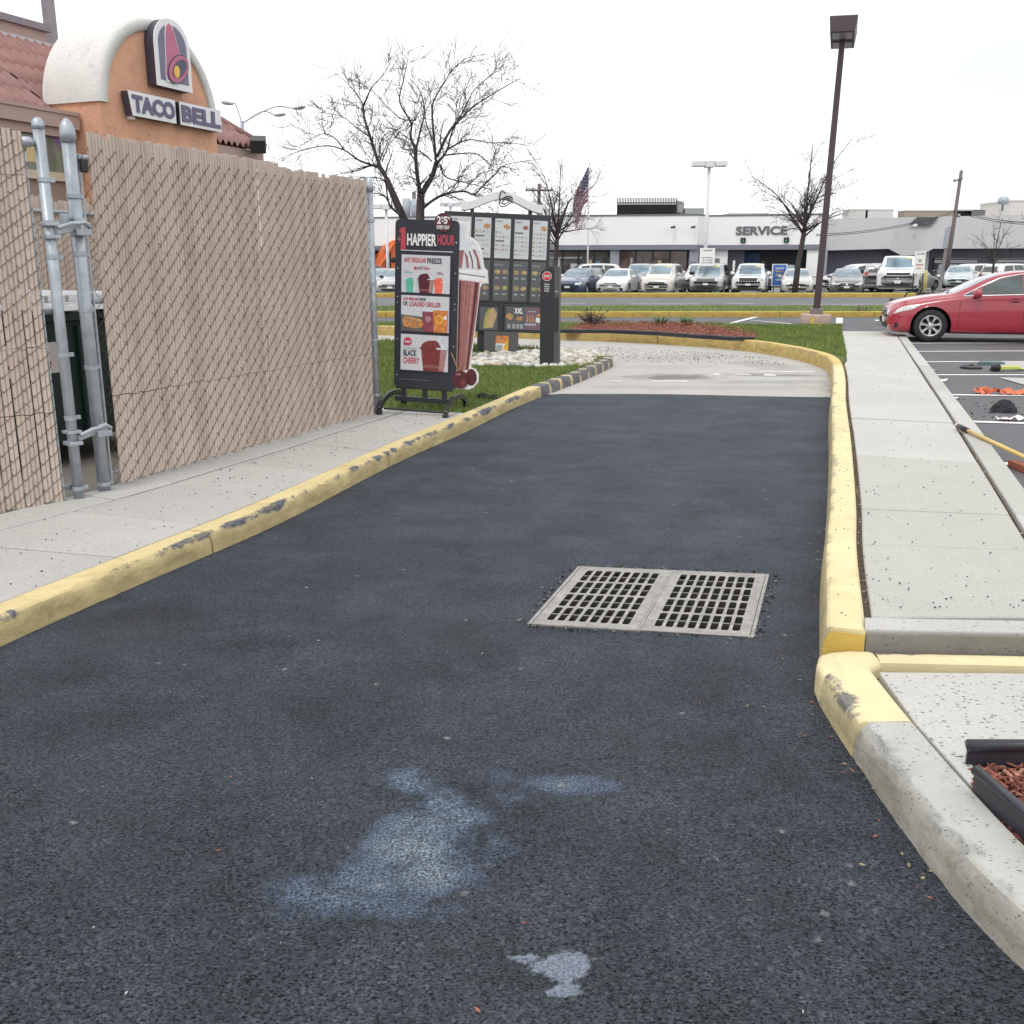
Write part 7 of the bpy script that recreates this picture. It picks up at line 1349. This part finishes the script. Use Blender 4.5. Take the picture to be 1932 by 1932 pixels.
# plants
M_PURP = pm('purple_leaf', (.085, .045, .055), .7, var=.4, sc=20); M_DAY = pm('daylily_leaf', (.10, .19, .055), .5, var=.3, sc=10); M_TWIG = pm('shrub_twig', (.07, .05, .045), .9)
q = G(1118, 615, .18); t = thing('purple_shrub', 'dark purple twiggy shrub in the mulch bed', 'shrub', q); rnd = random.Random(3); tw, lf = MB(), MB()
for i in range(46):
    a, e = rnd.uniform(0, 6.283), rnd.uniform(.25, 1.3); L = rnd.uniform(.25, .52); d = Vector((math.cos(a) * math.cos(e), math.sin(a) * math.cos(e), math.sin(e))); tw.tube([(0, 0, 0), d * L * .5 + Vector((0, 0, .02)), d * L], [.008, .006, .003], 3, M_TWIG)
    for j in range(16):
        p = d * L * rnd.uniform(.45, 1.02) + Vector((rnd.gauss(0, .018), rnd.gauss(0, .018), rnd.gauss(0, .018))); n1, n2 = Vector((rnd.gauss(0, 1), rnd.gauss(0, 1), rnd.gauss(0, 1))).normalized() * .022, Vector((rnd.gauss(0, 1), rnd.gauss(0, 1), rnd.gauss(0, 1))).normalized() * .016; lf.add([p - n1, p + n2, p + n1, p - n2], [(0, 1, 2, 3)], M_PURP)
tw.build('stems', t); lf.build('leaves', t)
def daylily(u, v, seed, label):
    t = thing('daylily', label, 'plant', G(u, v, .18), 0, 'daylily clumps'); rnd = random.Random(seed); b = MB()
    for i in range(90):
        a = rnd.uniform(0, 6.283); L = rnd.uniform(.25, .48); up = rnd.uniform(.55, 1.1); ro = rnd.uniform(0, .10); rows = []; c, s = math.cos(a), math.sin(a)
        for k in range(6): f = k / 5; r = ro + L * f * .75; z = L * up * (1.5 * f - 1.05 * f * f); w = .013 * (1 - f * .85); rows.append([(c * r - s * w, s * r + c * w, z), (c * r + s * w, s * r - c * w, z)])
        b.grid(rows, M_DAY)
    b.build('leaves', t)
daylily(1246, 614, 4, 'green daylily clump nearer the purple shrub'); daylily(1295, 614, 5, 'green daylily clump nearer the lamp post')
# crumbs, leaves, weeds
M_CRUMB = pm('asphalt_crumb', (.02, .02, .022), .9); M_LEAF = pm('dry_leaf', (.33, .26, .12), .8, var=.4, sc=30); M_CHIP = pm('wood_chip', (.35, .12, .07), .8)
def sw_l(r): y = r.uniform(3.2, 10.1); a, c = at_y(FS, y), at_y(KLi, y); return (a + (c - a) * r.random(), y)
def sw_r(r): y = 3.9 + 13 * r.random() ** 1.8; a, c = at_y(KRi, y), at_y(GAP, y); return (a + (c - a) * r.random() ** 1.3, y)
scatter('asphalt_crumbs', 'black asphalt crumbs scattered over the left sidewalk', 'crumbs', None, .121, 230, (.002, .007), [M_CRUMB], 31, .6, sw_l)
scatter('asphalt_crumbs', 'black asphalt crumbs scattered over the right sidewalk', 'crumbs', None, .203, 260, (.002, .006), [M_CRUMB], 32, .6, sw_r)
def kt(r): y = r.uniform(3.8, 12); return (at_y(KR, y) + r.uniform(.06, .15), y)
scatter('asphalt_crumbs', 'black crumbs on top of the right yellow kerb', 'crumbs', None, .201, 60, (.002, .006), [M_CRUMB], 33, .5, kt)
def gr(r):
    e = r.random(); t_ = r.choice((-.03, 1.03)) + r.gauss(0, .012); p = gq(e, t_) if r.random() < .5 else gq(t_, e); return (p.x, p.y)
scatter('asphalt_crumbs', 'loose asphalt crumbs round the rim of the drain grates', 'crumbs', None, .001, 160, (.003, .009), [M_CRUMB, M_CRUMB, M_CONCD], 37, .6, gr)
def lc(r): y = 12.8 + 8 * r.random(); return (at_y(KL, min(y, 15)) * .0 + r.uniform(1.2, 4.8), y)
scatter('lane_gravel', 'loose grey gravel over the concrete turn of the lane', 'gravel', [(1.9, 17.0), (2.8, 16.6), (4.6, 16.4), (4.7, 17.6), (3.4, 19.3), (1.6, 20.2)], -.012, 520, (.005, .014), [M_CRUMB, M_CONCD, M_CONCL, M_CONCD], 34, .6)
def leaf(name, label, n, seed, f, mats, sz, z=None):
    rnd = random.Random(seed); b = MB()
    for _ in range(n):
        x, y, zz = f(rnd); a = rnd.uniform(0, 6.283); l = sz * rnd.uniform(.5, 1.4); w = l * rnd.uniform(.18, .4); c, s = math.cos(a), math.sin(a); k = rnd.uniform(.001, .008)
        b.add([(x - c * l, y - s * l, zz + .001), (x + s * w, y - c * w, zz + k), (x + c * l, y + s * l, zz + .003), (x - s * w, y + c * w, zz + k * .5)], [(0, 1, 2, 3)], rnd.choice(mats))
    return stuff(b.build(name), label, 'leaf litter')
def gut(r):
    y = r.uniform(3.2, 15); x = at_y(KR, y) if y > 3.9 else 1.15; return x - abs(r.gauss(0, .025)) - .004, y, .001
leaf('leaf_litter', 'tan leaf bits gathered along the foot of the right kerb', 260, 41, gut, [M_LEAF, M_DIRT, M_DIRT, M_CHIP, M_CONCD], .008)
leaf('leaf_litter', 'stray leaf bits and wood chips on the black asphalt', 28, 42, lambda r: (r.uniform(-1.2, 1.1), 1.7 + 3.5 * r.random() ** 1.5, .004), [M_LEAF, M_CHIP, M_CONCL, M_CONCL], .008)
leaf('leaf_litter', 'red chips strewn near the bare kerb', 22, 43, lambda r: (1.14 - abs(r.gauss(0, .12)), r.uniform(2.2, 3.4), .003), [M_CHIP, M_LEAF], .010)
def gp(r): y = r.uniform(3.9, 16); return (at_y(KR, y) + r.uniform(.162, .20), y, .182)
leaf('leaf_litter', 'brown leaf litter packed in the joint beside the right kerb', 700, 44, gp, [M_LEAF, M_DIRT, M_CHIP, M_DIRT, M_CONCL], .009)
def gp2(r): y = r.uniform(3.9, 19); return (at_y(GAP, y) + r.uniform(-.0, .03), y, .18)
leaf('leaf_litter', 'dirt and grit in the joint beside the parking kerb', 500, 45, gp2, [M_DIRT, M_CONCL, M_LEAF, M_CONCD], .010)
# ------------------------------------------------------------------ small things
def one(b, name, label, c_, loc, bevel=0.0, group=None): o = b.build(name, loc=loc, bevel=bevel); return tag(o, label, c_, group)
def lump(sx, sy, sz, seed, mat, n1=10, n2=18, rough=.25):
    rnd = random.Random(seed); b = MB(); rows = []
    for i in range(n1 + 1):
        f = i / n1; t = math.pi / 2 * (1 - f); r = []
        for j in range(n2):
            a = 6.283 * j / n2; k = 1 + rough * (math.sin(a * 2 + seed) * .4 + rnd.uniform(-.3, .3)) * (1 if i else 0); r.append((sx * math.cos(t) * math.cos(a) * k, sy * math.cos(t) * math.sin(a) * k, sz * math.sin(t) * (1 + rough * rnd.uniform(-.3, .3)) - .01))
        rows.append(r + [r[0]])
    b.grid(rows, mat, False); return b
M_PILE = pm('fresh_asphalt_pile', (.022, .024, .028), .85, var=.4, sc=30, bump=.8, bsc=60)
one(lump(.14, .13, .125, 5, M_PILE, 14, 26, .32), 'asphalt_pile', 'black heap of loose asphalt on the car park, right of the sidewalk', 'asphalt heap', G(1894, 776, .108))
for i, (u, v, s, l) in enumerate(((1871, 779, .04, 'larger crumb of asphalt left of the black heap'), (1878, 772, .06, 'clod of asphalt leaning on the left foot of the black heap'), (1918, 777, .025, 'small crumb of asphalt right of the black heap'))): one(lump(s, s * .8, s * .6, 20 + i, M_PILE, 5, 9), 'asphalt_clod', l, 'clod', G(u, v, .108), 0, 'asphalt clods on the car park')
def pebs(r): a = r.gauss(0, .5); return (G(1880, 775, .1).x + r.gauss(-.1, .35), G(1880, 775, .1).y + r.gauss(0, .5))
scatter('asphalt_crumbs', 'black crumbs around the asphalt heap on the car park', 'crumbs', None, .108, 70, (.004, .014), [M_CRUMB], 36, .6, pebs)
for i, (u, v, s, l) in enumerate(((912, 748, .07, 'dark clod of soil on the grass, left of its neighbour'), (932, 750, .055, 'dark clod of soil on the grass, nearer the yellow kerb'))):
    one(lump(s, s * .8, s * .7, 40 + i, M_PILE, 6, 10, .5), 'soil_clod', l, 'clod', G(u, v, .13), 0, 'soil clods by the promotion sign')
b = MB(); b.lathe([(.23, 0), (.235, .015), (.23, .04), (.21, .045), (.2, .035), (.001, .035)], 28, M_BLACK); b.box(-.05, .05, -.01, .01, .05, .075, M_BLACK); one(b, 'bucket_lid', 'round black lid lying on the car park between white lines', 'lid', G(1832, 695, .108)).scale = (.66, .66, .8)
b = MB(); b.box(-.30, .30, -.09, .09, 0, .05, pm('teal_plastic', (.09, .16, .17), .5, dirt=.4)); b.box(-.27, .27, -.07, .07, .051, .06, pm('teal_plastic_light', (.15, .25, .26), .5)); one(b, 'tool_case', 'teal tool case lying behind the black lid', 'tool case', G(1870, 688, .108), .015).scale = (.62, .62, .8)
M_LIME = pm('lime_plastic', (.55, .60, .13), .5, dirt=.3); t = thing('hand_tool', 'lime yellow tool with a black motor lying near the orange strap', 'tool', G(1893, 700, .108), 5); t.scale = (.72, .72, .72); b = MB(); b.box(-.10, .32, -.06, .06, .03, .10, M_LIME); b.build('case', t, .015); b = MB(); b.lathe([(.07, -.07), (.08, -.05), (.08, .05), (.07, .07)], 14, M_BLACK, Matrix.Translation((-.18, -.02, .08)) @ Matrix.Rotation(R(90), 4, 'X')); b.box(-.26, -.1, -.05, .05, .0, .06, M_BLACK); b.build('motor', t); b = MB(); b.tube([(.3, 0, .06), (.42, .02, .03), (.5, .0, .02)], .02, 8, M_LIME); b.build('hose', t)
M_STRAP = pm('orange_strap', (.72, .19, .09), .7, var=.2, sc=12)
t = thing('safety_strap', 'crumpled orange strap strewn along a white parking line', 'strap', G(1890, 741, .11)); o_ = Vector(t.location); rnd = random.Random(8)
def crump(u0, u1, v, w, n):
    rows = []
    for i in range(n):
        p = G(u0 + (u1 - u0) * i / (n - 1), v + rnd.uniform(-.8, .8), .115) - o_; rows.append([(p.x + rnd.uniform(-.01, .01), p.y - w * rnd.uniform(.6, 1.2), rnd.uniform(0, .03)), (p.x, p.y, rnd.uniform(.02, .085)), (p.x + rnd.uniform(-.01, .01), p.y + w * rnd.uniform(.6, 1.2), rnd.uniform(0, .06))])
    return rows
b = MB(); b.grid(crump(1839, 1862, 742, .10, 14), M_STRAP); b.grid(crump(1862, 1884, 742, .02, 8), M_STRAP); b.grid(crump(1884, 1965, 743, .09, 26), M_STRAP)
for u in (1845, 1851, 1856): p = G(u, 741, .12) - o_; b.tube([p, p + Vector((.05, .05, .06)), p + Vector((.1, -.02, .02))], .012, 6, M_STRAP)
b.build('webbing', t)
M_PAPER = pm('paper', (.75, .75, .73), .7, var=.05)
def paper(u, v, z, s, seed, label, mat=M_PAPER):
    rnd = random.Random(seed); b = MB(); rows = [[((i - 2) * s * .5, (j - 1.5) * s * .45, rnd.uniform(.002, s * .5)) for i in range(5)] for j in range(4)]; b.grid(rows, mat, False); one(b, 'paper_scrap', label, 'litter', G(u, v, z), 0, 'paper litter')
paper(1756.5, 700, .108, .07, 1, 'white paper scrap by the parking kerb, farthest of three'); paper(1773, 719, .108, .09, 2, 'torn white paper pieces by the parking kerb, middle of three'); paper(1799, 753, .108, .06, 3, 'white paper scrap half hidden by the parking kerb, nearest of three'); paper(1572, 702, .0, .09, 4, 'white paper scrap against the yellow kerb on the concrete lane')
t = thing('food_wrapper', 'crumpled red and white food wrapper on the white parking line', 'litter', G(1908, 793, .11)); rnd = random.Random(9); b = MB(); b.grid([[((i - 3) * .045, (j - 1) * .06, rnd.uniform(.005, .05)) for i in range(7)] for j in range(3)], M_PAPER, False); b.build('paper', t); b = MB(); b.grid([[(-.13 + i * .03, -.075 + .02 * j, rnd.uniform(.01, .03)) for i in range(5)] for j in range(2)], M_TRED, False); b.build('print', t)
# rake with a yellow handle resting on the kerb
t = thing('asphalt_rake', 'yellow-handled rake with a black grip resting over the parking kerb', 'rake', G(1806, 804, .22)); o_ = Vector(t.location); e0 = G(1804, 802, .235) - o_; e1 = G(1932, 862, .21) - o_; dv = (e1 - e0).normalized(); M_HAND = pm('yellow_handle', (.70, .50, .16), .45, var=.1, sc=6, dirt=.2)
g0 = e0 + dv * .05; g1 = e0 + dv * .27; end = e1 + dv * .12
b = MB(); b.tube([g1, end], .0165, 10, M_HAND); b.build('handle', t); b = MB(); b.tube([g0, g0 + dv * .005, g1], [.019, .023, .022], 10, M_BLACK); b.build('grip', t); b = MB(); b.tube([e0, g0], .018, 10, pm('grip_end', (.62, .55, .42))); b.build('end_cap', t)
b = MB(); gz = .11 - o_.z; b.tube([end, Vector((end.x, end.y, gz + .04))], .014, 8, pm('rake_rust', (.30, .09, .05), .7)); b.box(end.x - .04, end.x + .04, end.y - .25, end.y + .25, gz, gz + .05, pm('rake_rust', (.30, .09, .05), .7)); b.build('rake_head', t)
# trailer behind the red car
Y = 27.5; t = thing('work_trailer', 'small dark work trailer standing behind the nose of the red sedan', 'trailer', (XU(1712, Y, .4) + .28, Y, -.12), -6); b = MB(); b.box(-.62, .9, -.6, .6, .38, .82, pm('trailer_grey', (.045, .042, .05), .6)); b.build('box', t, .02); b = MB(); b.box(-.05, .35, -.3, .1, .82, 1.0, M_DKTRIM); b.bar((-.1, -.2, .82), (.0, -.2, 1.12), .04, .04, M_DKTRIM); b.bar((.25, .0, .82), (.45, .1, 1.15), .03, .03, M_DKTRIM); b.tube(cat([(-.4, 0, .82), (-.3, 0, 1.0), (-.1, 0, 1.0)], 4), .02, 6, M_DKTRIM); b.build('engine', t); b = MB(); b.bar((-.62, 0, .44), (-.92, 0, .36), .08, .08, M_DKTRIM); b.box(-.98, -.84, -.06, .06, .22, .36, M_DKTRIM); b.build('hitch', t)
for y in (-.68, .55): b = MB(); b.lathe([(.15, 0), (.27, 0), (.27, .14), (.15, .14)], 16, M_TYRE, Matrix.Translation((.3, y + .14, .27)) @ Matrix.Rotation(R(90), 4, 'X')); b.build('wheel', t)
t = thing('dark_sprig', 'dry dark weed growing against the median kerb near the lamp post', 'weed', G(1625, 597, .01)); rnd = random.Random(12); b = MB()
for i in range(9): a = rnd.uniform(0, 6.283); b.tube([(0, 0, 0), (math.cos(a) * .12, math.sin(a) * .1, .16), (math.cos(a) * rnd.uniform(.1, .3), math.sin(a) * .2, rnd.uniform(.2, .42))], [.012, .01, .006], 4, M_TWIG)
b.build('stems', t)
